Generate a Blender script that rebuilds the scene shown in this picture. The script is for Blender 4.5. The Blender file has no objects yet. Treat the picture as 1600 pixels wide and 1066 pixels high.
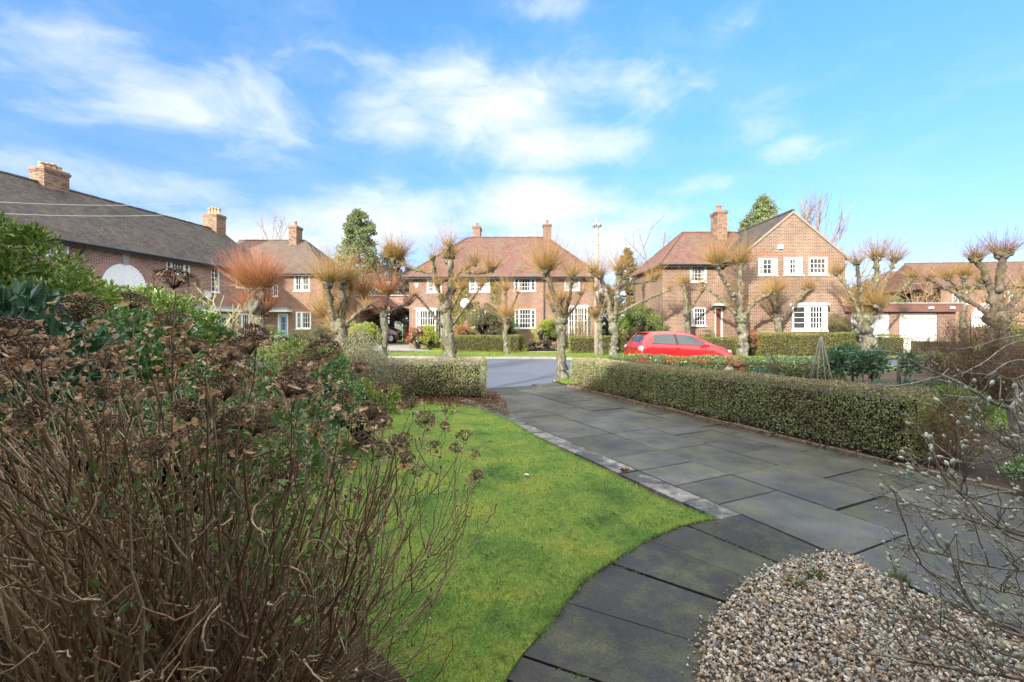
import bpy, math, random
import numpy as np
from mathutils import Vector, noise as mnoise
PI = math.pi
rng = np.random.default_rng(7)
random.seed(7)
scene = bpy.context.scene
COL = scene.collection

# ---------------------------------------------------------------- camera, light, exposure
FPX, HOR, CX, CH = 711.0, 508.0, 800.0, 1.65      # focal length in px of a 1600 px wide frame, horizon row, centre, eye height
cam_d = bpy.data.cameras.new('camera'); cam = bpy.data.objects.new('camera', cam_d); COL.objects.link(cam)
cam.location = (0, 0, CH); cam.rotation_euler = (PI/2, 0, 0)
cam_d.sensor_width = 36; cam_d.lens = 36*FPX/1600; cam_d.shift_y = -25/1600
cam_d.clip_start = 0.05; cam_d.clip_end = 3000
scene.camera = cam
scene.view_settings.view_transform = 'Standard'; scene.view_settings.look = 'None'
scene.view_settings.gamma = 1; scene.view_settings.exposure = 2.1
scene.view_settings.use_curve_mapping = False

SUN_EL, SUN_AZ = math.radians(21), math.radians(35)     # light travels towards +Y and +X
sl = bpy.data.lights.new('sun', 'SUN'); sl.energy = 2.3; sl.angle = math.radians(1.0); sl.color = (1.0, 0.92, 0.80)
sun = bpy.data.objects.new('sun', sl); COL.objects.link(sun)
ld = Vector((math.sin(SUN_AZ)*math.cos(SUN_EL), math.cos(SUN_AZ)*math.cos(SUN_EL), -math.sin(SUN_EL)))
sun.rotation_euler = ld.to_track_quat('-Z', 'Y').to_euler(); sun.location = (-20, -30, 30)

def W(x, y, D):
    return np.array(((x-CX)/FPX*D, D, CH+(HOR-y)/FPX*D))
def G(x, y):
    D = CH*FPX/(y-HOR); return np.array(((x-CX)/FPX*D, D))

class NT:
    def __init__(s, tree): s.t = tree; s.n = tree.nodes; s.l = tree.links
    def new(s, typ, **kw):
        n = s.n.new(typ)
        for k, v in kw.items(): setattr(n, k, v)
        return n
    def put(s, inp, v):
        if isinstance(v, bpy.types.NodeSocket): s.l.new(v, inp)
        elif v is not None: inp.default_value = v
    def math(s, op, a, b=None, c=None, clamp=False):
        n = s.new('ShaderNodeMath', operation=op); n.use_clamp = clamp
        s.put(n.inputs[0], a); s.put(n.inputs[1], b); s.put(n.inputs[2], c)
        return n.outputs[0]
    def noise(s, vec, scale, detail=3, rough=.55, dist=0):
        n = s.new('ShaderNodeTexNoise'); s.put(n.inputs['Vector'], vec)
        n.inputs['Scale'].default_value = scale; n.inputs['Detail'].default_value = detail
        n.inputs['Roughness'].default_value = rough; n.inputs['Distortion'].default_value = dist
        return n.outputs['Fac']
    def ramp(s, f, stops, interp='LINEAR'):
        n = s.new('ShaderNodeValToRGB'); s.put(n.inputs[0], f); cr = n.color_ramp; cr.interpolation = interp
        while len(cr.elements) < len(stops): cr.elements.new(0.5)
        for e, (p, c) in zip(cr.elements, stops):
            e.position = p; e.color = (*c, 1) if len(c) == 3 else c
        return n.outputs[0]
    def mix(s, f, a, b, mode='MIX'):
        n = s.new('ShaderNodeMix', data_type='RGBA', blend_type=mode)
        s.put(n.inputs[0], f)
        for i, v in ((6, a), (7, b)):
            if isinstance(v, (tuple, list)): v = (*v, 1) if len(v) == 3 else v
            s.put(n.inputs[i], v)
        return n.outputs[2]
    def mapping(s, vec, scale=(1,1,1), rot=(0,0,0), loc=(0,0,0)):
        n = s.new('ShaderNodeMapping'); s.put(n.inputs[0], vec)
        n.inputs['Scale'].default_value = scale; n.inputs['Rotation'].default_value = rot; n.inputs['Location'].default_value = loc
        return n.outputs[0]

# ---------------------------------------------------------------- world: Nishita sky with procedural clouds
world = bpy.data.worlds.new('World'); scene.world = world; world.use_nodes = True
w = NT(world.node_tree); w.n.clear()
sky = w.new('ShaderNodeTexSky', sky_type='NISHITA'); sky.sun_disc = False
sky.sun_elevation = SUN_EL; sky.sun_rotation = math.radians(180)+SUN_AZ
sky.air_density = 1.0; sky.dust_density = 0.4; sky.ozone_density = 1.6
tc = w.new('ShaderNodeTexCoord'); sep = w.new('ShaderNodeSeparateXYZ'); w.l.new(tc.outputs['Generated'], sep.inputs[0])
dx, dy, dz = sep.outputs
az = w.math('ARCTAN2', dx, dy); el = w.math('ARCSINE', dz)
comb = w.new('ShaderNodeCombineXYZ'); w.put(comb.inputs[0], az); w.put(comb.inputs[1], w.math('MULTIPLY', el, 1.9)); 
v = comb.outputs[0]
warp = w.new('ShaderNodeTexNoise'); w.put(warp.inputs['Vector'], v); warp.inputs['Scale'].default_value = 3.0; warp.inputs['Detail'].default_value = 4
vm = w.new('ShaderNodeVectorMath', operation='MULTIPLY_ADD'); w.l.new(warp.outputs['Color'], vm.inputs[0]); vm.inputs[1].default_value = (.35,.35,.35); w.l.new(v, vm.inputs[2])
n1 = w.noise(vm.outputs[0], 5.5, 9, .60)
n2 = w.noise(v, 2.2, 3, .5)
blobs = [(150,95,190,70,.62),(330,175,230,80,.62),(610,185,110,50,.8),(760,165,210,80,.85),(860,225,140,45,.9),(1010,150,130,60,.45),
 (1190,175,75,65,.5),(1235,235,65,28,.6),(590,350,150,50,1.0),(830,325,130,50,1.0),(880,385,180,60,.9),(230,285,220,40,.55),(990,355,70,45,.55),
 (1110,285,110,22,.38),(30,250,80,30,.45),(1100,60,90,30,.22),(840,8,80,30,.3),(430,385,150,55,.8),(-300,150,300,90,.5),(2000,200,300,80,.5),(1080,410,160,40,.45)]
acc = None
for (bx, by, rx, ry, st) in blobs:
    X, Z = (bx-CX)/FPX, (HOR-by)/FPX
    a0 = math.atan(X); e0 = math.atan(Z/math.hypot(1, X))
    ra = rx/FPX/(1+X*X); re = ry/FPX/math.sqrt(1+X*X)/(1+Z*Z/(1+X*X))
    u = w.math('MULTIPLY', w.math('SUBTRACT', az, a0), 1/ra); q = w.math('MULTIPLY', w.math('SUBTRACT', el, e0), 1/re)
    g = w.math('MULTIPLY_ADD', u, u, w.math('MULTIPLY', q, q))
    g = w.math('MULTIPLY', w.math('POWER', 2.718, w.math('MULTIPLY', g, -1.0)), st)
    acc = g if acc is None else w.math('MAXIMUM', acc, g)
# behind and above the view: unseen loose cloud, added to keep the ambient light even
cf = w.math('ADD', acc, w.math('MULTIPLY', w.math('SUBTRACT', n1, .5), 1.25))
cf = w.math('ADD', cf, w.math('MULTIPLY', w.math('SUBTRACT', n2, .5), .5))
fac = w.ramp(cf, [(0.0, (.03,.03,.03)), (0.22, (.12,.12,.12)), (0.52, (.55,.55,.55)), (0.9, (1,1,1))])
shade = w.ramp(n1, [(.35, (.86,.90,.96)), (.6, (1,1,1))])
hs = w.new('ShaderNodeHueSaturation'); hs.inputs['Saturation'].default_value = 1.0; hs.inputs['Value'].default_value = 0.43
w.l.new(sky.outputs[0], hs.inputs['Color'])
tint = w.ramp(dz, [(0, (.50,.53,.76)), (.12, (.52,.60,.90)), (.3, (.54,.80,1.10)), (.55, (.56,1.06,1.36)), (1, (1,1,1))])
skyb = w.mix(1.0, hs.outputs[0], tint, 'MULTIPLY')
ccol = w.mix(1.0, (1.75,1.83,1.9), shade, 'MULTIPLY')
fill_veil = w.math('MAXIMUM', w.ramp(el, [(.62, (0,0,0)), (.95, (1,1,1))]), w.ramp(w.math('MULTIPLY', dy, -1.0), [(.0, (0,0,0)), (.5, (.8,.8,.8))]))  # bright white sky added out of view, overhead and behind, to lift the shaded foreground
up = w.math('SMOOTH_MIN', 1.0, w.math('MULTIPLY_ADD', dz, 14, .75), .1, clamp=True)
skyc = w.mix(w.math('MULTIPLY', fac, w.math('MULTIPLY', up, .93)), skyb, ccol)
skyc = w.mix(w.math('MULTIPLY', fill_veil, w.math('MULTIPLY_ADD', n1, .5, .55), clamp=True), skyc, (6.8,6.5,6.0))
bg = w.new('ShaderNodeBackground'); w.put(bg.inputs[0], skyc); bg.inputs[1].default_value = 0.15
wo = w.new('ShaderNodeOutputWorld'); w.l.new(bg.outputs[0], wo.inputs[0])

# ---------------------------------------------------------------- mesh helpers
class GM:
    """collects vertex and face arrays; build() links them as one mesh object"""
    def __init__(s): s.V = []; s.F = []; s.n = 0; s.T = []; s.hasT = False
    def add(s, V, F, mi=0, t=None):
        V = np.asarray(V, dtype=np.float64).reshape(-1, 3); F = np.asarray(F, dtype=np.int64)
        s.V.append(V); s.F.append((F+s.n, mi)); s.n += len(V)
        if t is not None: s.hasT = True
        s.T.append(np.zeros(len(V)) if t is None else np.asarray(t, float).ravel())
        return s
    def box(s, x0, x1, y0, y1, z0, z1, mi=0):
        V = [(x0,y0,z0),(x1,y0,z0),(x1,y1,z0),(x0,y1,z0),(x0,y0,z1),(x1,y0,z1),(x1,y1,z1),(x0,y1,z1)]
        return s.add(V, [(0,3,2,1),(4,5,6,7),(0,1,5,4),(1,2,6,5),(2,3,7,6),(3,0,4,7)], mi)
    def prism(s, poly, z0, z1, mi=0):
        """poly: list of (x,y) counter-clockwise, any vertex count"""
        n = len(poly); V = [(x, y, z0) for x, y in poly]+[(x, y, z1) for x, y in poly]
        s.add(V, np.array([[i, (i+1) % n, n+(i+1) % n, n+i] for i in range(n)]), mi)
        k = s.n-2*n
        s.F.append((np.array([[k+n+i for i in range(n)]]), mi)); s.F.append((np.array([[k+i for i in reversed(range(n))]]), mi))
        return s
    def quad(s, pts, mi=0): return s.add(pts, [list(range(len(pts)))], mi)
    def tube(s, pts, rad, sides=8, mi=0, caps=True, bump=0.0, t=None):
        P = np.asarray(pts, float); R = np.broadcast_to(np.asarray(rad, float), (len(P),))
        V, F = tubes(P[None], R[None], sides, bump)
        tt = None if t is None else np.repeat(np.asarray(t, float), sides)
        s.add(V, F, mi, tt)
        if caps:
            k = s.n-len(V)
            s.F.append((np.array([[k+i for i in reversed(range(sides))]]), mi))
            s.F.append((np.array([[k+len(V)-sides+i for i in range(sides)]]), mi))
        return s
    def build(s, name, mats, parent=None, smooth=False, link=True):
        me = bpy.data.meshes.new(name)
        if s.n:
            V = np.concatenate(s.V); me.vertices.add(len(V)); me.vertices.foreach_set('co', V.astype(np.float32).ravel())
            tot, st, li, mi = [], [], [], []; off = 0
            for F, m in s.F:
                k = F.shape[1]; tot.append(np.full(len(F), k)); st.append(off+np.arange(len(F))*k); off += F.size
                li.append(F.ravel()); mi.append(np.full(len(F), m))
            li = np.concatenate(li); me.loops.add(len(li)); me.loops.foreach_set('vertex_index', li.astype(np.int32))
            st = np.concatenate(st); me.polygons.add(len(st)); me.polygons.foreach_set('loop_start', st.astype(np.int32))
            me.polygons.foreach_set('loop_total', np.concatenate(tot).astype(np.int32))
            me.polygons.foreach_set('material_index', np.concatenate(mi).astype(np.int32))
            me.polygons.foreach_set('use_smooth', np.full(len(st), smooth))
            if s.hasT:
                a = me.attributes.new('t', 'FLOAT', 'POINT'); a.data.foreach_set('value', np.concatenate(s.T).astype(np.float32))
            me.update(calc_edges=True); me.validate()
        for m in (mats if isinstance(mats, (list, tuple)) else [mats]): me.materials.append(m)
        o = bpy.data.objects.new(name, me)
        if link: COL.objects.link(o)
        if parent is not None: o.parent = parent
        return o

def unit(a): return a/np.maximum(np.linalg.norm(a, axis=-1, keepdims=True), 1e-9)

def tubes(P, R, sides=3, bump=0.0):
    """P (N,S,3) polylines, R (N,S) radii -> arrays of one mesh"""
    N, S, _ = P.shape
    T = np.empty_like(P); T[:, 1:-1] = P[:, 2:]-P[:, :-2]; T[:, 0] = P[:, 1]-P[:, 0]; T[:, -1] = P[:, -1]-P[:, -2]
    T = unit(T); mean = unit(T.mean(axis=1))
    ref = np.where(np.abs(mean[:, 2:3]) > .75, np.array([[1., .13, 0]]), np.array([[0, 0, 1.]]))[:, None, :]
    A = unit(np.cross(T, np.broadcast_to(ref, T.shape))); B = np.cross(T, A)
    ang = np.arange(sides)/sides*2*PI
    rr = R[:, :, None]*np.ones(sides)
    if bump: rr = rr*(1+bump*rng.uniform(-1, 1, rr.shape))
    V = P[:, :, None, :]+rr[..., None]*(np.cos(ang)[None, None, :, None]*A[:, :, None, :]+np.sin(ang)[None, None, :, None]*B[:, :, None, :])
    idx = np.arange(N*S*sides).reshape(N, S, sides)
    a = idx[:, :-1, :]; b = np.roll(a, -1, axis=2); d = idx[:, 1:, :]; c = np.roll(d, -1, axis=2)
    return V.reshape(-1, 3), np.stack([a, b, c, d], -1).reshape(-1, 4)

def bez(P0, P1, P2, S, wob=0.0):
    t = np.linspace(0, 1, S)[None, :, None]
    P = (1-t)**2*P0[:, None]+2*t*(1-t)*P1[:, None]+t*t*P2[:, None]
    if wob: P = P+rng.normal(0, 1, P.shape)*wob*np.minimum(1, t*4)
    return P

def leaves(P, Dr, L, wr=.45, fold=.25, curl=0):
    """diamond leaves: P (N,3) stalks, Dr (N,3) directions, L (N,) lengths"""
    N = len(P); L = np.broadcast_to(L, (N,))[:, None]; d = unit(Dr)
    s = unit(np.cross(d, unit(rng.normal(0, 1, (N, 3))))); n = np.cross(d, s)
    mid = P+d*L*.48
    V = np.stack([P, mid+s*L*wr*.5+n*L*fold*.3, P+d*L-n*L*curl, mid-s*L*wr*.5+n*L*fold*.3], 1).reshape(-1, 3)
    b = np.arange(N)[:, None]*4
    F = np.concatenate([b+np.array([[0, 1, 2]]), b+np.array([[0, 2, 3]])])
    return V, F

def ico(sub=1):
    t = (1+5**.5)/2
    V = [(-1,t,0),(1,t,0),(-1,-t,0),(1,-t,0),(0,-1,t),(0,1,t),(0,-1,-t),(0,1,-t),(t,0,-1),(t,0,1),(-t,0,-1),(-t,0,1)]
    F = [(0,11,5),(0,5,1),(0,1,7),(0,7,10),(0,10,11),(1,5,9),(5,11,4),(11,10,2),(10,7,6),(7,1,8),(3,9,4),(3,4,2),(3,2,6),(3,6,8),(3,8,9),(4,9,5),(2,4,11),(6,2,10),(8,6,7),(9,8,1)]
    V = [Vector(v).normalized() for v in V]
    for _ in range(sub):
        cache = {}; F2 = []
        def m(a, b):
            k = (min(a, b), max(a, b))
            if k not in cache: V.append(((V[a]+V[b])/2).normalized()); cache[k] = len(V)-1
            return cache[k]
        for a, b, c in F:
            x, y, z = m(a, b), m(b, c), m(c, a); F2 += [(a,x,z),(b,y,x),(c,z,y),(x,y,z)]
        F = F2
    return np.array([tuple(v) for v in V]), np.array(F)
ICO0, ICO1, ICO2, ICO3 = ico(0), ico(1), ico(2), ico(3)

def lump(g, c, r, amp=.25, freq=2.0, base=None, mi=0, sc=(1,1,1)):
    V, F = base or ICO2
    off = Vector(rng.uniform(-50, 50, 3))
    k = np.array([1+amp*mnoise.noise(Vector(v)*freq+off) for v in V])
    g.add(np.asarray(c)+V*k[:, None]*r*np.asarray(sc), F, mi)

def blobs_many(C, R, base, jitter=.25, flat=None, rot=True):
    """many little lumps as one array: C (N,3), R (N,3)"""
    V0, F0 = base; N = len(C)
    V = V0[None]*(1+jitter*rng.uniform(-1, 1, (N, len(V0), 1)))*R[:, None, :]
    if rot:
        q = rng.normal(0, 1, (N, 4)); q /= np.linalg.norm(q, axis=1, keepdims=True); a, b, c, d = q.T
        M = np.stack([1-2*(c*c+d*d), 2*(b*c-a*d), 2*(b*d+a*c), 2*(b*c+a*d), 1-2*(b*b+d*d), 2*(c*d-a*b), 2*(b*d-a*c), 2*(c*d+a*b), 1-2*(b*b+c*c)], 1).reshape(N, 3, 3)
        V = np.einsum('nij,nkj->nki', M, V)
    V = V+C[:, None, :]
    F = (np.arange(N)*len(V0))[:, None, None]+F0[None]
    return V.reshape(-1, 3), F.reshape(-1, 3)

def empty(name, loc=(0,0,0), rz=0, label=None, cat=None, group=None):
    o = bpy.data.objects.new(name, None); COL.objects.link(o); o.location = loc; o.rotation_euler = (0, 0, rz)
    o.empty_display_size = .3
    return tag(o, label, cat, group)
def tag(o, label=None, cat=None, group=None, kind=None):
    if label: o['label'] = label
    if cat: o['category'] = cat
    if group: o['group'] = group
    if kind: o['kind'] = kind
    return o
def copy_tree(o, parent=None, label=None):
    c = o.copy(); COL.objects.link(c)
    if parent is not None: c.parent = parent
    if label: c['label'] = label
    for ch in [x for x in bpy.data.objects if x.parent == o]: copy_tree(ch, c)
    return c

# ---------------------------------------------------------------- materials
MATS = {}
def newmat(name):
    m = bpy.data.materials.new(name); m.use_nodes = True; t = NT(m.node_tree); t.n.clear()
    t.out = t.new('ShaderNodeOutputMaterial'); t.p = t.new('ShaderNodeBsdfPrincipled'); t.l.new(t.p.outputs[0], t.out.inputs[0])
    t.tc = t.new('ShaderNodeTexCoord'); t.obj = t.tc.outputs['Object']
    return m, t
def setp(t, col, rough=.7, metal=0, spec=.5, coat=0, bump=None, bstr=.3, bdist=.02):
    if isinstance(col, tuple): col = (*col, 1)
    t.put(t.p.inputs['Base Color'], col); t.put(t.p.inputs['Roughness'], rough); t.p.inputs['Metallic'].default_value = metal
    t.p.inputs['Specular IOR Level'].default_value = spec; t.p.inputs['Coat Weight'].default_value = coat
    if bump is not None:
        b = t.new('ShaderNodeBump'); b.inputs['Strength'].default_value = bstr; b.inputs['Distance'].default_value = bdist
        t.put(b.inputs['Height'], bump); t.l.new(b.outputs[0], t.p.inputs['Normal'])
def plain(name, c1, c2=None, scale=6, rough=.6, bstr=.15, metal=0, spec=.5, coat=0, detail=4):
    if name in MATS: return MATS[name]
    m, t = newmat(name); c2 = c2 or tuple(x*.75 for x in c1)
    n = t.noise(t.obj, scale, detail)
    setp(t, t.ramp(n, [(.3, c1), (.7, c2)]), rough, metal, spec, coat, n, bstr, .01)
    MATS[name] = m; return m
def leafmat(name, cols, rough=.45, trans=.25, spec=.4, patch=None):
    """per-leaf colour by island, with optional patches by place"""
    if name in MATS: return MATS[name]
    m, t = newmat(name)
    g = t.new('ShaderNodeNewGeometry')
    col = t.ramp(g.outputs['Random Per Island'], [(i/(len(cols)-1), c) for i, c in enumerate(cols)])
    if patch:
        pc, sc, lo, hi = patch
        col = t.mix(t.ramp(t.noise(t.obj, sc, 3), [(lo, (0,0,0)), (hi, (1,1,1))]), col, t.mix(.6, col, pc))
    setp(t, col, rough, 0, spec)
    if trans:
        tr = t.new('ShaderNodeBsdfTranslucent'); t.put(tr.inputs[0], t.mix(1.0, col, (1.0, 1.0, .6), 'MULTIPLY'))
        ms = t.new('ShaderNodeMixShader'); ms.inputs[0].default_value = trans
        t.l.new(t.p.outputs[0], ms.inputs[1]); t.l.new(tr.outputs[0], ms.inputs[2]); t.l.new(ms.outputs[0], t.out.inputs[0])
    MATS[name] = m; return m
def brickmat(name, cols, mortar, soldier=False, rough=.85):
    m, t = newmat(name)
    g = t.new('ShaderNodeNewGeometry'); 
    vt = t.new('ShaderNodeVectorTransform', vector_type='NORMAL', convert_from='WORLD', convert_to='OBJECT'); t.l.new(g.outputs['True Normal'], vt.inputs[0])
    ns = t.new('ShaderNodeSeparateXYZ'); t.l.new(vt.outputs[0], ns.inputs[0])
    ps = t.new('ShaderNodeSeparateXYZ'); t.l.new(t.obj, ps.inputs[0])
    side = t.math('GREATER_THAN', t.math('ABSOLUTE', ns.outputs[0]), t.math('ABSOLUTE', ns.outputs[1]))
    u = t.math('ADD', t.math('MULTIPLY', ps.outputs[0], t.math('SUBTRACT', 1, side)), t.math('MULTIPLY', ps.outputs[1], side))
    c = t.new('ShaderNodeCombineXYZ')
    if soldier: t.put(c.inputs[1], u); t.put(c.inputs[0], t.math('ADD', ps.outputs[2], .02))
    else: t.put(c.inputs[0], u); t.put(c.inputs[1], ps.outputs[2])
    b = t.new('ShaderNodeTexBrick'); t.l.new(c.outputs[0], b.inputs[0])
    b.offset = 0 if soldier else .5
    b.inputs['Scale'].default_value = 1; b.inputs['Brick Width'].default_value = .236; b.inputs['Row Height'].default_value = .081
    b.inputs['Mortar Size'].default_value = .0095; b.inputs['Mortar Smooth'].default_value = .15; b.inputs['Bias'].default_value = 0
    b.inputs['Color1'].default_value = (0,0,0,1); b.inputs['Color2'].default_value = (1,1,1,1); b.inputs['Mortar'].default_value = (.5,.5,.5,1)
    f = t.math('ADD', t.math('MULTIPLY', b.outputs[0], .75), t.math('MULTIPLY', t.noise(t.obj, 1.1, 3), .45))
    col = t.ramp(f, [(i/(len(cols)-1)*.8+.1, k) for i, k in enumerate(cols)])
    stain = t.ramp(t.noise(t.mapping(t.obj, (1, 1, .35)), .9, 4), [(.35, (.78,.76,.74)), (.62, (1.06,1.03,1))])
    col = t.mix(1.0, t.mix(b.outputs['Fac'], col, mortar), stain, 'MULTIPLY')
    h = t.math('MULTIPLY_ADD', b.outputs['Fac'], -1.0, t.math('MULTIPLY', t.noise(t.obj, 40, 3), .4))
    setp(t, col, rough, 0, .25, 0, h, .5, .008)
    MATS[name] = m; return m
def tilemat(name, cols, moss, scale=1.0, mamt=.55):
    """plain clay tiles: courses along the slope via height, columns via both horizontals"""
    m, t = newmat(name)
    ps = t.new('ShaderNodeSeparateXYZ'); t.l.new(t.obj, ps.inputs[0])
    g = t.new('ShaderNodeNewGeometry')
    vt = t.new('ShaderNodeVectorTransform', vector_type='NORMAL', convert_from='WORLD', convert_to='OBJECT'); t.l.new(g.outputs['True Normal'], vt.inputs[0])
    ns = t.new('ShaderNodeSeparateXYZ'); t.l.new(vt.outputs[0], ns.inputs[0])
    side = t.math('GREATER_THAN', t.math('ABSOLUTE', ns.outputs[0]), t.math('ABSOLUTE', ns.outputs[1]))
    u = t.math('ADD', t.math('MULTIPLY', ps.outputs[0], t.math('SUBTRACT', 1, side)), t.math('MULTIPLY', ps.outputs[1], side))
    c = t.new('ShaderNodeCombineXYZ'); t.put(c.inputs[0], u); t.put(c.inputs[1], ps.outputs[2])
    b = t.new('ShaderNodeTexBrick'); t.l.new(c.outputs[0], b.inputs[0])
    b.inputs['Scale'].default_value = 1; b.inputs['Brick Width'].default_value = .19; b.inputs['Row Height'].default_value = .075
    b.inputs['Mortar Size'].default_value = .006; b.inputs['Mortar Smooth'].default_value = .3
    b.inputs['Color1'].default_value = (0,0,0,1); b.inputs['Color2'].default_value = (1,1,1,1); b.inputs['Mortar'].default_value = (0,0,0,1)
    f = t.math('ADD', t.math('MULTIPLY', b.outputs[0], .55), t.math('MULTIPLY', t.noise(t.obj, .8, 5), .6))
    col = t.ramp(f, [(i/(len(cols)-1)*.8+.1, k) for i, k in enumerate(cols)])
    col = t.mix(t.ramp(t.noise(t.mapping(t.obj, (1,1,.5)), 1.6, 6, .7), [(mamt-.08, (0,0,0)), (mamt+.12, (1,1,1))]), col, moss)
    saw = t.math('FRACT', t.math('MULTIPLY', ps.outputs[2], 1/.075))
    h = t.math('MULTIPLY_ADD', b.outputs['Fac'], -.8, t.math('SUBTRACT', 1, saw))
    col = t.mix(t.math('MULTIPLY', b.outputs['Fac'], .6), col, (.03,.026,.023))
    setp(t, col, .85, 0, .25, 0, h, .6, .02)
    MATS[name] = m; return m

M = {}
M['brick_sun'] = brickmat('weathered_red_brick', [(.09,.048,.038),(.175,.082,.060),(.225,.118,.085),(.13,.077,.06)], (.36,.30,.24))
M['brick_soldier'] = brickmat('red_soldier_course', [(.26,.085,.055),(.36,.13,.085)], (.40,.33,.27), True)
M['brick_dark'] = brickmat('brown_red_brick', [(.10,.055,.047),(.23,.10,.072),(.30,.14,.10),(.14,.09,.08)], (.52,.43,.36))
M['brick_dark_soldier'] = brickmat('rubbed_brick_arch', [(.27,.15,.115),(.33,.19,.15)], (.40,.31,.26), True)
M['brick_chimney'] = brickmat('sooty_orange_brick', [(.10,.06,.045),(.24,.12,.075),(.30,.17,.10),(.08,.055,.045)], (.28,.25,.20))
M['brick_gable'] = brickmat('multi_red_and_blue_brick', [(.07,.053,.05),(.18,.098,.068),(.235,.14,.093),(.11,.08,.067),(.21,.11,.075)], (.40,.345,.27))
M['tile_dark'] = tilemat('old_dark_clay_tiles', [(.024,.021,.022),(.060,.050,.047),(.10,.08,.07)], (.095,.10,.05), mamt=.60)
M['tile_grey'] = tilemat('grey_brown_tiles', [(.075,.060,.052),(.12,.09,.075),(.15,.11,.085)], (.13,.13,.08), mamt=.58)
M['tile_red'] = tilemat('weathered_red_tiles', [(.09,.052,.045),(.15,.078,.062),(.20,.10,.078)], (.14,.125,.09), mamt=.57)
M['white'] = plain('white_gloss_paint', (.80,.80,.79), (.74,.74,.72), 3, .35, .03)
M['stone'] = plain('grey_sandstone', (.36,.32,.28), (.26,.23,.20), 12, .85, .3)
M['black'] = plain('black_gutter_plastic', (.018,.018,.02), (.03,.03,.03), 5, .45, .05)
M['lead'] = plain('lead_sheet', (.16,.18,.21), (.22,.24,.27), 8, .5, .1)
M['pot_tan'] = plain('buff_clay_pot', (.48,.34,.20), (.38,.25,.15), 8, .8)
M['pot_red'] = plain('terracotta_pot', (.42,.15,.09), (.33,.11,.07), 8, .8)
M['door_blue'] = plain('pale_blue_paint', (.36,.46,.62), (.33,.43,.58), 3, .4, .03)
M['door_white'] = plain('white_blue_door_paint', (.66,.70,.80), (.62,.66,.76), 3, .4, .03)
M['door_brown'] = plain('varnished_brown_wood', (.22,.09,.05), (.15,.06,.035), 7, .5, .05)
M['fascia'] = plain('red_brown_fascia', (.16,.075,.055), (.12,.055,.045), 3, .6, .05)
M['curtain'] = plain('pale_net_curtain', (.34,.35,.35), (.20,.21,.21), 14, .9, .1)
def glassmat():
    m, t = newmat('dark_window_glass')
    setp(t, t.ramp(t.noise(t.obj, 1.3, 2), [(.35, (.012,.014,.018)), (.65, (.05,.055,.06))]), .06, 0, .7)
    return m
M['glass'] = glassmat()
# ================================================================ GROUND, ROAD, PATHS
def groundmat(name, cols, scale, rough=.9, bstr=.4, bdist=.02, detail=8, extra=None, spec=.3, fine=None):
    m, t = newmat(name)
    n = t.noise(t.obj, scale, detail, .6); col = t.ramp(n, [(.25+.5*i/(len(cols)-1), c) for i, c in enumerate(cols)])
    if extra:
        ec, es, lo, hi, amt = extra
        col = t.mix(t.math('MULTIPLY', t.ramp(t.noise(t.obj, es, 7, .65), [(lo, (0,0,0)), (hi, (1,1,1))]), amt), col, ec)
    h = n
    if fine:
        f = t.noise(t.obj, fine, 2); col = t.mix(1.0, col, t.ramp(f, [(.3, (.72,.72,.72)), (.5, (1,1,1)), (.72, (1.5,1.5,1.5))]), 'MULTIPLY'); h = t.math('MULTIPLY_ADD', f, .5, n)
    setp(t, col, rough, 0, spec, 0, h, bstr, bdist); return m
m_far = groundmat('rough_grass', [(.05,.075,.022),(.09,.12,.03),(.12,.11,.05)], .6)
g = GM(); g.quad([(-900,-600,-.13),(900,-600,-.13),(900,1500,-.13),(-900,1500,-.13)])
tag(g.build('ground', m_far), kind='structure')

m_road = groundmat('sky_tinted_asphalt', [(.050,.063,.095),(.082,.098,.135),(.062,.076,.108)], .35, .62, .35, .004, extra=((.11,.12,.135), 1.4, .5, .75, .4), spec=.5, fine=160)  # blue of the reflected sky is put into the asphalt colour
NK = [(-60,-14),(-20,3.6),(-6,9.6),(-.8,12.0),(.9,12.9),(1.25,13.7),(2.2,14.75),(5,16.0),(9,17.3),(15,18.6),(30,20.5),(80,24)]   # near kerb
FK = [(-60,24),(-20,24),(-8,24.2),(-3,23.7),(2.0,23.5),(4.2,22.4),(8,22.2),(15,22.6),(24,23.8),(80,28)]                         # far kerb
g = GM()
poly = NK + FK[::-1]
g.add([(x, y, -.10) for x, y in poly], [list(range(len(poly)))])
tag(g.build('road', m_road), kind='structure')
m_kerb = groundmat('worn_kerb_stone', [(.16,.155,.14),(.25,.24,.22),(.20,.19,.17)], 5, .85, .3, .01)
def strip(pts, side, wd):
    """offset polyline by wd to its left (side=1) or right"""
    P = np.array(pts, float); T = np.gradient(P, axis=0); T /= np.linalg.norm(T, axis=1, keepdims=True)
    Nn = np.stack([-T[:, 1], T[:, 0]], 1)*side
    return P+Nn*wd
def kerb(name, pts, side, z1, drop=None):
    g = GM(); Q = strip(pts, side, .13)
    for i in range(len(pts)-1):
        p, q, r, s = pts[i], pts[i+1], Q[i+1], Q[i]
        L = math.dist(p, q); n = max(1, int(L/.9))
        for k in range(n):
            a, b = k/n+.006/L*1, (k+1)/n-.006/L
            if L > 25 and k > 30 and k < n-30: pass
            P = [np.array(p)*(1-a)+np.array(q)*a, np.array(p)*(1-b)+np.array(q)*b, np.array(s)*(1-b)+np.array(r)*b, np.array(s)*(1-a)+np.array(r)*a]
            z = z1+rng.uniform(-.004, .004)
            if drop and drop[0] < P[0][0] < drop[1]: z = -.075
            V = [(x, y, -.12) for x, y in P]+[(x, y, z) for x, y in P]
            g.add(V, [(0,3,2,1),(4,5,6,7),(0,1,5,4),(1,2,6,5),(2,3,7,6),(3,0,4,7)])
    return tag(g.build(name, m_kerb), kind='structure')
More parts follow.
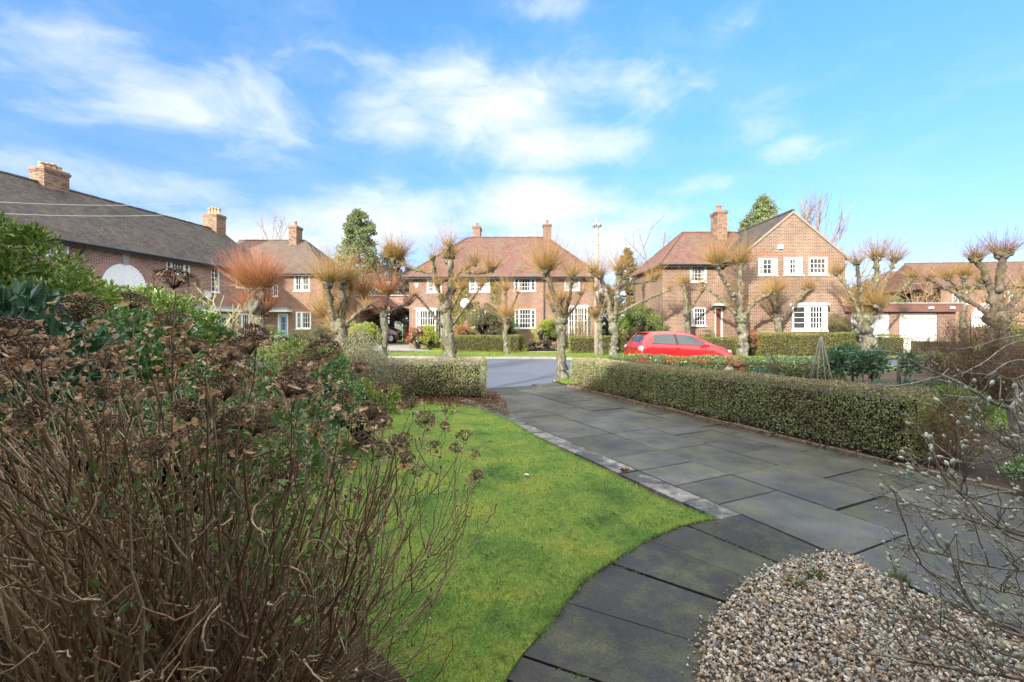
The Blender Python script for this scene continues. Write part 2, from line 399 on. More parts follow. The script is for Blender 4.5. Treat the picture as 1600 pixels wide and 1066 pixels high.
kerb('kerb', NK[1:-1], -1, .0, (-1.2, 1.0)); kerb('kerb', FK[1:-1], 1, .0)

# near plot: soil top just under every lawn and path, reaching to the near kerb
m_soil = groundmat('dark_garden_soil', [(.022,.016,.012),(.05,.035,.025),(.075,.05,.035)], 9, .95, .8, .04, extra=((.05,.075,.02), 2.5, .52, .7, .55), fine=70)
Q = [tuple(p) for p in strip(NK, -1, .13)]
poly = [(-60,-30)]+[(80,-30)]+[(80,23.9)]+Q[::-1][1:]
g = GM(); g.add([(x, y, -.02) for x, y in poly], [list(range(len(poly)))])
tag(g.build('garden_soil', m_soil), kind='structure')
Qn = np.array([p for p in Q if -7 < p[0] < 31])
# far plots
m_verge = groundmat('verge_grass', [(.11,.17,.02),(.17,.25,.03),(.20,.24,.05)], 1.4, .9, .4, .03, fine=30)
Qf = [tuple(p) for p in strip(FK, 1, .13)]
g = GM(); poly = Qf+[(80,60),(-60,60)]
g.add([(x, y, -.015) for x, y in poly], [list(range(len(poly)))])
tag(g.build('far_verge', m_verge), kind='structure')
m_conc = groundmat('pale_concrete', [(.22,.21,.19),(.30,.285,.26),(.26,.25,.23)], 2, .85, .2, .01, extra=((.12,.12,.09), 1.2, .5, .7, .5), fine=60)
def sheet(name, pts, z, m, kind='structure'):
    g = GM(); g.add([(x, y, z) for x, y in pts], [list(range(len(pts)))]); return tag(g.build(name, m), kind=kind)
sheet('driveway', [(-6.3,24.1),(-2.9,23.9),(-4.6,28.0),(-7.6,33.5),(-8.5,41),(-13.2,41),(-12.4,33.5),(-8.6,28)], -.006, m_conc)
sheet('driveway', [(-.7,23.8),(2.5,23.6),(3.4,27.2),(3.1,31.5),(1.6,31.5),(.9,27.2)], -.006, m_conc)
sheet('forecourt', [(18.4,22.8),(24.4,23.6),(25.5,25.9),(18.3,25.9)], -.006, m_conc)
sheet('garden_path', [(12.0,22.7),(13.0,22.75),(12.9,26.9),(11.8,26.9)], -.005, m_conc)

# ---- front lawn of mossy grass
lawn_px = [(640,628),(700,630),(745,636),(772,648),(800,661),(836,683),(880,707),(915,723),(950,740),(985,757),(1020,776),(1060,793),(1098,806),(1116,812),
           (1088,817),(1060,823),(1015,843),(965,872),(940,888),(915,905),(885,938),(862,968),(840,999),(815,1026),(795,1055),(770,1100),(700,1200)]
lawn = [tuple(G(x, y)) for x, y in lawn_px]+[(-.45,.6),(-4.8,.6),(-5.2,8.2),(-3.2,9.3)]
m, t = newmat('mossy_lawn_turf')
n = t.noise(t.obj, 1.7, 6, .65); col = t.ramp(n, [(.34, (.07,.13,.03)), (.5, (.15,.22,.045)), (.66, (.22,.24,.05))])
col = t.mix(t.ramp(t.noise(t.obj, 14, 5), [(.55, (0,0,0)), (.75, (1,1,1))]), col, (.055,.06,.02)); setp(t, col, .95, 0, .15, 0, t.noise(t.obj, 60, 4), .8, .02); m_turf = m
g = GM(); g.add([(x, y, .012) for x, y in lawn], [list(range(len(lawn)))]); 
k = len(lawn); g.add([(x, y, .012) for x, y in lawn]+[(x, y, -.03) for x, y in lawn], np.array([[i, k+i, k+(i+1) % k, (i+1) % k] for i in range(k)]))
tag(g.build('lawn', m_turf), kind='structure')

def inside(P, poly):
    x, y = P[:, 0], P[:, 1]; c = np.zeros(len(P), bool); n = len(poly)
    for i in range(n):
        x1, y1 = poly[i]; x2, y2 = poly[(i+1) % n]
        if y1 == y2: continue
        hit = ((y1 > y) != (y2 > y)) & (x < (x2-x1)*(y-y1)/(y2-y1)+x1); c ^= hit
    return c
def scatter(poly, n, dens=None):
    P = np.array(poly); lo, hi = P.min(0), P.max(0); out = []
    tot = 0
    while tot < n:
        q = rng.uniform(lo, hi, (n*2, 2)); q = q[inside(q, poly)]
        if dens is not None: q = q[rng.uniform(0, 1, len(q)) < dens(q)]
        out.append(q); tot += len(q)
    return np.concatenate(out)[:n]
def blades(name, poly, n, h, wd, z, mat, lean=.6, dens=None, edge=None):
    p = scatter(poly, n, dens); 
    if edge is not None: p = np.concatenate([p, edge])
    n = len(p)
    hh = rng.uniform(.5, 1.15, n)*h; an = rng.uniform(0, 2*PI, n); dirx = np.cos(an)*wd/2; diry = np.sin(an)*wd/2
    lx = rng.normal(0, lean, n)*hh; ly = rng.normal(0, lean, n)*hh
    b = np.stack([p[:, 0], p[:, 1], np.full(n, z)], 1)
    V = np.stack([b-np.stack([dirx, diry, 0*dirx], 1), b+np.stack([dirx, diry, 0*dirx], 1), b+np.stack([lx, ly, hh], 1)], 1).reshape(-1, 3)
    g = GM(); g.add(V, np.arange(3*n).reshape(-1, 3)); o = g.build(name, mat); return tag(o, kind='stuff')
m, t = newmat('lawn_grass_blades')
gg = t.new('ShaderNodeNewGeometry')
n = t.noise(t.obj, 1.7, 6, .65); c1 = t.ramp(n, [(.30, (.085,.19,.055)), (.45, (.19,.33,.085)), (.64, (.33,.42,.10))])
c1 = t.mix(t.ramp(t.noise(t.obj, 5, 3), [(.62, (0,0,0)), (.8, (.8,.8,.8))]), c1, (.12,.10,.035))
col = t.mix(1.0, c1, t.ramp(gg.outputs['Random Per Island'], [(0, (.65,.75,.6)), (.6, (1,1,1)), (1, (1.5,1.3,1.2))]), 'MULTIPLY'); setp(t, col, .6, 0, .25)
tr = t.new('ShaderNodeBsdfTranslucent'); t.put(tr.inputs[0], col); ms = t.new('ShaderNodeMixShader'); ms.inputs[0].default_value = .3
t.l.new(t.p.outputs[0], ms.inputs[1]); t.l.new(tr.outputs[0], ms.inputs[2]); t.l.new(ms.outputs[0], t.out.inputs[0]); m_blade = m
# shaggier blades along the cut edges
E_ = []
LP = np.array(lawn)
for i in range(3, 22):
    a_, b_ = LP[i], LP[i+1]; L = np.linalg.norm(b_-a_); k = int(L*900)
    tt = rng.uniform(0, 1, (k, 1)); E_.append(a_*(1-tt)+b_*tt+rng.normal(0, .014, (k, 2)))
o = blades('lawn_grass', lawn, 300000, .024, .0045, .010, m_blade, .7, dens=lambda q: np.clip(2.6/np.maximum(q[:, 1], 1.2), .12, 1)*np.where(q[:, 0] < -2.6, .25, 1), edge=np.concatenate(E_))
tag(o, 'short mossy green and yellow grass covering the front lawn', 'grass')
# fallen bits on the lawn
lf = leafmat('fallen_leaf_brown', [(.10,.045,.02),(.20,.09,.035),(.28,.15,.06),(.06,.03,.02),(.24,.07,.03)], .7, .1)
def litter(name, poly, n, size, label, z=.03, mat=lf, cat='leaf litter'):
    p = scatter(poly, n); P = np.column_stack([p, rng.uniform(z*.4, z, n)]); d = rng.normal(0, 1, (n, 3)); d[:, 2] *= .3
    g = GM(); V, F = leaves(P, d, rng.uniform(.5, 1.2, n)*size, .8, .5, .2); g.add(V, F)
    return tag(g.build(name, mat), label, cat, kind='stuff')
litter('lawn_litter', lawn[6:23]+[tuple(G(700,900)), tuple(G(700,700))], 420, .022, 'small dark dead leaves scattered over the front lawn', .03)

# ---- paving: driveway slabs in rows along the drive, each a little sunk or tilted
def pavingmat(name, k):
    m, t = newmat(name)
    gg = t.new('ShaderNodeNewGeometry')
    col = t.ramp(t.noise(t.obj, 1.5, 5, .6), [(.3, (.026*k,.026*k,.025*k)), (.48, (.048*k,.048*k,.046*k)), (.70, (.090*k,.088*k,.080*k))])
    col = t.mix(1.0, col, t.ramp(gg.outputs['Random Per Island'], [(0, (.68,.68,.74)), (.5, (1,1,1)), (1, (1.3,1.32,1.3))]), 'MULTIPLY')
    moss = t.ramp(t.noise(t.obj, 2.4, 9, .75), [(.47, (0,0,0)), (.64, (1,1,1))])
    col = t.mix(t.math('MULTIPLY', moss, .6), col, (.080,.088,.030))
    lich = t.ramp(t.noise(t.obj, 11, 5, .7), [(.68, (0,0,0)), (.74, (1,1,1))])
    col = t.mix(t.math('MULTIPLY', lich, .3), col, (.22,.22,.20))
    spk = t.noise(t.obj, 130, 2, .7); col = t.mix(1.0, col, t.ramp(spk, [(.32, (.55,.55,.58)), (.5, (1,1,1)), (.68, (1.9,1.9,1.85))]), 'MULTIPLY')
    dmp = t.noise(t.obj, .9, 5)
    setp(t, col, t.ramp(dmp, [(.35, (.5,.5,.5)), (.65, (.8,.8,.8))]), 0, .45, 0, t.math('ADD', spk, t.noise(t.obj, 20, 5)), .35, .004)
    return m
m_slab = pavingmat('dark_weathered_paving', 1.0); m_slab2 = pavingmat('darker_path_paving', .42)  # same paving recipe twice, in a darker tone for the curved path slabs
B0 = G(1157, 803); UA = np.array([-.4317, .9020]); UB = np.array([.9020, .4317])
def uv(u, v): return B0+UA*u+UB*v
def slab(g, P, z=None, tilt=.004, th=.05, gap=.005, mi=0):
    P = np.array(P, float); c = P.mean(0); d = P-c; P = c+d*(1-gap*2/np.maximum(np.linalg.norm(d, axis=1, keepdims=True), .01))
    z = rng.uniform(-.007, .007) if z is None else z
    tx, ty = rng.uniform(-tilt, tilt, 2)
    n = len(P); zt = z+(P-c)@np.array([tx, ty])
    bz = np.column_stack([P, zt-.0025]); c3 = np.append(c, z)
    top = np.column_stack([c+(P-c)*(1-.006/np.maximum(np.linalg.norm(P-c, axis=1, keepdims=True), .01)), zt+.0008])
    V = np.concatenate([np.column_stack([P, zt-th]), bz, top])
    F = [[i, (i+1) % n, n+(i+1) % n, n+i] for i in range(n)]+[[n+i, n+(i+1) % n, 2*n+(i+1) % n, 2*n+i] for i in range(n)]
    g.add(V, np.array(F), mi); k = g.n-3*n; g.F.append((np.array([[k+2*n+i for i in range(n)]]), mi))
def cut(P, o, nrm):
    """keep the part of convex polygon P where (p-o).nrm >= 0"""
    out = []; n = len(P)
    for i in range(n):
        a, b = np.array(P[i]), np.array(P[(i+1) % n]); da, db = (a-o)@nrm, (b-o)@nrm
        if da >= 0: out.append(a)
        if da*db < 0: out.append(a+(b-a)*da/(da-db))
    return out
g = GM()
KR0, KR1 = G(885, 603), G(1470, 746); kd = unit(KR1-KR0); kn = np.array([kd[1], -kd[0]])
if (B0-KR0)@kn < 0: kn = -kn
rows = [(0, .83, .23), (.83, 1.62, -.31), (1.62, 2.42, .25), (2.42, 3.2, -.05), (3.2, 4.05, .31), (4.05, 4.9, .1), (4.9, 5.8, 0)]
for ri, (v0, v1, off) in enumerate(rows):
    u = off-.53*8
    while u < 8.0:
        L = .53*(2 if rng.uniform() < (.45, .7, .5, .6, .5, .5, .5)[ri] else 1) if u > .3 or ri else .53*(2 if u < -.5 else 1)
        if ri == 0 and -.2 < u < 1.4: L = .53
        P = [uv(u, v0), uv(u+L, v0), uv(u+L, v1), uv(u, v1)][::-1]
        P = cut(P, KR0+kn*.02, kn)
        P = cut(P, np.array([-.4, 12.35]), unit(np.array([.44, -1.0]))) if len(P) > 2 else P
        if len(P) > 2 and u > -4: slab(g, P)
        u += L
J = [((770,1050),(1060,1190)), ((812,1024),(1090,1118)), ((881,940),(1102,1007)), ((947,878),(1137,942)), ((1017,846),(1172,906)), ((1082,825),(1223,883)), ((1157,803),(1296,864))]
for i in range(6):
    def ext(j, e0=.35, e1=.45):
        a_, b_ = G(*j[0]), G(*j[1]); d = unit(b_-a_); return a_-d*e0, b_+d*e1
    a0, a1 = ext(J[i]); b0, b1 = ext(J[i+1], e1=.45 if i < 5 else 0.02, e0=.35 if i < 5 else .0)
    if i == 5: a0, a1 = ext(J[i], e1=.05)
    slab(g, [a0, a1, b1, b0], z=(-.002, .002, -.004, .004, -.001, .003)[i], tilt=.001, gap=.012, mi=1)
for V_ in g.V: pass
tag(g.build('path_paving', [m_slab, m_slab2]), kind='structure')
# moss and weeds in the joints
g = GM()
jm = leafmat('joint_moss', [(.05,.07,.02),(.09,.11,.03),(.04,.045,.025)], .9, 0)
pts = []
for (v0, v1, off) in rows[:4]:
    u = rng.uniform(-1, 8, 2200); pts.append(np.array([uv(a_, v1+rng.normal(0, .008)) for a_ in u]))
for u in np.arange(-.3, 7, .53):
    for r_ in rows[:4]:
        if rng.uniform() < .5: pts.append(np.array([uv(u+r_[2]-.2+rng.normal(0, .006), a_) for a_ in rng.uniform(r_[0], r_[1], 60)]))
for j in J[1:6]:
    a_, b_ = G(*j[0]), G(*j[1]); pts.append(a_+(b_-a_)*rng.uniform(0, 1, (110, 1))+rng.normal(0, .006, (110, 2)))
pts = np.concatenate(pts); pts = pts[((pts-KR0)@kn > .03)]; keep = np.array([mnoise.noise(Vector((p[0]*2.2, p[1]*2.2, 3))) > .0 for p in pts]); pts = pts[keep]
V, F = blobs_many(np.column_stack([pts, np.full(len(pts), -.004)]), rng.uniform(.002, .008, (len(pts), 3))*np.array([1.3,1.3,.8]), ICO0); g.add(V, F)
tag(g.build('joint_moss', jm), 'thin green moss growing in the joints of the dark paving', 'moss', kind='stuff')
# long edging stones between lawn and drive
m_edge = groundmat('lichened_edging_stone', [(.09,.092,.095),(.19,.19,.18),(.34,.33,.30)], 9, .85, .4, .01, extra=((.03,.033,.04), 2.6, .42, .56, .8), fine=60)
g = GM(); u = 7.6
while u > -.2:
    L = min(.9, u+.2) if u > .9 else u+.02
    if L < .1: break
    slab(g, [uv(u, -.012), uv(u-L, -.012), uv(u-L, -.27), uv(u, -.27)][::1], z=.004+rng.uniform(-.003, .004), tilt=.002); u -= L
tag(g.build('lawn_edging', m_edge), kind='structure')
# low kerb stones under the right hedge
g = GM(); n_ = int(np.linalg.norm(KR1-KR0)/.75)+4
for i in range(n_):
    a_ = KR0+kd*(.76*i); b_ = a_+kd*.74; o_ = -kn*rng.uniform(0, .012)
    slab(g, [a_+o_, b_+o_, b_-kn*.09+o_, a_-kn*.09+o_], z=.035+rng.uniform(-.012, .008), tilt=.02, th=.09)
tag(g.build('hedge_edging', groundmat('mossy_edging', [(.09,.08,.055),(.15,.135,.10),(.11,.115,.05)], 6, .9, .5, .01, fine=50)), kind='structure')
dr = [tuple(KR0+kd*a_+kn*b_) for a_, b_ in ((.2,.42),(.2,-.1),(8.2,-.1),(8.2,.2),(4,.3))]
litter('hedge_litter', [tuple(KR0+kd*.1+kn*.05), tuple(KR0+kd*.1-kn*.25), tuple(KR0+kd*8-kn*.25), tuple(KR0+kd*8+kn*.03), tuple(KR0+kd*5+kn*.22), tuple(KR0+kd*3+kn*.3)], 1500, .035, 'brown and red fallen leaves along the foot of the right hedge', .05)
litter('drive_litter', dr, 260, .02, 'few pale crumbs of leaf scattered on the drive beside the hedge', .012)
litter('left_hedge_litter', [tuple(G(650,633)), tuple(G(745,640)), tuple(G(795,652)), tuple(G(790,628)), tuple(G(770,612)), tuple(G(650,618))], 2200, .04, 'dead leaves and low weeds below the short hedge beside the lawn', .06)
sheet('soil_strip', [tuple(G(620,634)), tuple(G(740,640)), tuple(G(785,653)), tuple(G(775,612)), (-.5,10.6), (-3.5,10.6), (-3.5,9.2)], .002, m_soil)

# ---- gravel bed
gr_px = [(1085,1100),(1090,1066),(1102,1007),(1114,978),(1137,943),(1172,908),(1223,883),(1258,874),(1296,866),(1322,869),(1343,880),(1389,906),(1427,928),(1470,950),(1530,975),(1600,1010),(1700,1060)]
grav = [tuple(G(x, y)) for x, y in gr_px]+[(3.6,1.0),(.75,1.0),(.8,1.9)]
sheet('gravel_bed', grav, .010, groundmat('gravel_bed_base', [(.05,.04,.03),(.10,.08,.06)], 30, .95, .6, .02))
m, t = newmat('mixed_flint_pebbles'); gg = t.new('ShaderNodeNewGeometry')
col = t.ramp(gg.outputs['Random Per Island'], [(0, (.48,.42,.32)), (.14, (.30,.23,.16)), (.28, (.56,.52,.43)), (.4, (.19,.15,.11)), (.54, (.33,.30,.25)), (.66, (.36,.26,.17)), (.80, (.62,.60,.54)), (.88, (.20,.22,.24)), (1, (.42,.36,.26))], 'CONSTANT')
col = t.mix(1.0, col, t.ramp(t.noise(t.obj, 60, 3), [(.3, (.7,.7,.7)), (.7, (1.15,1.15,1.15))]), 'MULTIPLY'); setp(t, col, .6, 0, .4, 0, t.noise(t.obj, 220, 2), .2, .002); m_peb = m
p = scatter(grav, 24000, lambda q: np.clip(1.5-.25*q[:, 0], .25, 1)); n = len(p)
sz = rng.gamma(6, 1/6, n)*.0070
R_ = sz[:, None]*np.column_stack([rng.uniform(.9, 1.5, n), rng.uniform(.7, 1.1, n), rng.uniform(.45, .8, n)])
V, F = blobs_many(np.column_stack([p, .012+rng.uniform(.2, 1.7, n)*.009]), R_, ICO1, .14); g = GM(); g.add(V, F)
tag(g.build('gravel', m_peb, smooth=False), 'mixed cream, brown and grey pebbles filling the curved bed by the path', 'gravel', kind='stuff')
# tufts of grass at the gravel edge
def tuft(px, py, r, h, n, label, name='grass_tuft'):
    c = G(px, py); an = rng.uniform(0, 2*PI, n); rr = r*np.sqrt(rng.uniform(0, 1, n))
    P0 = np.column_stack([c[0]+rr*np.cos(an), c[1]+rr*np.sin(an), np.zeros(n)]); out = np.column_stack([np.cos(an), np.sin(an), np.zeros(n)])
    H = rng.uniform(.4, 1, n)[:, None]*h; P2 = P0+out*H*.6*rng.uniform(.1, 1, (n, 1))+np.array([0,0,1])*H; P1 = P0+np.array([0,0,1])*H*.6
    V, F = tubes(bez(P0, P1, P2, 4), np.array([.0018,.0016,.0011,.0004])[None]*np.ones((n, 1)), 3); g = GM(); g.add(V, F)
    return tag(g.build(name, leafmat('tuft_green', [(.06,.13,.025),(.12,.20,.04),(.16,.17,.05)], .5, .2)), label, 'grass tuft')
q = scatter(grav, 900); ed = np.array([G(x, y) for x, y in gr_px]); k = rng.integers(1, len(ed)-3, 420); tt = rng.uniform(0, 1, (420, 1)); q = ed[k]*(1-tt)+ed[k+1]*tt+rng.normal(0, .035, (420, 2))
V, F = blobs_many(np.column_stack([q, np.full(len(q), .012)]), rng.uniform(.003, .009, (len(q), 3))*np.array([1.2,1,.7]), ICO1, .14); g = GM(); g.add(V, F)
tag(g.build('gravel_spill', m_peb), 'loose pebbles strewn along the rim between gravel and path', 'gravel', kind='stuff')
litter('gravel_litter', grav, 420, .022, 'bits of dead leaf and twig lying over the gravel bed', .03)
tuft(1245, 918, .05, .07, 120, 'green weed tuft in the gravel, left of two near the top')
tuft(1272, 905, .06, .07, 120, 'green weed tuft in the gravel just right of another')
tuft(1172, 925, .04, .05, 70, 'small green weed at the left rim of the gravel')
tuft(1400, 908, .07, .06, 130, 'grass clump where gravel meets the dark path on the right')
tuft(1310, 866, .05, .03, 80, 'tiny green weeds at the topmost point of the gravel bed')
# two small grassy areas
kx = NK
def patch(name, pts, z=.0, n=8000, h=.06, mat=None, label=None, wd=.012):
    sheet(name, pts, z, m_verge); return tag(blades(name+'_blades', pts, n, h, wd, z, mat or m_vb, .6), label, 'grass')
m_vb = leafmat('verge_blades', [(.09,.17,.02),(.15,.25,.03),(.20,.26,.05),(.24,.22,.08)], .6, .3)
patch('kerbside_verge', [(1.28,13.55),(1.5,12.75),(2.4,12.9),(5,14.3),(9,15.6),(15,17.0),(15,18.35),(9,17.05),(5,15.7),(2.25,14.5)], .002, 16000, .07, label='bright grass between the near hedge and the kerb by the street tree', wd=.015)
patch('kerbside_verge', [(-.95,11.75),(-1.1,11.2),(-6,9.1),(-12,6.5),(-12,7.0),(-6,9.4)], .002, 5000, .07, label='strip of grass behind the short left hedge at the kerb', wd=.015)
patch('side_lawn', [(5.1,7.0),(8.4,7.2),(10.6,8.0),(10.2,9.9),(6.2,9.0)], .004, 20000, .04, label='small green lawn behind the near hedge at right')
fv = [tuple(p) for p in strip(FK, 1, .2)][2:-1]
tag(blades('far_verge_blades', fv+[(24,26),(10,27),(-12,29)], 60000, .07, .03, -.012, m_vb, .5), 'sunlit short grass along the far verge of the road', 'grass')
sheet('garden_path', [(7.4,9.9),(12.5,9.7),(12.7,10.9),(8.2,11.1)], .004, m_slab)
# ================================================================ HOUSES
class Facade:
    """one straight front: origin (world xy), angle of its local x axis; local -y faces out"""
    def __init__(s, ox, oy, th): s.o = np.array([ox, oy]); s.th = th; s.d = np.array([math.cos(th), math.sin(th)])
    def u(s, px):
        k = (px-CX)/FPX; return (k*s.o[1]-s.o[0])/(s.d[0]-k*s.d[1])
    def z(s, px, py):
        D = s.o[1]+s.u(px)*s.d[1]; return CH+(HOR-py)/FPX*D
    def px(s, x0, y0, x1, y1): return (s.u(x0), s.u(x1), s.z(x0, y1), s.z(x0, y0))   # u0,u1,z0,z1

def wall_face(g, L, H, holes, depth=.11, y=0, mi=0, z0=0, u0=0, flip=False, shift=0):
    """wall in the plane y, with window holes cut through and reveals"""
    us = sorted({u0, L}|{h[0] for h in holes}|{h[1] for h in holes}); zs = sorted({z0, H}|{h[2] for h in holes}|{h[3] for h in holes})
    for i in range(len(us)-1):
        for j in range(len(zs)-1):
            a, b, c, d = us[i], us[i+1], zs[j], zs[j+1]; m = ((a+b)/2, (c+d)/2)
            if any(h[0] < m[0] < h[1] and h[2] < m[1] < h[3] for h in holes): continue
            g.add([(a,y,c),(b,y,c),(b,y,d),(a,y,d)], [(0,1,2,3)], mi)
    for a, b, c, d in holes:
        e = y+depth
        g.add([(a,y,c),(b,y,c),(b,y,d),(a,y,d),(a,e,c),(b,e,c),(b,e,d),(a,e,d)], [(0,4,5,1),(1,5,6,2),(2,6,7,3),(3,7,4,0)], mi)

def window(parent, r, lights, y=0, depth=.11, sill=True, fr=.055, curtain=0.0, name='window', head=0, mat='white', seed=0, top=None):
    """r=(u0,u1,z0,z1); lights = [(rel width, cols, rows, sash frame)]"""
    u0, u1, z0, z1 = r; g = GM(); yi = y+.015; yo = y+depth-.01
    F = fr
    g.box(u0, u0+F, yi, yo, z0, z1); g.box(u1-F, u1, yi, yo, z0, z1); g.box(u0+F, u1-F, yi, yo, z1-F, z1); g.box(u0+F, u1-F, yi, yo, z0, z0+F)
    tot = sum(l[0] for l in lights); x = u0+F; Wd = u1-u0-2*F; panes = []
    for i, (rw, c, rws, sf) in enumerate(lights):
        a = x; b = x+Wd*rw/tot; x = b
        if i < len(lights)-1: g.box(b-.025, b+.025, yi+.004, yo, z0+F, z1-F); b -= .025
        if i > 0: a += .025
        if sf:
            s_ = .045; g.box(a, a+s_, yi+.012, yo-.012, z0+F, z1-F); g.box(b-s_, b, yi+.012, yo-.012, z0+F, z1-F)
            g.box(a+s_, b-s_, yi+.012, yo-.012, z1-F-s_, z1-F); g.box(a+s_, b-s_, yi+.012, yo-.012, z0+F, z0+F+s_); pa, pb, pc, pd = a+s_, b-s_, z0+F+s_, z1-F-s_
        else: pa, pb, pc, pd = a, b, z0+F, z1-F
        for k in range(1, c): xx = pa+(pb-pa)*k/c; g.box(xx-.011, xx+.011, yo-.045, yo-.018, pc, pd)
        for k in range(1, rws): zz = pc+(pd-pc)*k/rws; g.box(pa, pb, yo-.043, yo-.020, zz-.011, zz+.011)
        panes.append((pa, pb, pc, pd))
    o = g.build(name, M[mat], parent)
    if sill: GM().box(u0-.05, u1+.05, y-.06, y+.02, z0-.06, z0-.002).build('sill', M['white'], o)
    p = GM()
    for a, b, c, d in panes: p.quad([(a,yo-.022,c),(b,yo-.022,c),(b,yo-.022,d),(a,yo-.022,d)])
    p.build('pane', M['glass'], o)
    if curtain:
        rr = random.Random(seed or int(u0*100+z0*10))
        for a, b, c, d in panes:
            k = curtain*(.8+.4*rr.random()); w_ = (b-a)*k/2
            for (s, e) in ((a, a+w_), (b-w_, b)):
                q = GM(); n = max(3, int((e-s)/.05)); 
                for i in range(n): x0 = s+(e-s)*i/n; x1 = s+(e-s)*(i+1)/n; yy = yo-.026-.006*(i % 2); y2 = yo-.026-.006*((i+1) % 2); q.add([(x0,yy,c),(x1,y2,c),(x1,y2,d),(x0,yy,d)], [(0,1,2,3)])
                q.build('curtain', M['curtain'], o)
    return o
def soldier(g, r, mi, h=.22, y=0):
    g.box(r[0]-.05, r[1]+.05, y-.004, y+.03, r[3], r[3]+h, mi)

def roof_hip(L, Dp, ze, zr, ov=.35, hipl=None, hipr=None, th=.09, u0=0):
    """roof over [u0,L]x[0,Dp]; hip insets at the left and right (0 = gable)"""
    g = GM(); k = (zr-ze)/(Dp/2); zo = ze-ov*k
    a, b = u0-ov, L+ov; c, d = -ov, Dp+ov; m = Dp/2
    hl = m if hipl is None else hipl; hr = m if hipr is None else hipr
    ra, rb = (a+ov+hl if hl else a), (b-ov-hr if hr else b)
    V = [(a,c,zo),(b,c,zo),(b,d,zo),(a,d,zo),(ra,m,zr),(rb,m,zr)]
    V2 = [(x,y,z-th) for x,y,z in V]
    g.add(V, [(0,1,5,4)]); g.add(V, [(2,3,4,5)])
    if hl: g.add([V[3],V[0],V[4]], [(0,1,2)])
    if hr: g.add([V[1],V[2],V[5]], [(0,1,2)])
    g.add(V2[:4], [(3,2,1,0)])
    for i in range(4):
        j = (i+1) % 4; g.add([V2[i],V2[j],V[j],V[i]], [(0,1,2,3)])
    if not hl: g.add([V[3],V[0],V[4]], [(0,1,2)])
    if not hr: g.add([V[1],V[2],V[5]], [(0,1,2)])
    # ridge and hip tiles
    def cap(p, q): 
        p, q = np.array(p), np.array(q); n = max(2, int(np.linalg.norm(q-p)/.3))
        for i in range(n): g.tube([p+(q-p)*i/n, p+(q-p)*(i+.97)/n], .075+.012*rng.uniform(-1, 1), 6)
    cap(V[4], V[5])
    if hl: cap(V[0], V[4]); cap(V[3], V[4])
    if hr: cap(V[1], V[5]); cap(V[2], V[5])
    return g, zo

def chimney(parent, x, y, zb, zt, wx, wy, pots, mat='brick_chimney', pot='pot_tan', ph=.35, along='y', pr=.11, flash=True):
    g = GM(); g.box(x-wx/2, x+wx/2, y-wy/2, y+wy/2, zb, zt-.24)
    g.box(x-wx/2-.03, x+wx/2+.03, y-wy/2-.03, y+wy/2+.03, zt-.24, zt-.16); g.box(x-wx/2-.06, x+wx/2+.06, y-wy/2-.06, y+wy/2+.06, zt-.16, zt-.075)
    g.box(x-wx/2-.02, x+wx/2+.02, y-wy/2-.02, y+wy/2+.02, zt-.075, zt-.01)
    o = g.build('chimney', M[mat], parent)
    for i in range(pots):
        t_ = (i+.5)/pots-.5; px_, py_ = (x, y+t_*wy*.9) if along == 'y' else (x+t_*wx*.9, y)
        q = GM(); h = ph*(1 if pots < 3 else (.85+.3*((i*37) % 5)/5)); q.tube([(px_,py_,zt-.02),(px_,py_,zt+.05),(px_,py_,zt+.06),(px_,py_,zt+h-.07),(px_,py_,zt+h-.06),(px_,py_,zt+h)], [pr*1.15,pr*1.15,pr*.95,pr*.85,pr*1.05,pr*1.05], 10)
        q.build('chimney_pot', M[pot], o, True)
    if flash:
        q = GM(); q.box(x-wx/2-.012, x+wx/2+.012, y-wy/2-.012, y+wy/2+.012, zb+.55, zb+.66); 
    return o
def gutter(parent, L, zo, ov=.35, y=None, u0=0, mat='black'):
    y = -ov-.06 if y is None else y
    g = GM(); g.tube([(u0-ov, y, zo-.03), (L+ov, y, zo-.03)], .06, 8); g.box(u0-ov, L+ov, y+.055, y+.078, zo-.17, zo-.01)
    return g.build('gutter', M[mat], parent)
def pipe(parent, x, z1, ov=.35, y=-.07, z0=0):
    g = GM(); g.tube([(x,-ov-.05,z1),(x,-ov-.05,z1-.12),(x,y,z1-.45),(x,y,z0)], .04, 8)
    for z in (z0+.6, z0+2.2, z0+3.8):
        if z < z1-.5: g.box(x-.06, x+.06, y-.05, y+.06, z, z+.05)
    return g.build('downpipe', M['black'], parent)
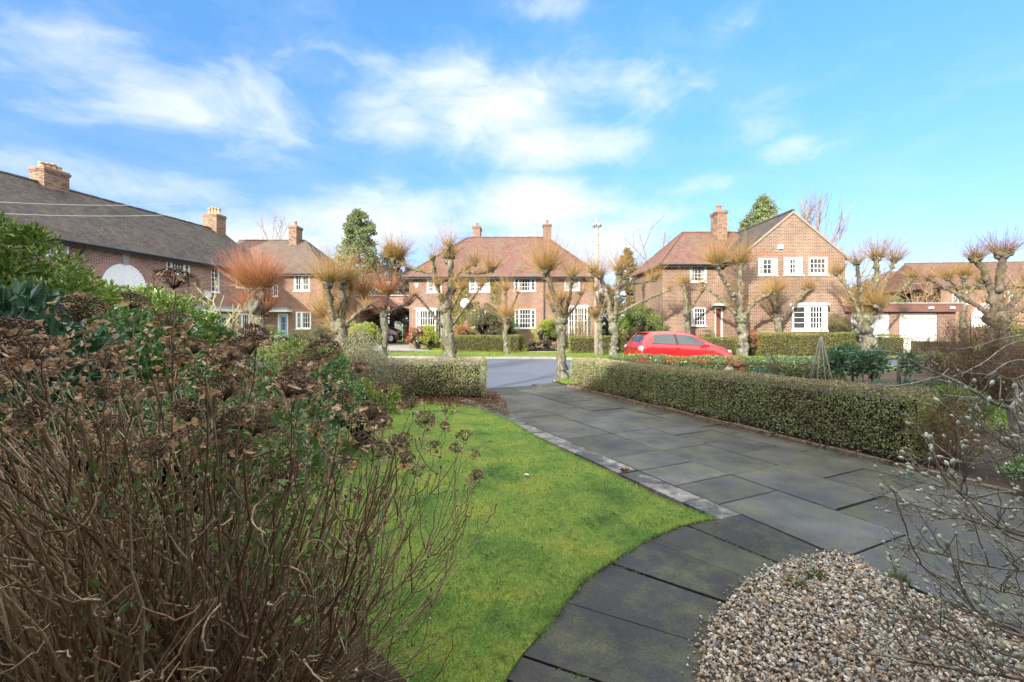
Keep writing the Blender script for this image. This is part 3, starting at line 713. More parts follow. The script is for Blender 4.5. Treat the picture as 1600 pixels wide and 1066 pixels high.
def door(parent, r, mat, y=0, depth=.11, glass=(3, 2), handle=True):
    u0, u1, z0, z1 = r; g = GM(); f = .07
    g.box(u0, u0+f, y+.01, y+depth, z0, z1, 1); g.box(u1-f, u1, y+.01, y+depth, z0, z1, 1); g.box(u0+f, u1-f, y+.01, y+depth, z1-f, z1, 1)
    a, b, c, d = u0+f, u1-f, z0+.02, z1-f; yb = y+depth-.012
    g.box(a, b, yb-.02, yb, c, d)
    pn = [(a+.12, b-.12, c+.2, c+.72)]
    for q in pn: g.box(q[0], q[1], yb-.032, yb-.021, q[2], q[3])
    o = g.build('door', [M[mat], M['white']], parent)
    ga, gb, gc, gd = a+.14, b-.14, c+(d-c)*.52, d-.16
    GM().quad([(ga,yb-.024,gc),(gb,yb-.024,gc),(gb,yb-.024,gd),(ga,yb-.024,gd)]).build('pane', M['glass'], o)
    q = GM()
    for k in range(glass[0]+1): x = ga+(gb-ga)*k/glass[0]; q.box(x-.012, x+.012, yb-.036, yb-.026, gc, gd)
    for k in range(glass[1]+1): z = gc+(gd-gc)*k/glass[1]; q.box(ga, gb, yb-.037, yb-.027, z-.012, z+.012)
    q.build('glazing_bars', M[mat], o)
    GM().box(a+(b-a)*.36, a+(b-a)*.64, yb-.034, yb-.0215, c+.92, c+.98).build('letterbox', M['black'], o)
    if handle: h = GM(); lump(h, (b-.08, yb-.05, c+1.0), .028, 0, base=ICO1); h.build('handle', M['black'], o, True)
    return o
def dish(parent, x, z, r=.3, mat='stone', name='satellite_dish', face=(-.3,-1,.35)):
    g = GM(); f = unit(np.array(face)); s = unit(np.cross(f, (0,0,1))); t_ = np.cross(s, f); c = np.array([x,-.3,z])
    rings = [(0,-.05),(r*.4,-.042),(r*.75,-.015),(r,.02)]; V = []; n = 18
    for rr, off in rings:
        for k in range(n): a_ = 2*PI*k/n; V.append(c+f*off+s*math.cos(a_)*rr+t_*math.sin(a_)*rr*1.05)
    F = [[i*n+k, i*n+(k+1) % n, (i+1)*n+(k+1) % n, (i+1)*n+k] for i in range(3) for k in range(n)]
    g.add(V, F); g.tube([c-f*.05, (x,0,z-.05)], .015, 6); g.tube([c-t_*r, c-t_*r*.6+f*.28, c+f*.3], .009, 5); g.box(x-.05, x+.05, -.02, 0, z-.12, z+.02)
    return g.build(name, plain('pale_grey_dish', (.52,.52,.50)), parent)
def alarm(parent, x, z, w_=.24, h=.28, arch=False):
    g = GM()
    if arch:
        n = 10; P = [(x+w_/2*math.cos(a), z+h*.35+h*.65*math.sin(a)) for a in np.linspace(0, PI, n)]+[(x-w_/2, z), (x+w_/2, z)]
        V = [(a, -.002, b) for a, b in P]+[(x+(a-x)*.9, -.09, z+h*.45+(b-z-h*.45)*.9) for a, b in P]; k = len(P)
        g.add(V, np.array([[i, (i+1) % k, k+(i+1) % k, k+i] for i in range(k)])); g.F.append((np.array([[k+i for i in range(k)]]), 0))
    else:
        g.box(x-w_/2, x+w_/2, -.05, -.002, z+.08, z+h); g.box(x-w_/2+.05, x+w_/2-.05, -.055, -.003, z, z+.079)
    return g.build('alarm_box', M['white'], parent)
def canopy(parent, u0, u1, z, d=.55, lead=True):
    g = GM(); g.box(u0, u1, -d, -.002, z, z+.11); g.box(u0-.03, u1+.03, -d-.03, -.002, z+.11, z+.14)
    o = g.build('canopy', M['white'], parent)
    if lead:
        m = (u0+u1)/2; V = [(u0,-d,z+.142),(u1,-d,z+.142),(u1,-.003,z+.142),(u0,-.003,z+.142),(u0+.35,-.15,z+.34),(u1-.35,-.15,z+.34),(u1-.35,-.003,z+.34),(u0+.35,-.003,z+.34)]
        GM().add(V, [(0,1,5,4),(1,2,6,5),(3,0,4,7),(4,5,6,7)]).build('canopy_roof', M['lead'], o)
    return o
def bay(parent, u0, u1, z0, z1, d, front, sidel, mat='white', ang=.35):
    """canted bay window of three faces with a flat lead-topped head"""
    g = GM(); gl = GM(); P = [(u0, 0), (u0+ang, -d), (u1-ang, -d), (u1, 0)]
    lights = [sidel, front, sidel]
    for (a, b), ls in zip(zip(P[:-1], P[1:]), lights):
        a, b = np.array(a), np.array(b); L = np.linalg.norm(b-a); t_ = (b-a)/L; nn = np.array([-t_[1], t_[0]])
        def bx(s0, s1, q0, q1, c, e, gg=g, mi=0):
            V = [];
            for z in (c, e):
                for s, q in ((s0,q0),(s1,q0),(s1,q1),(s0,q1)): p = a+t_*s+nn*q; V.append((p[0], p[1], z))
            gg.add(V, [(0,3,2,1),(4,5,6,7),(0,1,5,4),(1,2,6,5),(2,3,7,6),(3,0,4,7)], mi)
        bx(0, .07, 0, .07, z0, z1); bx(L-.07, L, 0, .07, z0, z1); bx(.07, L-.07, 0, .07, z1-.1, z1); bx(.07, L-.07, 0, .07, z0, z0+.12)
        x = .07; tot = sum(l[0] for l in ls)
        for i, (rw, c, r_) in enumerate(ls):
            w_ = (L-.14)*rw/tot; s0, s1 = x+(.03 if i else 0), x+w_-(.03 if i < len(ls)-1 else 0); x += w_
            if i: bx(s0-.06, s0, .004, .06, z0+.12, z1-.1)
            if c == 0: bx(s0, s1, .03, .045, z0+.12, z1-.1); continue
            for k in range(1, c): q = s0+(s1-s0)*k/c; bx(q-.012, q+.012, .02, .05, z0+.12, z1-.1)
            for k in range(1, r_): z = z0+.12+(z1-z0-.22)*k/r_; bx(s0, s1, .022, .048, z-.012, z+.012)
            V = [(*(a+t_*s+nn*.05), z) for s, z in ((s0,z0+.12),(s1,z0+.12),(s1,z1-.1),(s0,z1-.1))]; gl.add(V, [(0,1,2,3)])
    o = g.build('bay_window', M[mat], parent); gl.build('pane', M['glass'], o)
    h = GM(); PP = [(u0-.12,-.003),(u0+ang-.08,-d-.1),(u1-ang+.08,-d-.1),(u1+.12,-.003)]; h.prism(PP, z1, z1+.1); h.prism([(u0-.1,-.003),(u0+ang,-d-.06),(u1-ang,-d-.06),(u1+.1,-.003)], z1+.1, z1+.15, 1); q = GM(); q.prism([(u0-.05,-.003),(u0+ang-.03,-d-.05),(u1-ang+.03,-d-.05),(u1+.05,-.003)], z0-.07, z0); q.build('sill', M[mat], o)
    h.build('bay_head', [M[mat], M['lead']], o)
    return o

# ---- long brick terrace on the left, front running away from the camera
th = math.atan2(10.8, 1.4)
Fl = Facade(-19.7, 17.5, th)
LT = empty('brick_terrace', (-19.7, 17.5, 0), th, 'long shaded brick terrace with dark tiled roof and white arch panel', 'house')
LE, HE, RZ, DP = 14.3, 5.55, 8.65, 8.2
U0 = -12.0
holes = []; 
wA = Fl.px(70, 371, 108, 398); wB = Fl.px(260, 400, 297, 424); wS = Fl.px(330, 410, 343, 456); wT = Fl.px(369, 420, 383, 449)
gC = Fl.px(262, 487, 318, 512); dr1 = Fl.px(340, 486, 359, 520); frw = Fl.px(370, 484, 391, 521)
wB = (wB[0], wB[1], wB[2]-.08, wB[3]); wA = (wA[0], wA[1], wA[2], wA[3])
dr1 = (dr1[0], dr1[1], .12, 2.35); frw = (frw[0], frw[1], .25, 2.42); gC = (gC[0], gC[1], .95, 2.3)
wX = (U0+2.2, U0+3.9, wA[2], wA[3])
holes = [wA, wB, wS, wT, gC, dr1, frw, wX]
g = GM(); wall_face(g, LE, HE, holes, z0=-.12, u0=U0)
g.add([(U0,0,-.12),(U0,DP,-.12),(U0,DP,HE),(U0,0,HE),(U0,DP/2,RZ-.1)], [(1,0,3,2)]); g.add([(U0,0,HE),(U0,DP,HE),(U0,DP/2,RZ-.1)], [(0,1,2)])
g.add([(U0,DP,-.12),(LE,DP,-.12),(LE,DP,HE),(U0,DP,HE)], [(1,0,3,2)])
# arch: ring, keystone, panel
ua, ub = Fl.u(157), Fl.u(228); uc = (ua+ub)/2; ra = (ub-ua)/2; zs = Fl.z(192, 412)-ra
def arc_ring(g, cx, cz, r0, r1, y0, y1, n, a0=0, a1=PI, mi=0):
    V, F = [], []
    for i in range(n+1):
        a = a0+(a1-a0)*i/n
        for r in (r0, r1):
            for y in (y0, y1): V.append((cx+math.cos(a)*r, y, cz+math.sin(a)*r))
    for i in range(n): k = 4*i; F += [(k,k+4,k+6,k+2),(k+1,k+3,k+7,k+5),(k,k+1,k+5,k+4),(k+2,k+6,k+7,k+3)]
    g.add(V, F, mi)
arc_ring(g, uc, zs, ra, ra+.42, -.035, .05, 28, mi=1)
g.box(ua-.42, ua, -.035, .05, zs-1.2, zs, 1); g.box(ub, ub+.42, -.035, .05, zs-1.2, zs, 1)
for r in (wA, wB, wX): soldier(g, r, 1, .12)
g.box(U0, LE, -.03, .02, 5.08, 5.16)
g.build('wall', [M['brick_dark'], M['brick_dark_soldier']], LT)
kg = GM(); kg.add([(uc-.13,-.09,zs+ra-.03),(uc+.13,-.09,zs+ra-.03),(uc+.2,-.09,zs+ra+.55),(uc-.2,-.09,zs+ra+.55),(uc-.13,0,zs+ra-.03),(uc+.13,0,zs+ra-.03),(uc+.2,0,zs+ra+.55),(uc-.2,0,zs+ra+.55)], [(0,1,2,3),(0,4,5,1),(1,5,6,2),(2,6,7,3),(3,7,4,0)])
kg.build('keystone', M['stone'], LT)
pg = GM(); n = 24; P = [(uc+math.cos(a)*ra, zs+math.sin(a)*ra) for a in np.linspace(0, PI, n+1)]
V = [(uc, -.01, zs)]+[(x, -.01, z) for x, z in P]
for i in range(n):      # fluted fan of thin boards
    a, b = P[i], P[i+1]; m_ = ((a[0]+b[0])/2, (a[1]+b[1])/2)
    pg.add([(uc,-.012,zs),(a[0],-.012,a[1]),(m_[0],-.034,m_[1]),(b[0],-.012,b[1])], [(0,2,1),(0,3,2)])
pg.box(ua, ub, -.02, .01, zs-1.15, zs)
pg.build('arch_panel', M['white'], LT)
gp = GM(); wd = (ub-ua)
for k in range(2): gp.box(ua+.05+k*wd/2, ua+wd/2-.05+k*wd/2, -.05, -.0205, .02, zs-1.2+.0)
gp.build('garage_door', M['white'], LT)
window(LT, wA, [(1,2,3,0),(1,2,3,0)], curtain=.5); window(LT, wX, [(1,2,3,0),(1,2,3,0)], curtain=.5)
window(LT, wB, [(.8,1,3,1),(2.4,4,2,1),(.8,1,3,1)], curtain=.1); window(LT, wS, [(1,2,6,0)], curtain=.3); window(LT, wT, [(1,2,3,1)], curtain=.3)
window(LT, gC, [(.8,2,3,1),(2,4,3,0),(.8,2,3,1)], curtain=.2); window(LT, frw, [(1,2,6,1),(1.4,3,6,1)], curtain=.25)
door(LT, dr1, 'door_white', glass=(3, 2))
uA, uB = Fl.u(322), Fl.u(366); canopy(LT, uA, uB, 2.5, .6, True)
g = GM(); uA, uB = Fl.u(256), Fl.u(322); g.box(uA, uB-.05, -.35, -.002, 2.48, 2.62); g.add([(uA,-.35,2.622),(uB-.05,-.35,2.622),(uB-.05,-.003,2.85),(uA,-.003,2.85)], [(0,1,2,3)])
g.build('lead_ledge', M['lead'], LT)
GM().tube([(0,0,0),(0,0,.01)], .01, 4)
dish(LT, Fl.u(317), Fl.z(317, 460), .24)
lg = GM(); lump(lg, (Fl.u(362), -.12, 2.25), .09, 0, base=ICO1); lg.build('porch_lamp', plain('opal_lamp', (.7,.62,.5), (.7,.6,.45), rough=.3), LT, True)
g, zo = roof_hip(LE+1.5, DP, HE, RZ, hipl=0, hipr=0, u0=U0); g.build('roof', M['tile_dark'], LT); gutter(LT, LE-.3, zo, u0=U0); pipe(LT, Fl.u(124), zo, z0=0)
# chimneys on the ridge
def ridge_u(px):     # ridge is at local y = DP/2
    n_ = np.array([-math.sin(th), math.cos(th)]); o = Fl.o+n_*DP/2; k = (px-CX)/FPX
    return (k*o[1]-o[0])/(Fl.d[0]-k*Fl.d[1])
u_ = ridge_u(58); ub_ = ridge_u(98); chimney(LT, (u_+ub_)/2, DP/2, RZ-.5, 9.42, ub_-u_, .8, 4, along='x', pot='pot_tan', ph=.3, pr=.13)
u_ = ridge_u(330); chimney(LT, u_+.3, DP/2, RZ-.7, 9.7, .9, 1.1, 4, along='y', pot='pot_tan', ph=.55, pr=.12)

# ---- wing facing the camera at the end of the left terrace
LW = empty('brick_house', (-18.6, 32.0, 0), 0, 'hip roofed brick house end with pale blue door, beyond the left terrace', 'house')
Fw = Facade(-18.6, 32.0, 0)
wl = 5.3; Dw = 7.6
ww1 = Fw.px(426, 445, 434, 463); ww2 = Fw.px(459, 425, 484, 455); ww3 = Fw.px(462, 487, 486, 514); dd = Fw.px(434, 488, 448, 522); dd = (dd[0], dd[1]+.1, .08, 2.45)
ww2 = (ww2[0], ww2[1], ww2[2], ww2[3]); hs_ = [ww1, ww2, ww3, dd]
g = GM(); wall_face(g, wl, 5.5, hs_, z0=-.1, u0=-.6)
sr = (1.6, 2.3, .35, 2.15)
# right side wall (faces +X), with a narrow window
g2 = GM(); wall_face(g2, Dw, 5.5, [(3.9, 4.7, .8, 2.2)], z0=-.1)
for V_, (F_, mi_) in zip(g2.V, g2.F): pass
for V_ in g2.V:      # rotate local facade into the side plane: (u,y,z) -> (wl-y, u, z)
    x = V_[:, 0].copy(); V_[:, 0] = wl-V_[:, 1]; V_[:, 1] = x
off = g.n
g.V += g2.V; g.T += g2.T; g.F += [(F_+off, mi_) for F_, mi_ in g2.F]; g.n += g2.n
g.box(-.6, -.5, .05, Dw, -.1, 5.5); g.box(-.6, wl-.1, Dw-.1, Dw, -.1, 5.5)
soldier(g, ww3, 1, .2)
g.build('wall', [M['brick_sun'], M['brick_soldier']], LW)
sidew = empty('side_window_mount', (wl, 0, 0), PI/2); sidew.parent = LW; sidew.name = 'side_bay'
window(sidew, (3.9, 4.7, .8, 2.2), [(1,2,4,1)], curtain=.3)
window(LW, ww1, [(1,2,2,0)]); window(LW, ww2, [(1,2,3,1),(1,2,3,1)], curtain=.35); window(LW, ww3, [(.7,2,3,1),(1.3,3,3,1)], curtain=.3)
door(LW, dd, 'door_blue', glass=(3, 2)); canopy(LW, Fw.u(420), Fw.u(457), 2.56, .7, True)
g, zo = roof_hip(wl, Dw, 5.5, 8.3, hipl=0, u0=-2.5, hipr=3.0); g.build('roof', M['tile_grey'], LW); gutter(LW, wl, zo, u0=-.6)
chimney(LW, (458-CX)/FPX*35.2+18.6, Dw/2-.2, 7.7, 9.35, .6, 1.0, 1, along='y', pot='pot_red', ph=.4)

# ---- pair of houses in the middle with a hipped red roof
Fm = Facade(-7.45, 33.0, 0)
MH = empty('brick_house', (-7.45, 33.0, 0), 0, 'wide sunlit brick house with hipped red tiled roof in the middle', 'house')
WL = Fm.u(932)
r1 = Fm.px(667, 430, 690, 457); r2 = Fm.px(733, 430, 766, 456); r3 = Fm.px(803, 429, 837, 455); r4 = Fm.px(882, 430, 906, 454); r5 = Fm.px(925, 430, 932.5, 454); r5 = (r5[0]-.5, r5[1]-.3, r5[2], r5[3])
q1 = Fm.px(735, 484, 760, 512); q2 = Fm.px(804, 483, 837, 513)
g = GM(); wall_face(g, WL, 5.45, [r1, r2, r3, r4, q1, q2], z0=-.1); g.box(0, .1, .14, 7.8, -.1, 5.45); g.box(WL-.1, WL, .14, 7.8, -.1, 5.45); g.box(.1, WL-.1, 7.7, 7.8, -.1, 5.45)
for r in (q1, q2): soldier(g, r, 1, .2)
g.box(-.02, WL+.02, -.035, .03, 5.16, 5.3, 1)
for i in range(int(WL/.32)): g.box(i*.32+.05, i*.32+.2, -.07, -.036, 5.18, 5.3, 1)
g.build('wall', [M['brick_sun'], M['brick_soldier']], MH)
L3 = [(.75,1,4,1),(2.2,4,4,0),(.75,1,4,1)]
window(MH, r1, [(1,2,4,1),(1,2,4,1)], curtain=.5); window(MH, r2, [(1,2,4,1),(1.4,2,4,0),(1,2,4,1)], curtain=.75); window(MH, r3, L3, curtain=.2); window(MH, r4, [(1,0,1,1),(1,1,1,1)], curtain=.9)
window(MH, q1, [(1,2,4,1),(1,2,4,1)], curtain=.2); window(MH, q2, L3, curtain=.15)
b0 = Fm.u(650), Fm.u(690); bay(MH, b0[0], b0[1], .5, 2.75, .5, [(1,3,4),(1,3,4)], [(1,2,4)])
b1 = Fm.u(888), Fm.u(924); bay(MH, b1[0], b1[1], .5, 2.95, .5, [(.5,1,5),(1.2,3,5),(.5,1,5)], [(1,2,5)])
alarm(MH, Fm.u(651), Fm.z(651, 449)); dish(MH, Fm.u(727), Fm.z(727, 474), .34)
pipe(MH, Fm.u(850), 5.2)
g, zo = roof_hip(WL, 7.8, 5.45, 8.75, hipl=3.9, hipr=3.3, ov=.4); g.build('roof', M['tile_red'], MH); gutter(MH, WL, zo, ov=.4)
chimney(MH, Fm.u(728)*1.1, 3.9+1.3, 7.3, 9.85, .62, 1.5, 1, along='y', pot='pot_red', mat='brick_sun'); chimney(MH, (855-CX)/FPX*36.9+7.45, 3.9, 8.3, 9.8, .62, .62, 1, pot='pot_red', mat='brick_sun')
ivy = leafmat('yellow_green_creeper', [(.10,.14,.03),(.19,.24,.05),(.26,.27,.06),(.14,.17,.04)], .5, .2)
def creeper(parent, rects, n, name='creeper'):
    P = []
    A_ = [(b-a)*(d-c) for a, b, c, d in rects]
    for (a, b, c, d), A1 in zip(rects, A_):
        k = int(n*A1/sum(A_)); u = rng.uniform(a, b, k); z = rng.uniform(c, d, k); nz = np.array([mnoise.noise(Vector((x*1.6, z_*1.1, 7))) for x, z_ in zip(u, z)])
        e = np.minimum.reduce([u-a, b-u, (d-z)])/(.25*(b-a)); ok = nz+np.clip(e, 0, 1)*.7 > .28; P.append(np.column_stack([u[ok], -rng.uniform(.01, .14, ok.sum()), z[ok]]))
    P = np.concatenate(P); d = rng.normal(0, .5, P.shape)+np.array([0,-.3,-.6]); V, F = leaves(P, d, rng.uniform(.05, .11, len(P)), .8); g = GM(); g.add(V, F); return g.build(name, ivy, parent)
creeper(MH, [(Fm.u(700), Fm.u(733), .6, 5.4), (Fm.u(710), Fm.u(750), .1, 3.6), (Fm.u(764), Fm.u(786), 3.2, 4.9)], 7000)

# ---- brick house on the right: gabled front and hipped side range
Fg = Facade(12.55, 25.0, 0); GWd = 5.75; he = 5.45; hp = 7.85
RH = empty('brick_house', (12.55, 25.0, 0), 0, 'sunlit brick house with large gable and white bay window on the right', 'house')
ra1 = Fg.px(1185, 403, 1215, 430); ra2 = Fg.px(1225, 402.5, 1254.5, 429.5); ra3 = Fg.px(1264, 402, 1293, 429)
g = GM(); wall_face(g, GWd, he, [ra1, ra2, ra3], z0=-.1)
g.add([(0,0,he),(GWd,0,he),(GWd/2,0,hp)], [(0,1,2)]); g.box(GWd-.1, GWd, .14, 8.0, -.1, he); g.box(0, .1, .14, 8, -.1, he); g.box(.1, GWd-.1, 7.9, 8, -.1, he)
for r in (ra1, ra2, ra3): soldier(g, r, 1, .22)
# side range, front 2 m further back
Fs = Facade(8.95, 27.0, 0); sx0 = 8.95-12.55; hs1 = [Fs.px(1078, 414, 1104, 441), Fs.px(1080, 481, 1103, 509), Fs.px(1117, 481, 1129, 522), Fs.px(1143, 487, 1150, 506)]
hs1[2] = (hs1[2][0], hs1[2][1], .05, 2.7)
g2 = GM(); wall_face(g2, 3.6, he, hs1, z0=-.1, depth=.11)
for V_ in g2.V: V_[:, 0] += sx0; V_[:, 1] += 2.0
off = g.n; g.V += g2.V; g.T += g2.T; g.F += [(F_+off, mi_) for F_, mi_ in g2.F]; g.n += g2.n
g.box(sx0, sx0+.1, 2.14, 8.0, -.1, he); g.box(sx0+.1, 0, 7.9, 8.0, -.1, he)
g.box(sx0, sx0+3.6, 1.965, 2.0, he-.32, he-.18, 1)
g.build('wall', [M['brick_gable'], M['brick_soldier']], RH)
sr_ = empty('side_range', (sx0, 2.0, 0)); sr_.parent = RH
G43 = [(1,4,3,1)]
window(RH, ra1, G43, curtain=.5); window(RH, ra2, G43, curtain=.7); window(RH, ra3, G43, curtain=.05)
window(sr_, hs1[0], [(1,4,4,1)], curtain=.3); window(sr_, hs1[1], [(.4,1,4,1),(1.6,4,4,0)], curtain=.1); window(sr_, hs1[3], [(1,1,3,0)])
window(sr_, (hs1[1][0]-.1+0, hs1[1][0]-.1+.001, 1, 1.001), [(1,1,1,0)], sill=False) if False else None
door(sr_, hs1[2], 'door_brown', glass=(2, 2)); canopy(sr_, Fs.u(1112), Fs.u(1138), 2.78, .7, False)
bb = Fg.u(1238), Fg.u(1291); bay(RH, bb[0], bb[1], 1.37, 2.72, .6, [(.35,0,1),(1.3,4,4),(.35,0,1)], [(1,1,4)])
gb = GM(); gb.prism([(bb[0]+.05,-.001),(bb[0]+.4,-.55),(bb[1]-.4,-.55),(bb[1]-.05,-.001)], -.1, 1.29); gb.build('bay_base', M['brick_gable'], RH)
alarm(RH, Fg.u(1219), Fg.z(1219, 389), .3, .26, True)
# gable roof (ridge runs back), then hipped range roof
g = GM(); ov = .28; k = (hp-he)/(GWd/2); zo = he-ov*k; yb = 8.3
def slope(P, th_=.08):
    P = np.array(P, float); n = len(P); B_ = P-np.array([0,0,th_]); g.add(np.concatenate([P, B_]), [[i for i in range(n)]]); k_ = g.n-2*n
    g.F.append((np.array([[k_+n+i for i in reversed(range(n))]]), 0)); g.F.append((np.array([[k_+i, k_+n+i, k_+n+(i+1) % n, k_+(i+1) % n] for i in range(n)]), 0))
slope([(-ov,-.07,zo+.09),(GWd/2,-.07,hp+.09),(GWd/2,yb,hp+.09),(-ov,yb,zo+.09)]); slope([(GWd/2,-.07,hp+.09),(GWd+ov,-.07,zo+.09),(GWd+ov,yb,zo+.09),(GWd/2,yb,hp+.09)])
for i in range(26): g.tube([(GWd/2,-.07+i*.32,hp+.1),(GWd/2,.24+i*.32,hp+.1)], .08, 6)
g.build('roof', M['tile_dark'], RH)
g, zo2 = roof_hip(3.9+1.6, 6.0, he, 7.75, hipl=2.3, hipr=0, ov=.3, u0=0); g.build('side_roof', M['tile_red'], sr_); gutter(sr_, 3.3, zo2, ov=.3)
vb = GM()
for s in (-1, 1):
    V = [(GWd/2,-.075,hp+.085),(GWd/2+s*(GWd/2+ov),-.075,zo+.085),(GWd/2+s*(GWd/2+ov),-.075,zo-.06),(GWd/2,-.075,hp-.06)]; V += [(x,-.001,z) for x,_,z in V]
    vb.add(V, [(0,1,2,3),(3,2,6,7),(0,4,5,1)])
vb.build('verge_board', plain('pale_verge_mortar', (.28,.23,.18)), RH)
chimney(sr_, (1122-CX)/FPX*29.7-8.95, 2.6, 7.0, 9.0, .62, 1.0, 1, along='y', pot='pot_red', ph=.42, pr=.16)

# ---- garages to the right of it
GA = empty('garage_block', (18.35, 26.0, 0), 0, 'low flat roofed garages with two white doors beside the gabled house', 'garage')
Fa = Facade(18.35, 26.0, 0); gw = 7.0
d1 = (Fa.u(1330), Fa.u(1391.5), -.02, 2.32); d2 = (Fa.u(1406), Fa.u(1466), -.02, 2.32)
g = GM(); wall_face(g, gw, 2.42, [d1, d2], z0=-.1, depth=.2); g.box(0, gw, 5.4, 5.5, -.1, 2.42); g.box(gw-.1, gw, .21, 5.39, -.1, 2.42); g.build('wall', M['brick_sun'], GA)
g = GM(); g.box(-.06, gw+.15, -.28, -.22, 2.40, 2.86); g.box(-.06, gw+.15, -.219, 5.6, 2.425, 2.84); g.build('fascia', M['fascia'], GA)
g = GM(); g.box(-.1, gw+.2, -.32, 5.65, 2.862, 2.92); g.build('roof', plain('felt_roof_edge', (.34,.31,.28), (.26,.24,.22)), GA)
for d_ in (d1, d2):
    g = GM(); a, b, c, e = d_; g.box(a, b, .12, .16, c, e)
    n_ = 14
    for i in range(n_): x = a+.06+(b-a-.12)*i/n_; g.box(x+.01, x+(b-a-.12)/n_-.01, .105, .121, c+.08, e-.55)
    g.box(a, b, .100, .1195, e-.08, e); g.box(a, a+.05, .101, .1195, c, e-.08); g.box(b-.05, b, .101, .1195, c, e-.08)
    o = g.build('garage_door', M['white'], GA)
    q = GM()
    for i in range(4):
        x = a+.12+(b-a-.24)*i/4; q.box(x+.06, x+(b-a-.24)/4-.06, .098, .119, e-.36, e-.17)
    q.build('pane', plain('obscured_glass', (.32,.34,.26), (.24,.26,.2), rough=.3), o)
    h = GM(); h.box((a+b)/2-.06, (a+b)/2+.06, .08, .104, 1.0, 1.03); h.build('handle', M['black'], o)
for x in (1447, 1480): g = GM(); g.box(Fa.u(x)-.12, Fa.u(x)+.12, -.36, -.285, 2.58, 2.68); g.build('floodlight', M['white'], GA)

# ---- far right: two more houses
FR = empty('brick_house', (42.3, 52, 0), 0, 'distant brick house with hipped tiled roof seen above the garages', 'house')
g = GM(); wall_face(g, 10.5, 5.5, [(2.2,3.6,3.2,4.6), (6.5,8,3.2,4.6)], z0=-.1); g.box(0,.1,.12,8,-.1,5.5); g.build('wall', M['brick_sun'], FR)
window(FR, (2.2,3.6,3.2,4.6), [(1,2,3,1),(1,2,3,1)], curtain=.3); window(FR, (6.5,8,3.2,4.6), [(1,2,3,1),(1,2,3,1)], curtain=.3)
g, zo = roof_hip(10.5, 8, 5.5, 8.2, hipl=4, hipr=1.5); g.build('roof', M['tile_red'], FR); gutter(FR, 10.5, zo)
F2 = Facade(40.5, 43.0, math.radians(-6))
FT = empty('brick_terrace', (40.5, 43.0, 0), math.radians(-6), 'distant brick terrace with long red roof and white arch panels on the far right', 'house')
tl = 24
g = GM(); hh2 = [(x, x+1.3, 3.6, 4.8) for x in (1.0, 5.2, 14.5, 17.5)]; wall_face(g, tl, 5.5, hh2, z0=-.1)
arcs = [(2.3-2.0, .9, 2.1), (4.1, 1.45, 2.35), (9.3, 1.45, 2.35)]
for cx_, r_, z_ in arcs: arc_ring(g, cx_, z_, r_, r_+.3, -.04, .03, 20, mi=1)
g.build('wall', [M['brick_sun'], M['brick_soldier']], FT)
for cx_, r_, z_ in arcs:
    pg = GM(); P = [(cx_+math.cos(a)*r_, z_+math.sin(a)*r_) for a in np.linspace(0, PI, 20)]
    pg.add([(x,-.02,z) for x, z in P], [list(range(20))]); pg.box(cx_-r_, cx_+r_, -.05, -.001, z_-.9, z_-.06); pg.build('arch_panel', M['white'], FT)
for h in hh2: window(FT, h, [(1,2,3,1),(1,2,3,1)], curtain=.3)
g, zo = roof_hip(tl, 8, 5.5, 8.0, hipl=0, hipr=0, u0=0); g.build('roof', M['tile_red'], FT); gutter(FT, tl, zo)
chimney(FT, 12, 4, 7.6, 9.2, .8, .8, 2, along='x', pot='pot_red')

# ---- dark brick link with a wide carriage arch between the left houses and the middle house
LK = empty('brick_archway', (-13.25, 38.6, 0), 0, 'low brick link with a wide dark arched opening left of the middle house', 'archway')
lw, lh = 5.75, 4.1; zsp, rx, rz = 2.35, 2.8, .85; cxk = lw/2
g = GM(); n = 24; A_ = np.linspace(PI, 0, n+1); P = [(cxk+rx*math.cos(a), zsp+rz*math.sin(a)) for a in A_]
for y in (0, .35):
    for i in range(n): a, b = P[i], P[i+1]; f = [(a[0],y,a[1]),(b[0],y,b[1]),(b[0],y,lh),(a[0],y,lh)]; g.quad(f)
    g.quad([(0,y,-.1),(P[0][0],y,-.1),(P[0][0],y,lh),(0,y,lh)]); g.quad([(P[-1][0],y,-.1),(lw,y,-.1),(lw,y,lh),(P[-1][0],y,lh)])
for i in range(n): a, b = P[i], P[i+1]; g.quad([(a[0],0,a[1]),(a[0],.35,a[1]),(b[0],.35,b[1]),(b[0],0,b[1])])
g.box(0, .12, .36, 6, -.1, lh); g.box(lw-.12, lw, .36, 6, -.1, lh)
g.build('wall', M['brick_dark'], LK)
g = GM(); g.box(-.05, lw+.05, -.12, .5, lh, lh+.12); g.box(0, lw, .5, 6.2, lh-.25, lh-.1); g.build('coping', M['stone'], LK)
# timber fence with pale tips inside the arch
fn = empty('picket_fence', (-11.0, 46.0, 0), 0, 'dark timber fence with pale picket tips beyond the archway', 'fence')
g = GM(); q = GM()
for i in range(26):
    x = i*.16; h = 1.9+.12*math.sin(i*.25); g.box(x, x+.13, 0, .025, 0, h); q.box(x+.03, x+.09, -.01, .034, h, h+.12)
    if 8 < i < 20 and i % 2: q.box(x+.04, x+.09, -.012, -.002, .45, .55)
g.box(-.1, 4.2, .03, .08, .4, .5); g.box(-.1, 4.2, .03, .08, 1.3, 1.4)
g.build('boards', plain('weathered_dark_boards', (.10,.085,.075), (.06,.05,.045), 9), fn); q.build('picket_tips', M['white'], fn)

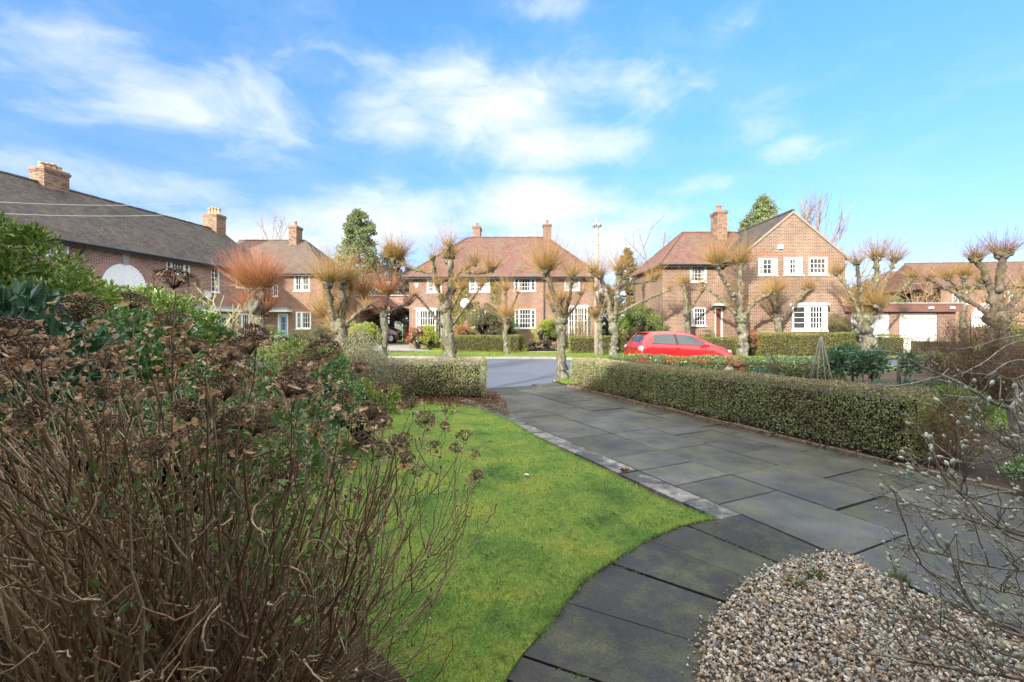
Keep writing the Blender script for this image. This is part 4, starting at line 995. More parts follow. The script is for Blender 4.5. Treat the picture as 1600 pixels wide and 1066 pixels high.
# ---- the house whose doorstep we stand on: it throws the long shadow over the front garden
OH = empty('brick_house', (-8.6, -.95, 0), 0, 'brick terrace behind the viewpoint, shading the front garden', 'house')
g = GM(); L0 = 44; wall_face(g, L0, 5.5, [], y=-.1, z0=-.1); g.box(0, .15, -8.5, -.101, -.1, 5.5); g.box(L0-.15, L0, -8.5, -.101, -.1, 5.5); g.box(.15, L0-.15, -8.5, -8.35, -.1, 5.5)
g.build('wall', M['brick_dark'], OH)
g, zo = roof_hip(L0, 8.4, 5.5, 8.9, hipl=3.0, hipr=0, ov=.35)
for V_ in g.V: V_[:, 1] -= 8.5
g.build('roof', M['tile_dark'], OH); gutter(OH, L0, zo, y=.3)
# ================================================================ TREES, HEDGES, SHRUBS
def barkmat(name, cols, scale=9):
    m, t = newmat(name)
    n = t.noise(t.mapping(t.obj, (1,1,.4)), scale, 6, .65); n2 = t.noise(t.obj, scale*.35, 4)
    col = t.ramp(n, [(.3+.4*i/(len(cols)-1), c) for i, c in enumerate(cols)])
    col = t.mix(t.ramp(n2, [(.5, (0,0,0)), (.68, (1,1,1))]), col, t.mix(.6, col, (.16,.18,.07)))
    setp(t, col, .9, 0, .2, 0, t.math('ADD', n, t.math('MULTIPLY', n2, .6)), .9, .03); return m
m_bark = barkmat('lime_bark', [(.035,.031,.024),(.12,.11,.083),(.29,.275,.225)])
m_bark_dk = barkmat('dark_knotted_bark', [(.045,.035,.028),(.12,.095,.07),(.20,.17,.13)])
m_twig = barkmat('brown_twig_bark', [(.07,.045,.03),(.14,.10,.07),(.20,.16,.12)], 20)
def shootmat(name, c0, c1, c2):
    m, t = newmat(name); a = t.new('ShaderNodeAttribute'); a.attribute_name = 't'; gg = t.new('ShaderNodeNewGeometry')
    col = t.ramp(a.outputs['Fac'], [(0, c0), (.45, c1), (1, c2)])
    col = t.mix(1.0, col, t.ramp(gg.outputs['Random Per Island'], [(0, (.6,.6,.6)), (1, (1.3,1.3,1.3))]), 'MULTIPLY'); setp(t, col, .6, 0, .3); return m
m_sh_gold = shootmat('gold_shoots', (.23,.165,.055), (.32,.195,.06), (.21,.125,.07))
m_sh_red = shootmat('red_tipped_shoots', (.34,.22,.06), (.33,.14,.06), (.27,.085,.065))
m_sh_br = shootmat('brown_shoots', (.28,.16,.06), (.26,.15,.08), (.16,.10,.08))

def fan(c, r, n, L, up=1.0, outw=.75, droop=0.0, S=5, rad=.0055, basis=None):
    d = rng.normal(0, 1, (n, 3)); d[:, 2] = np.abs(d[:, 2])*.7-.05; d = unit(d)
    P0 = np.asarray(c)+d*r*.9
    dirn = unit(d*outw*1.15+np.array([0,0,up])*rng.uniform(.35, 1.1, (n, 1))+rng.normal(0, .32, (n, 3)))
    ln = (rng.uniform(.15, 1, n)**1.2*1.15)[:, None]*L
    P1 = P0+dirn*ln*.5+d*ln*.10; P2 = P0+dirn*ln+np.array([0,0,.10])*ln+rng.normal(0, .04, (n, 3))*ln-np.array([0,0,droop])*ln
    P = bez(P0, P1, P2, S); R = np.linspace(1, .25, S)[None]*rad*rng.uniform(.7, 1.2, (n, 1)); return P, R
def pollard(D, trunk, limbs, label, shoots, mat_sh=None, bark=None, side_n=30, jit=.35, name='pollarded_tree', rad=None, lx=None, group='pollarded street trees'):
    """trunk: [(px,py,width px)], limbs: [(points px, w0, w1, head radius px, shoot count, shoot length px)]"""
    mat_sh = mat_sh or shoots; f = {13.75:.66, 11.3:.62, 13.2:.66, 22.2:.70, 16.6:.70, 15.6:.85}.get(D, .80); trunk = [(a, b, c*f) for a, b, c in trunk]; limbs = [(p_, a*f*.82, b*f*.78, h_*.68, n_*(2.0 if shoots is m_sh_red else 1.9), L_) for p_, a, b, h_, n_, L_ in limbs]; side_n = int(side_n*3.2)
    k = D/FPX; base = W(trunk[0][0], HOR+CH*FPX/D, D); base[2] = 0
    root = empty('pollarded_tree', tuple(base), 0, label, 'tree', group); root.name = name
    g = GM(); s = GM(); allP, allR = [], []
    def dens(P, R, step=.12):
        P = np.array(P); R = np.array(R); seg = np.linalg.norm(np.diff(P, axis=0), axis=1); n = max(6, int(seg.sum()/step)); cs = np.append(0, np.cumsum(seg)); tt = np.linspace(0, cs[-1], n)
        Q = np.stack([np.interp(tt, cs, P[:, i]) for i in range(3)], 1); r = np.interp(tt, cs, R)
        if n > 4: Q[1:-1] = (Q[:-2]+2*Q[1:-1]+Q[2:])/4; Q[1:-1] += rng.normal(0, 1, (n-2, 3))*r[1:-1, None]*.20
        return Q, r*(1+rng.uniform(-.16, .22, n))
    P = [W(x, y, D) for x, y, w_ in trunk]; R = [w_*k/2 for _, _, w_ in trunk]; P[0][2] = -.12; P = [p-base for p in P]
    P.insert(1, P[0]+np.array([0,0,.35])); R.insert(0, R[0]*1.3)
    Q, r = dens(P, R); g.tube(Q, r, 14, bump=.05)
    for i in range(5):
        q = Q[rng.integers(2, len(Q))]; a_ = rng.uniform(0, 2*PI); lump(g, q+np.array([math.cos(a_), math.sin(a_), 0])*R[1]*.75, R[1]*.4, .5, base=ICO2)
    lump(g, P[-1], R[-1]*1.35, .5, 2.5)
    tops = P[-1]
    for pts, w0, w1, hr, n, L in limbs:
        off = rng.uniform(-jit, jit)*3.0*min(1, D/15); m_ = len(pts); Q = [W(x, y, D+off*(i/(m_-1))**1.2)-base for i, (x, y) in enumerate(pts)]
        Rr = np.linspace(w0, w1, m_)*k/2; Q, r = dens(Q, Rr, .09); g.tube(Q, r, 10, bump=.10)
        h = Q[-1]; hr_ = hr*k
        if hr: 
            lump(g, h, hr_*.8, .6, 2.2, sc=(1,1,.8))
            for _ in range(9): v_ = unit(rng.normal(0, 1, 3)+np.array([0,0,.3])); lump(g, h+v_*hr_*.65, hr_*rng.uniform(.25, .45), .6, 2.0, base=ICO1)
        for _ in range(int(2+len(Q)/6)): q = Q[rng.integers(1, len(Q))]; lump(g, q+rng.normal(0, .5, 3)*r.mean(), r.mean()*rng.uniform(.7, 1.3), .6, 2, base=ICO1)
        if n: 
            a_, b_ = fan(h, hr_*.9, int(n), L*k, rad=rad or max(.0042, .00031*D)); allP.append(a_); allR.append(b_); kk = rng.integers(0, len(a_), len(a_)); jj = rng.integers(1, 4, len(a_)); B_ = a_[kk, jj]; al = unit(a_[kk, jj+1]-a_[kk, jj]); ln = rng.uniform(.12, .42, (len(a_), 1))*L*k; dd_ = unit(al+rng.normal(0, .45, al.shape)); allP.append(bez(B_, B_+dd_*ln*.5, B_+dd_*ln, 5)); allR.append(b_[kk]*.6)
        ns = side_n
        if ns:      # short whiskers all along the limb
            ii = rng.integers(0, len(Q), ns); P0 = Q[ii]; d = unit(rng.normal(0, 1, (ns, 3))+np.array([0,0,.35])); ln = rng.uniform(.15, .75, (ns, 1))*min(L, 45)*k*.8
            P_ = bez(P0, P0+d*ln*.5, P0+d*ln+np.array([0,0,.25])*ln, 5); allP.append(P_); allR.append(np.linspace(1, .3, 5)[None]*(rad or max(.005, .00032*D))*np.ones((ns, 1)))
    o = g.build('trunk', bark or m_bark, root, True)
    if allP:
        P = np.concatenate(allP); R = np.concatenate(allR); V, F = tubes(P, R, 3); s.add(V, F, 0, np.tile(np.repeat(np.linspace(0, 1, P.shape[1]), 3), len(P)))
        s.build('crown', mat_sh or m_sh_gold, root)
    return root
def extra(root_fan): pass

# near kerb
pollard(13.75, [(876,594,27),(877,560,21),(878,530,22),(877,500,22)], [([(876,500),(868,472),(861,448),(853,424)],15,12,11,230,58),([(882,500),(888,472),(892,450),(894,432)],12,10,8,60,45),
  ([(872,498),(862,480),(856,466)],7,5,4,25,22),([(884,498),(900,478),(908,462)],6,4,4,25,28),([(878,502),(877,485),(876,470)],10,6,6,60,30)], 'pollarded tree at the drive entrance with knotted trunk and tall golden shoots', None, side_n=60)
pollard(11.3, [(702,590,31),(703,545,28),(700,510,27),(697,480,26)], [([(699,482),(704,450),(705,425),(702,400)],22,20,16,70,32),([(692,482),(684,450),(679,425),(676,404)],12,9,8,22,32),
  ([(682,428),(665,426),(645,420),(628,413),(618,404)],8,8,13,260,36),([(706,440),(720,424),(735,416),(742,413)],10,8,7,40,34),([(726,424),(742,427),(757,427),(768,422)],8,8,9,60,38),
  ([(706,508),(722,486),(738,468),(752,448)],9,4,3,30,26),([(692,512),(676,492),(658,468),(647,461)],9,5,3,10,14),([(700,485),(690,465),(684,448)],8,4,4,50,26),([(704,485),(716,466),(722,452)],8,4,4,50,28),([(702,402),(701,392),(702,385)],9,6,6,26,55)],
  'largest pollarded tree by the road, with very knotted limbs reaching left and right', None, side_n=55, jit=.25)
pollard(15.2, [(601,560,13),(602,530,12),(600,492,13)], [([(601,492),(615,484),(632,476),(646,462)],6,5,3,20,14),([(598,490),(583,478),(573,470),(567,462)],6,6,6,120,44),([(600,490),(604,474),(606,460)],7,7,7,150,48),([(603,490),(622,482),(640,476)],5,3,3,60,34)],
  'slim pollarded tree with orange shoots in front of the dark archway', m_sh_red, side_n=45)
pollard(13.2, [(531,575,27),(532,540,25),(530,510,26)], [([(530,512),(534,485),(537,462),(537,442)],17,13,11,150,58),([(524,514),(519,490),(515,465),(512,442)],14,12,13,170,54),([(537,512),(552,494),(564,486),(574,478)],11,8,6,30,20),
  ([(522,520),(514,505),(508,498)],9,7,10,260,66),([(532,512),(545,470),(546,455)],9,8,7,70,60)], 'twin headed pollarded tree with masses of golden shoots before the left terrace end', None, side_n=80)
pollard(15.6, [(404,575,24),(404,540,22),(402,505,22),(400,480,25)], [([(398,482),(395,465),(394,450)],17,15,15,420,62),([(404,482),(408,466),(411,450)],14,13,13,300,58),([(400,498),(398,492),(396,486)],10,10,12,240,46),([(407,495),(412,490),(414,486)],10,9,9,160,42)],
  'pollarded tree with a dense fan of red tipped shoots before the left terrace', m_sh_red, side_n=30, jit=.1)
# far kerb, thin and thick trees alternating
pollard(26.3, [(791,552,9),(790,525,9),(791,500,9)], [([(791,500),(790,476),(790,454)],8,6,5,70,26),([(789,492),(779,478),(772,458)],4,3,3,30,20),([(794,492),(803,475),(809,458)],4,3,4,30,18),([(791,504),(793,500),(794,496)],8,8,7,110,34)],
  'slim pollarded tree in front of the clipped hedge of the middle house', None, side_n=22)
pollard(24.6, [(938,556,10),(938,525,9),(937,500,9)], [([(937,500),(933,475),(930,455)],6,5,4,60,30),([(938,500),(943,480),(948,462)],5,4,4,50,26),([(936,503),(930,497),(926,494)],6,5,5,70,24)], 'thin pollarded tree growing right beside the telegraph pole', None, side_n=20)
pollard(22.7, [(958,560,15),(960,530,14),(957,498,15)], [([(955,498),(951,470),(944,447),(936,432)],11,9,9,90,42),([(960,498),(965,468),(967,440),(968,424)],11,11,10,110,44),([(967,452),(983,443),(1002,442),(1022,438)],6,5,7,70,36),([(963,492),(985,480),(1012,467),(1038,457),(1046,454)],7,4,4,25,18),([(938,434),(930,430),(924,424)],7,6,6,40,34)],
  'pollarded tree with long level limbs, left of the red car', None, side_n=40)
pollard(26.0, [(1075,540,10),(1074,515,10),(1073,490,10)], [([(1073,490),(1071,465),(1069,444)],8,6,6,80,28),([(1076,488),(1087,472),(1097,456)],5,3,4,30,18)], 'slim pollarded tree behind the red car in front of the side range', None, side_n=24)
pollard(23.0, [(1160,556,19),(1160,525,16),(1158,497,17)], [([(1157,497),(1156,470),(1155,440),(1158,412)],12,10,10,150,50),([(1152,478),(1140,455),(1128,432),(1119,412)],9,8,8,150,50),([(1150,492),(1130,472),(1112,456),(1097,444)],7,5,5,30,20),([(1164,492),(1180,472),(1195,462),(1208,458)],8,6,6,60,32)],
  'pollarded tree with two tall golden fans at the left corner of the gable', None, side_n=40)
pollard(24.2, [(1217,552,13),(1217,525,12),(1216,500,12)], [([(1216,500),(1216,478),(1215,455)],7,6,7,80,34),([(1220,498),(1238,478),(1252,464),(1264,452)],7,5,6,60,26),([(1212,496),(1200,482),(1190,470)],6,4,4,30,22),([(1214,498),(1206,474),(1200,462)],5,4,5,60,30)],
  'slim pollarded tree in front of the gabled wall and left of the bay window', None, side_n=36)
pollard(22.2, [(1356,556,26),(1355,525,22),(1352,498,24)], [([(1345,498),(1335,470),(1322,447),(1308,428)],10,8,8,90,34),([(1349,494),(1345,460),(1341,430),(1338,412)],10,8,8,60,34),([(1356,494),(1365,450),(1370,425),(1370,404)],13,12,11,110,44),
  ([(1362,490),(1380,450),(1391,425),(1398,408)],10,8,9,80,40),([(1366,492),(1395,466),(1413,448),(1427,434)],7,5,6,50,30),([(1350,497),(1347,488),(1344,480)],12,10,12,200,40),([(1360,497),(1366,486),(1370,478)],12,10,10,120,40)],
  'broad pollarded tree with many upright heads in front of the garages', None, side_n=60)
pollard(16.6, [(1553,566,34),(1556,530,27),(1559,498,30)], [([(1550,500),(1528,478),(1500,462),(1474,449),(1452,436)],12,8,7,50,26),([(1555,495),(1549,455),(1538,424),(1524,404)],17,13,13,110,34),([(1560,495),(1561,455),(1563,425),(1567,396)],20,17,17,130,36),
  ([(1567,498),(1584,470),(1598,455),(1612,443)],13,11,8,60,40),([(1566,505),(1590,486),(1612,475),(1630,466)],12,10,8,60,40)], 'large dark pollarded tree with thick knotted limbs at the right edge', m_sh_br, bark=m_bark_dk, side_n=60, jit=.2)
pollard(30, [(1506,530,12),(1505,490,11),(1505,465,11)], [([(1504,466),(1492,445),(1480,436)],6,5,6,110,28),([(1505,466),(1506,445),(1506,432)],8,7,8,150,26),([(1508,466),(1522,448),(1532,440)],6,5,6,60,28)], 'distant pollarded tree with orange shoots before the far right terrace', None, side_n=30)

# ---- telegraph pole with its wires
tp = empty('telegraph_pole', (4.62, 24.8, 0), 0, 'tall pale wooden telegraph pole between two pollarded trees', 'pole')
g = GM(); g.tube([(0,0,-.1),(0,0,3),(0,0,7.45)], [.15,.13,.10], 10, bump=.02); g.build('pole', barkmat('pole_wood', [(.20,.16,.12),(.36,.31,.25),(.46,.42,.36)], 14), tp, True)
g = GM()
for a_ in range(6): x, y = math.cos(a_*1.05)*.2, math.sin(a_*1.05)*.2; g.tube([(x,y,7.0),(x,y,7.1),(x,y,7.17),(x,y,7.2)], [.05,.06,.045,.02], 8)
g.tube([(math.cos(a)*.2, math.sin(a)*.2, 7.0) for a in np.linspace(0, 2*PI, 19)], .014, 5); g.build('insulators', plain('grey_insulator', (.30,.32,.34), (.22,.23,.25)), tp, True)
for i in range(12): g = GM(); z = 2.6+i*.36; s_ = 1 if i % 2 else -1; g.tube([(s_*.09,0,z),(s_*.26,0,z)], .010, 5); g.build('step', M['black'], tp)
for i, (p, q, sag) in enumerate([((-21,18.5,6.7),(4.62,24.8,7.1),.5),((-23.5,12,6.6),(4.62,24.8,7.15),.9)]):
    p, q = np.array(p), np.array(q); P = [p+(q-p)*t_-np.array([0,0,4*sag*t_*(1-t_)]) for t_ in np.linspace(0, 1, 24)]
    if i == 0: pass
for i, (y0, y1) in enumerate([(314, 318), (332, 334)]):
    p, q = W(-30, y0, 15.5), W(300, y1, 20.5)
    g = GM(); P = [p+(q-p)*t_-np.array([0,0,.12*4*t_*(1-t_)]) for t_ in np.linspace(0, 1, 12)]; g.tube(P, .009, 4)
    tag(g.build('overhead_wire', plain('pale_wire', (.45,.45,.45))), ('upper' if i == 0 else 'lower')+' of two thin pale wires crossing the left terrace roof', 'wire', 'overhead wires')

# ---- hedges
def hedge(name, A, B, wd, h0, h1, n, ls, mat, label, top=None, round_=.0, twig=0, rough=.05, ntop=None, cat='hedge', z0=0, twm=None, core=(.02,.022,.012)):
    A, B = np.array(A, float), np.array(B, float); L = np.linalg.norm(B-A); th_ = math.atan2(*(B-A)[::-1])
    root = empty(name, (*A, z0), th_, label, cat)
    areas = np.array([L*(h0+h1)/2]*2+[L*wd]+[wd*h0, wd*h1]); cnt = (n*areas/areas.sum()).astype(int)
    P = []; Nn = []
    def hh(x): return h0+(h1-h0)*x/L
    for k in range(5):
        c = cnt[k]; a = rng.uniform(0, 1, c); b = rng.uniform(0, 1, c)
        if k < 2: x = a*L; z = .05+b*(hh(x)-.05); y = np.full(c, (-wd/2, wd/2)[k]); nn = (0, (-1, 1)[k], 0)
        elif k == 2: x = a*L; y = (b-.5)*wd; z = hh(x); nn = (0, 0, 1)
        else: x = np.full(c, (0, L)[k-3]); y = (a-.5)*wd; z = .05+b*(hh(x)-.05); nn = ((-1, 1)[k-3], 0, 0)
        p = np.stack([x, y, z], 1); N_ = np.broadcast_to(np.array(nn, float), p.shape)
        P.append(p); Nn.append(N_)
    P = np.concatenate(P); Nn = np.concatenate(Nn)
    # rounded shoulders and a slightly billowing face
    nz = np.array([mnoise.noise(Vector((p[0]*2.1, p[1]*2+9, p[2]*2.3)))+.5*mnoise.noise(Vector((p[0]*6, p[1]*6, p[2]*6+4))) for p in P])
    P = P+Nn*(nz[:, None]*rough*1.3)-Nn*np.abs(rng.normal(0, rough*.6, (len(P), 1)))
    e = np.clip(1-(hh(P[:, 0])-P[:, 2])/.12, 0, 1)*(Nn[:, 2] < .5); P -= Nn*(e[:, None]**2)*(.05+round_)
    e = np.clip(1-(wd/2-np.abs(P[:, 1]))/.12, 0, 1)*(Nn[:, 2] > .5); P[:, 2] -= e**2*(.05+round_)
    under = (P[:, 2] < .12) & (rng.uniform(0, 1, len(P)) < .55); P, Nn = P[~under], Nn[~under]
    d = Nn*.7+rng.normal(0, .7, P.shape)+np.array([0,0,.25])
    istop = (Nn[:, 2] > .5) if top is not None else np.zeros(len(P), bool)
    if top is not None: istop |= (hh(P[:, 0])-P[:, 2] < rng.uniform(0, .09, len(P)))
    g = GM(); V, F = leaves(P[~istop], d[~istop], rng.uniform(.6, 1.3, (~istop).sum())*ls, .62, .3); g.add(V, F, 0)
    mats = [mat]
    if istop.any(): V, F = leaves(P[istop], d[istop], rng.uniform(.6, 1.2, istop.sum())*ls, .5, .3); g.add(V, F, 1); mats.append(top)
    i_f = g
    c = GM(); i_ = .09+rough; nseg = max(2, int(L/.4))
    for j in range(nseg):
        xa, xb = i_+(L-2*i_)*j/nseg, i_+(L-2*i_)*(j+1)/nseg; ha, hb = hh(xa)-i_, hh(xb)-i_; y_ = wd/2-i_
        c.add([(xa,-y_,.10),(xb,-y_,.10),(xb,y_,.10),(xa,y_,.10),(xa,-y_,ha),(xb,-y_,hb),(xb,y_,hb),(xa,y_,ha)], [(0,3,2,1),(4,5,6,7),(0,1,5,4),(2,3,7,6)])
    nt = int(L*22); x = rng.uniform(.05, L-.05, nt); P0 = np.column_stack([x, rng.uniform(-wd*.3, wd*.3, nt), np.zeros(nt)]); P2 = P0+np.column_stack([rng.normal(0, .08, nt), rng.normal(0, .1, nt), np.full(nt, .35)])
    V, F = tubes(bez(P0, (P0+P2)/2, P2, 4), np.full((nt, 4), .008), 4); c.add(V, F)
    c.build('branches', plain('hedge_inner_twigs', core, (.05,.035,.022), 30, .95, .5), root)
    if twig:
        k = rng.integers(0, len(P), twig); P0 = P[k]-Nn[k]*.05; dd = unit(Nn[k]*.8+rng.normal(0, .45, (twig, 3))+np.array([0,0,.35])); ln = rng.uniform(.05, .13, (twig, 1))
        V, F = tubes(bez(P0, P0+dd*ln*.5, P0+dd*ln+rng.normal(0, .01, (twig, 3)), 3), np.full((twig, 3), .0018), 3); g.add(V, F, len(mats)); mats.append(twm or m_twig)
    g.build('foliage', mats, root)
    return root
m_priv = leafmat('privet_leaves', [(.20,.25,.10),(.31,.36,.15),(.42,.46,.22),(.24,.30,.12),(.48,.48,.28),(.38,.31,.18)], .45, .3, .5, patch=((.27,.21,.13), 1.3, .46, .7))
m_privtop = leafmat('clipped_brown_top', [(.28,.22,.13),(.38,.31,.20),(.24,.25,.12),(.34,.25,.16),(.26,.28,.13)], .6, .1)
m_sun_h = leafmat('yellow_green_hedge', [(.12,.15,.03),(.19,.21,.05),(.24,.25,.06),(.15,.14,.05)], .45, .2, patch=((.17,.11,.05), 1.2, .5, .7))
m_ivy = leafmat('dark_ivy_hedge', [(.055,.11,.035),(.10,.17,.05),(.15,.21,.07),(.08,.13,.04)], .3, .15, .6, patch=((.28,.12,.04), .9, .54, .68))
hA = KR0+kd*.05+kn*-.40; hB = KR1+kd*-.35+kn*-.42
hedge('clipped_hedge', hA, hB, .62, .74, .87, 78000, .030, m_priv, 'long clipped hedge running beside the paved drive on the right', m_privtop, twig=2600, rough=.045)
# brown twiggy end of that hedge
def twigbush(name, c, r, h, n, label, mat, leaf=None, nl=0, ls=.03, rad=.004, cat='shrub', lean=(0,0), spread=1.0, levels=2, grp=None, up=.55, wob=.015, shell=None):
    """many stems from a root crotch, forking; optional leaves near the tips"""
    root = empty(name, (c[0], c[1], c[2] if len(c) > 2 else 0), 0, label, cat, grp)
    an = rng.uniform(0, 2*PI, n); ph = rng.uniform(0, 1, n)**.6
    tip = np.column_stack([np.cos(an)*ph*r*spread+lean[0], np.sin(an)*ph*r*spread+lean[1], h*(1-.55*ph**2)*rng.uniform(.62, 1.05, n)])
    if shell is not None: tip *= np.array(shell)
    P0 = np.column_stack([np.cos(an)*ph*r*.22, np.sin(an)*ph*r*.22, np.zeros(n)]); P1 = P0*.6+tip*np.array([.35,.35,.6]); P = bez(P0, P1, tip, 8, wob*h)
    g = GM(); V, F = tubes(P, np.linspace(1, .35, 8)[None]*rad*rng.uniform(.8, 1.6, (n, 1)), 4); g.add(V, F)
    ends = [tip]
    src = P; rr = rad*.55
    for lv in range(levels):
        m_ = len(src)*3; k = rng.integers(0, len(src), m_); s = rng.uniform(.3, .97, m_); i0 = (s*(src.shape[1]-1)).astype(int); B_ = src[k, i0]
        along = unit(src[k, np.minimum(i0+1, src.shape[1]-1)]-src[k, i0]+1e-5); d = unit(along*.6+rng.normal(0, .55, (m_, 3))+np.array([0,0,up*.4])); ln = rng.uniform(.3, 1, (m_, 1))*h*(.26 if lv == 0 else .15)
        Q = bez(B_, B_+d*ln*.5+rng.normal(0, .1, (m_, 3))*ln, B_+d*ln+np.array([0,0,up*.3])*ln, 5); V, F = tubes(Q, np.linspace(1, .4, 5)[None]*rr*np.ones((m_, 1)), 3); g.add(V, F); ends.append(Q[:, -1]); ends.append(Q[:, 3]); src = Q; rr *= .6
    g.build('branches', mat, root)
    if nl:
        E_ = np.concatenate(ends); k = rng.integers(0, len(E_), nl); P_ = E_[k]+rng.normal(0, ls*1.0, (nl, 3)); P_[:, 2] = np.maximum(P_[:, 2], .02)
        d = rng.normal(0, 1, (nl, 3))+np.array([0,0,.4]); V, F = leaves(P_, d, rng.uniform(.6, 1.3, nl)*ls, .5, .3); q = GM(); q.add(V, F); q.build('foliage', leaf, root)
    return root
m_tan = barkmat('tan_dead_twigs', [(.14,.09,.05),(.26,.18,.11),(.36,.27,.18)], 20)
twigbush('dying_privet', (hB[0]+.30, hB[1]-.05, 0), .55, .92, 110, 'brown twiggy dying end of the clipped hedge near the magnolia', m_tan, leafmat('dead_privet', [(.16,.11,.06),(.24,.17,.09),(.10,.10,.04),(.28,.14,.08)], .6, .1), 2600, .022, .0035, levels=2)
hedge('clipped_hedge', (-3.6, 10.45), (-.62, 10.45), .66, .86, .87, 26000, .032, m_priv, 'short clipped hedge at the far edge of the lawn, left of the drive', m_privtop, twig=600, rough=.05)
hedge('ivy_hedge', (2.9, 13.5), (9.6, 13.4), .7, .72, .70, 26000, .045, m_ivy, 'low ivy covered hedge with orange leaves between garden and red car', None, rough=.08)
hedge('clipped_hedge', (-4.35, 28.3), (-.2, 28.3), .7, .98, .98, 12000, .06, m_sun_h, 'sunlit clipped hedge left of the thin tree at the middle house', None, rough=.05)
hedge('clipped_hedge', (-.18, 28.1), (.75, 28.1), .9, 1.02, 1.02, 4000, .06, m_sun_h, 'squared off hedge end beside the pale drive of the middle house', None, rough=.05)
hedge('clipped_hedge', (3.4, 27.0), (8.0, 27.0), .8, .98, .98, 11000, .06, m_sun_h, 'sunlit clipped hedge behind the telegraph pole and left of the red car', None, rough=.05)
hedge('clipped_hedge', (8.3, 25.0), (12.1, 24.7), .7, .92, .98, 10000, .055, m_sun_h, 'sunlit clipped hedge behind the bonnet of the red car', None, rough=.05)
hedge('clipped_hedge', (12.9, 23.8), (18.1, 23.8), .7, 1.22, 1.22, 16000, .055, m_sun_h, 'tall sunlit clipped hedge in front of the gabled house bay window', None, rough=.04)
hedge('clipped_hedge', (19.6, 24.4), (21.0, 24.4), .6, 1.15, 1.1, 4000, .05, m_sun_h, 'narrow piece of hedge before the brick pillar of the garages', None, rough=.05)
hedge('thin_hedge', (21.3, 24.5), (24.9, 24.6), .5, 1.0, .95, 2600, .05, m_sun_h, 'thin straggly hedge before the second garage door', None, twig=900, rough=.12)
hedge('clipped_hedge', (25.2, 24.2), (34, 24.4), .9, 1.6, 1.7, 14000, .07, m_sun_h, 'tall clipped hedge behind the dark pollarded tree at the right edge', None, rough=.08)
hedge('clipped_hedge', (-10.4, 27.6), (-8.8, 27.0), .8, .75, .7, 3500, .06, leafmat('brown_low_hedge', [(.16,.09,.05),(.22,.13,.07),(.10,.09,.04)], .6, .1), 'low reddish brown hedge beside the drive to the archway', None, rough=.08)

# ---- leafy shrubs: clumps of leaves over an uneven body
def shrub(name, c, rx, ry, h, n, ls, mat, label, cat='shrub', clumps=60, aspect=.45, z0=.0, core=True, droop=.0, amp=.30, wood=None, cr=.30, grp=None, flat=1.0, trunk=True, power=.75):
    root = empty(name, (c[0], c[1], 0), 0, label, cat, grp)
    d = unit(rng.normal(0, 1, (clumps, 3))); d[:, 2] = np.where(d[:, 2] < -.35, -d[:, 2], d[:, 2]); off = rng.uniform(-30, 30)
    rad = rng.uniform(.55, .92, clumps)*(1+amp*np.array([mnoise.noise(Vector(x*1.7)+Vector((off,0,0))) for x in d]))
    C = d*rad[:, None]*np.array([rx, ry, h*.52])+np.array([0, 0, h*.48+z0]); cs = rng.uniform(.65, 1.35, clumps)*cr*min(rx, h*.6)
    k = rng.integers(0, clumps, n); v_ = unit(rng.normal(0, 1, (n, 3))+d[k]*.7+np.array([0,0,.25])); P = C[k]+v_*cs[k, None]*rng.uniform(.45, 1.0, (n, 1))*np.array([1,1,.85*flat]); P[:, 2] = np.maximum(P[:, 2], .03)
    dr = v_*power+rng.normal(0, .45, (n, 3))+np.array([0,0,.25-droop]); g = GM(); V, F = leaves(P, dr, rng.uniform(.6, 1.25, n)*ls, aspect, .3, .12); g.add(V, F); g.build('foliage', mat, root)
    b = GM(); m_ = 14; kk = rng.integers(0, clumps, m_*2); P0 = np.column_stack([rng.normal(0, rx*.08, m_*2), rng.normal(0, ry*.08, m_*2), np.zeros(m_*2)-.03]); P2 = C[kk]*.92; V, F = tubes(bez(P0, P0*.6+P2*np.array([.3,.3,.6]), P2, 7, .01*h), np.linspace(1, .3, 7)[None]*.018*max(.6, h)*np.ones((m_*2, 1)), 5); b.add(V, F)
    if core:
        for i in range(clumps): lump(b, C[i]*np.array([.7,.7,.8])+np.array([0,0,.05]), cs[i]*.5, .3, 2, ICO1)
    b.build('branches', wood or plain('shrub_wood', (.035,.028,.018), (.02,.022,.012), 20, .9, .3), root)
    return root
m_laurel = leafmat('laurel_leaves', [(.05,.11,.04),(.10,.19,.06),(.17,.27,.08),(.08,.15,.065)], .28, .12, .6)
m_pitt = leafmat('fresh_green_leaves', [(.07,.135,.025),(.14,.22,.04),(.24,.31,.06),(.10,.17,.035)], .3, .2, .6)
m_blue = leafmat('blue_green_leaves', [(.06,.13,.10),(.10,.20,.16),(.17,.28,.23),(.05,.10,.07)], .3, .1, .6)
m_vari = leafmat('variegated_leaves', [(.22,.30,.06),(.34,.38,.10),(.12,.20,.04),(.28,.33,.08)], .35, .2, .5)
m_greyg = leafmat('grey_green_leaves', [(.11,.125,.075),(.17,.185,.12),(.23,.24,.16),(.14,.14,.08)], .5, .15)
m_olive = leafmat('olive_leaves', [(.09,.10,.035),(.14,.14,.05),(.18,.16,.07),(.12,.10,.05)], .5, .15)
m_yel = leafmat('yellow_green_leaves', [(.26,.32,.04),(.36,.40,.06),(.20,.28,.04)], .4, .25)
m_dkg = leafmat('dark_conifer', [(.03,.05,.03),(.05,.075,.04),(.07,.10,.05)], .6, .05)
m_con = leafmat('conifer_sprays', [(.09,.12,.05),(.15,.19,.075),(.21,.25,.10),(.12,.15,.07)], .6, .1)
m_orc = leafmat('russet_conifer', [(.15,.12,.05),(.22,.17,.07),(.12,.12,.05),(.26,.16,.07)], .6, .1)
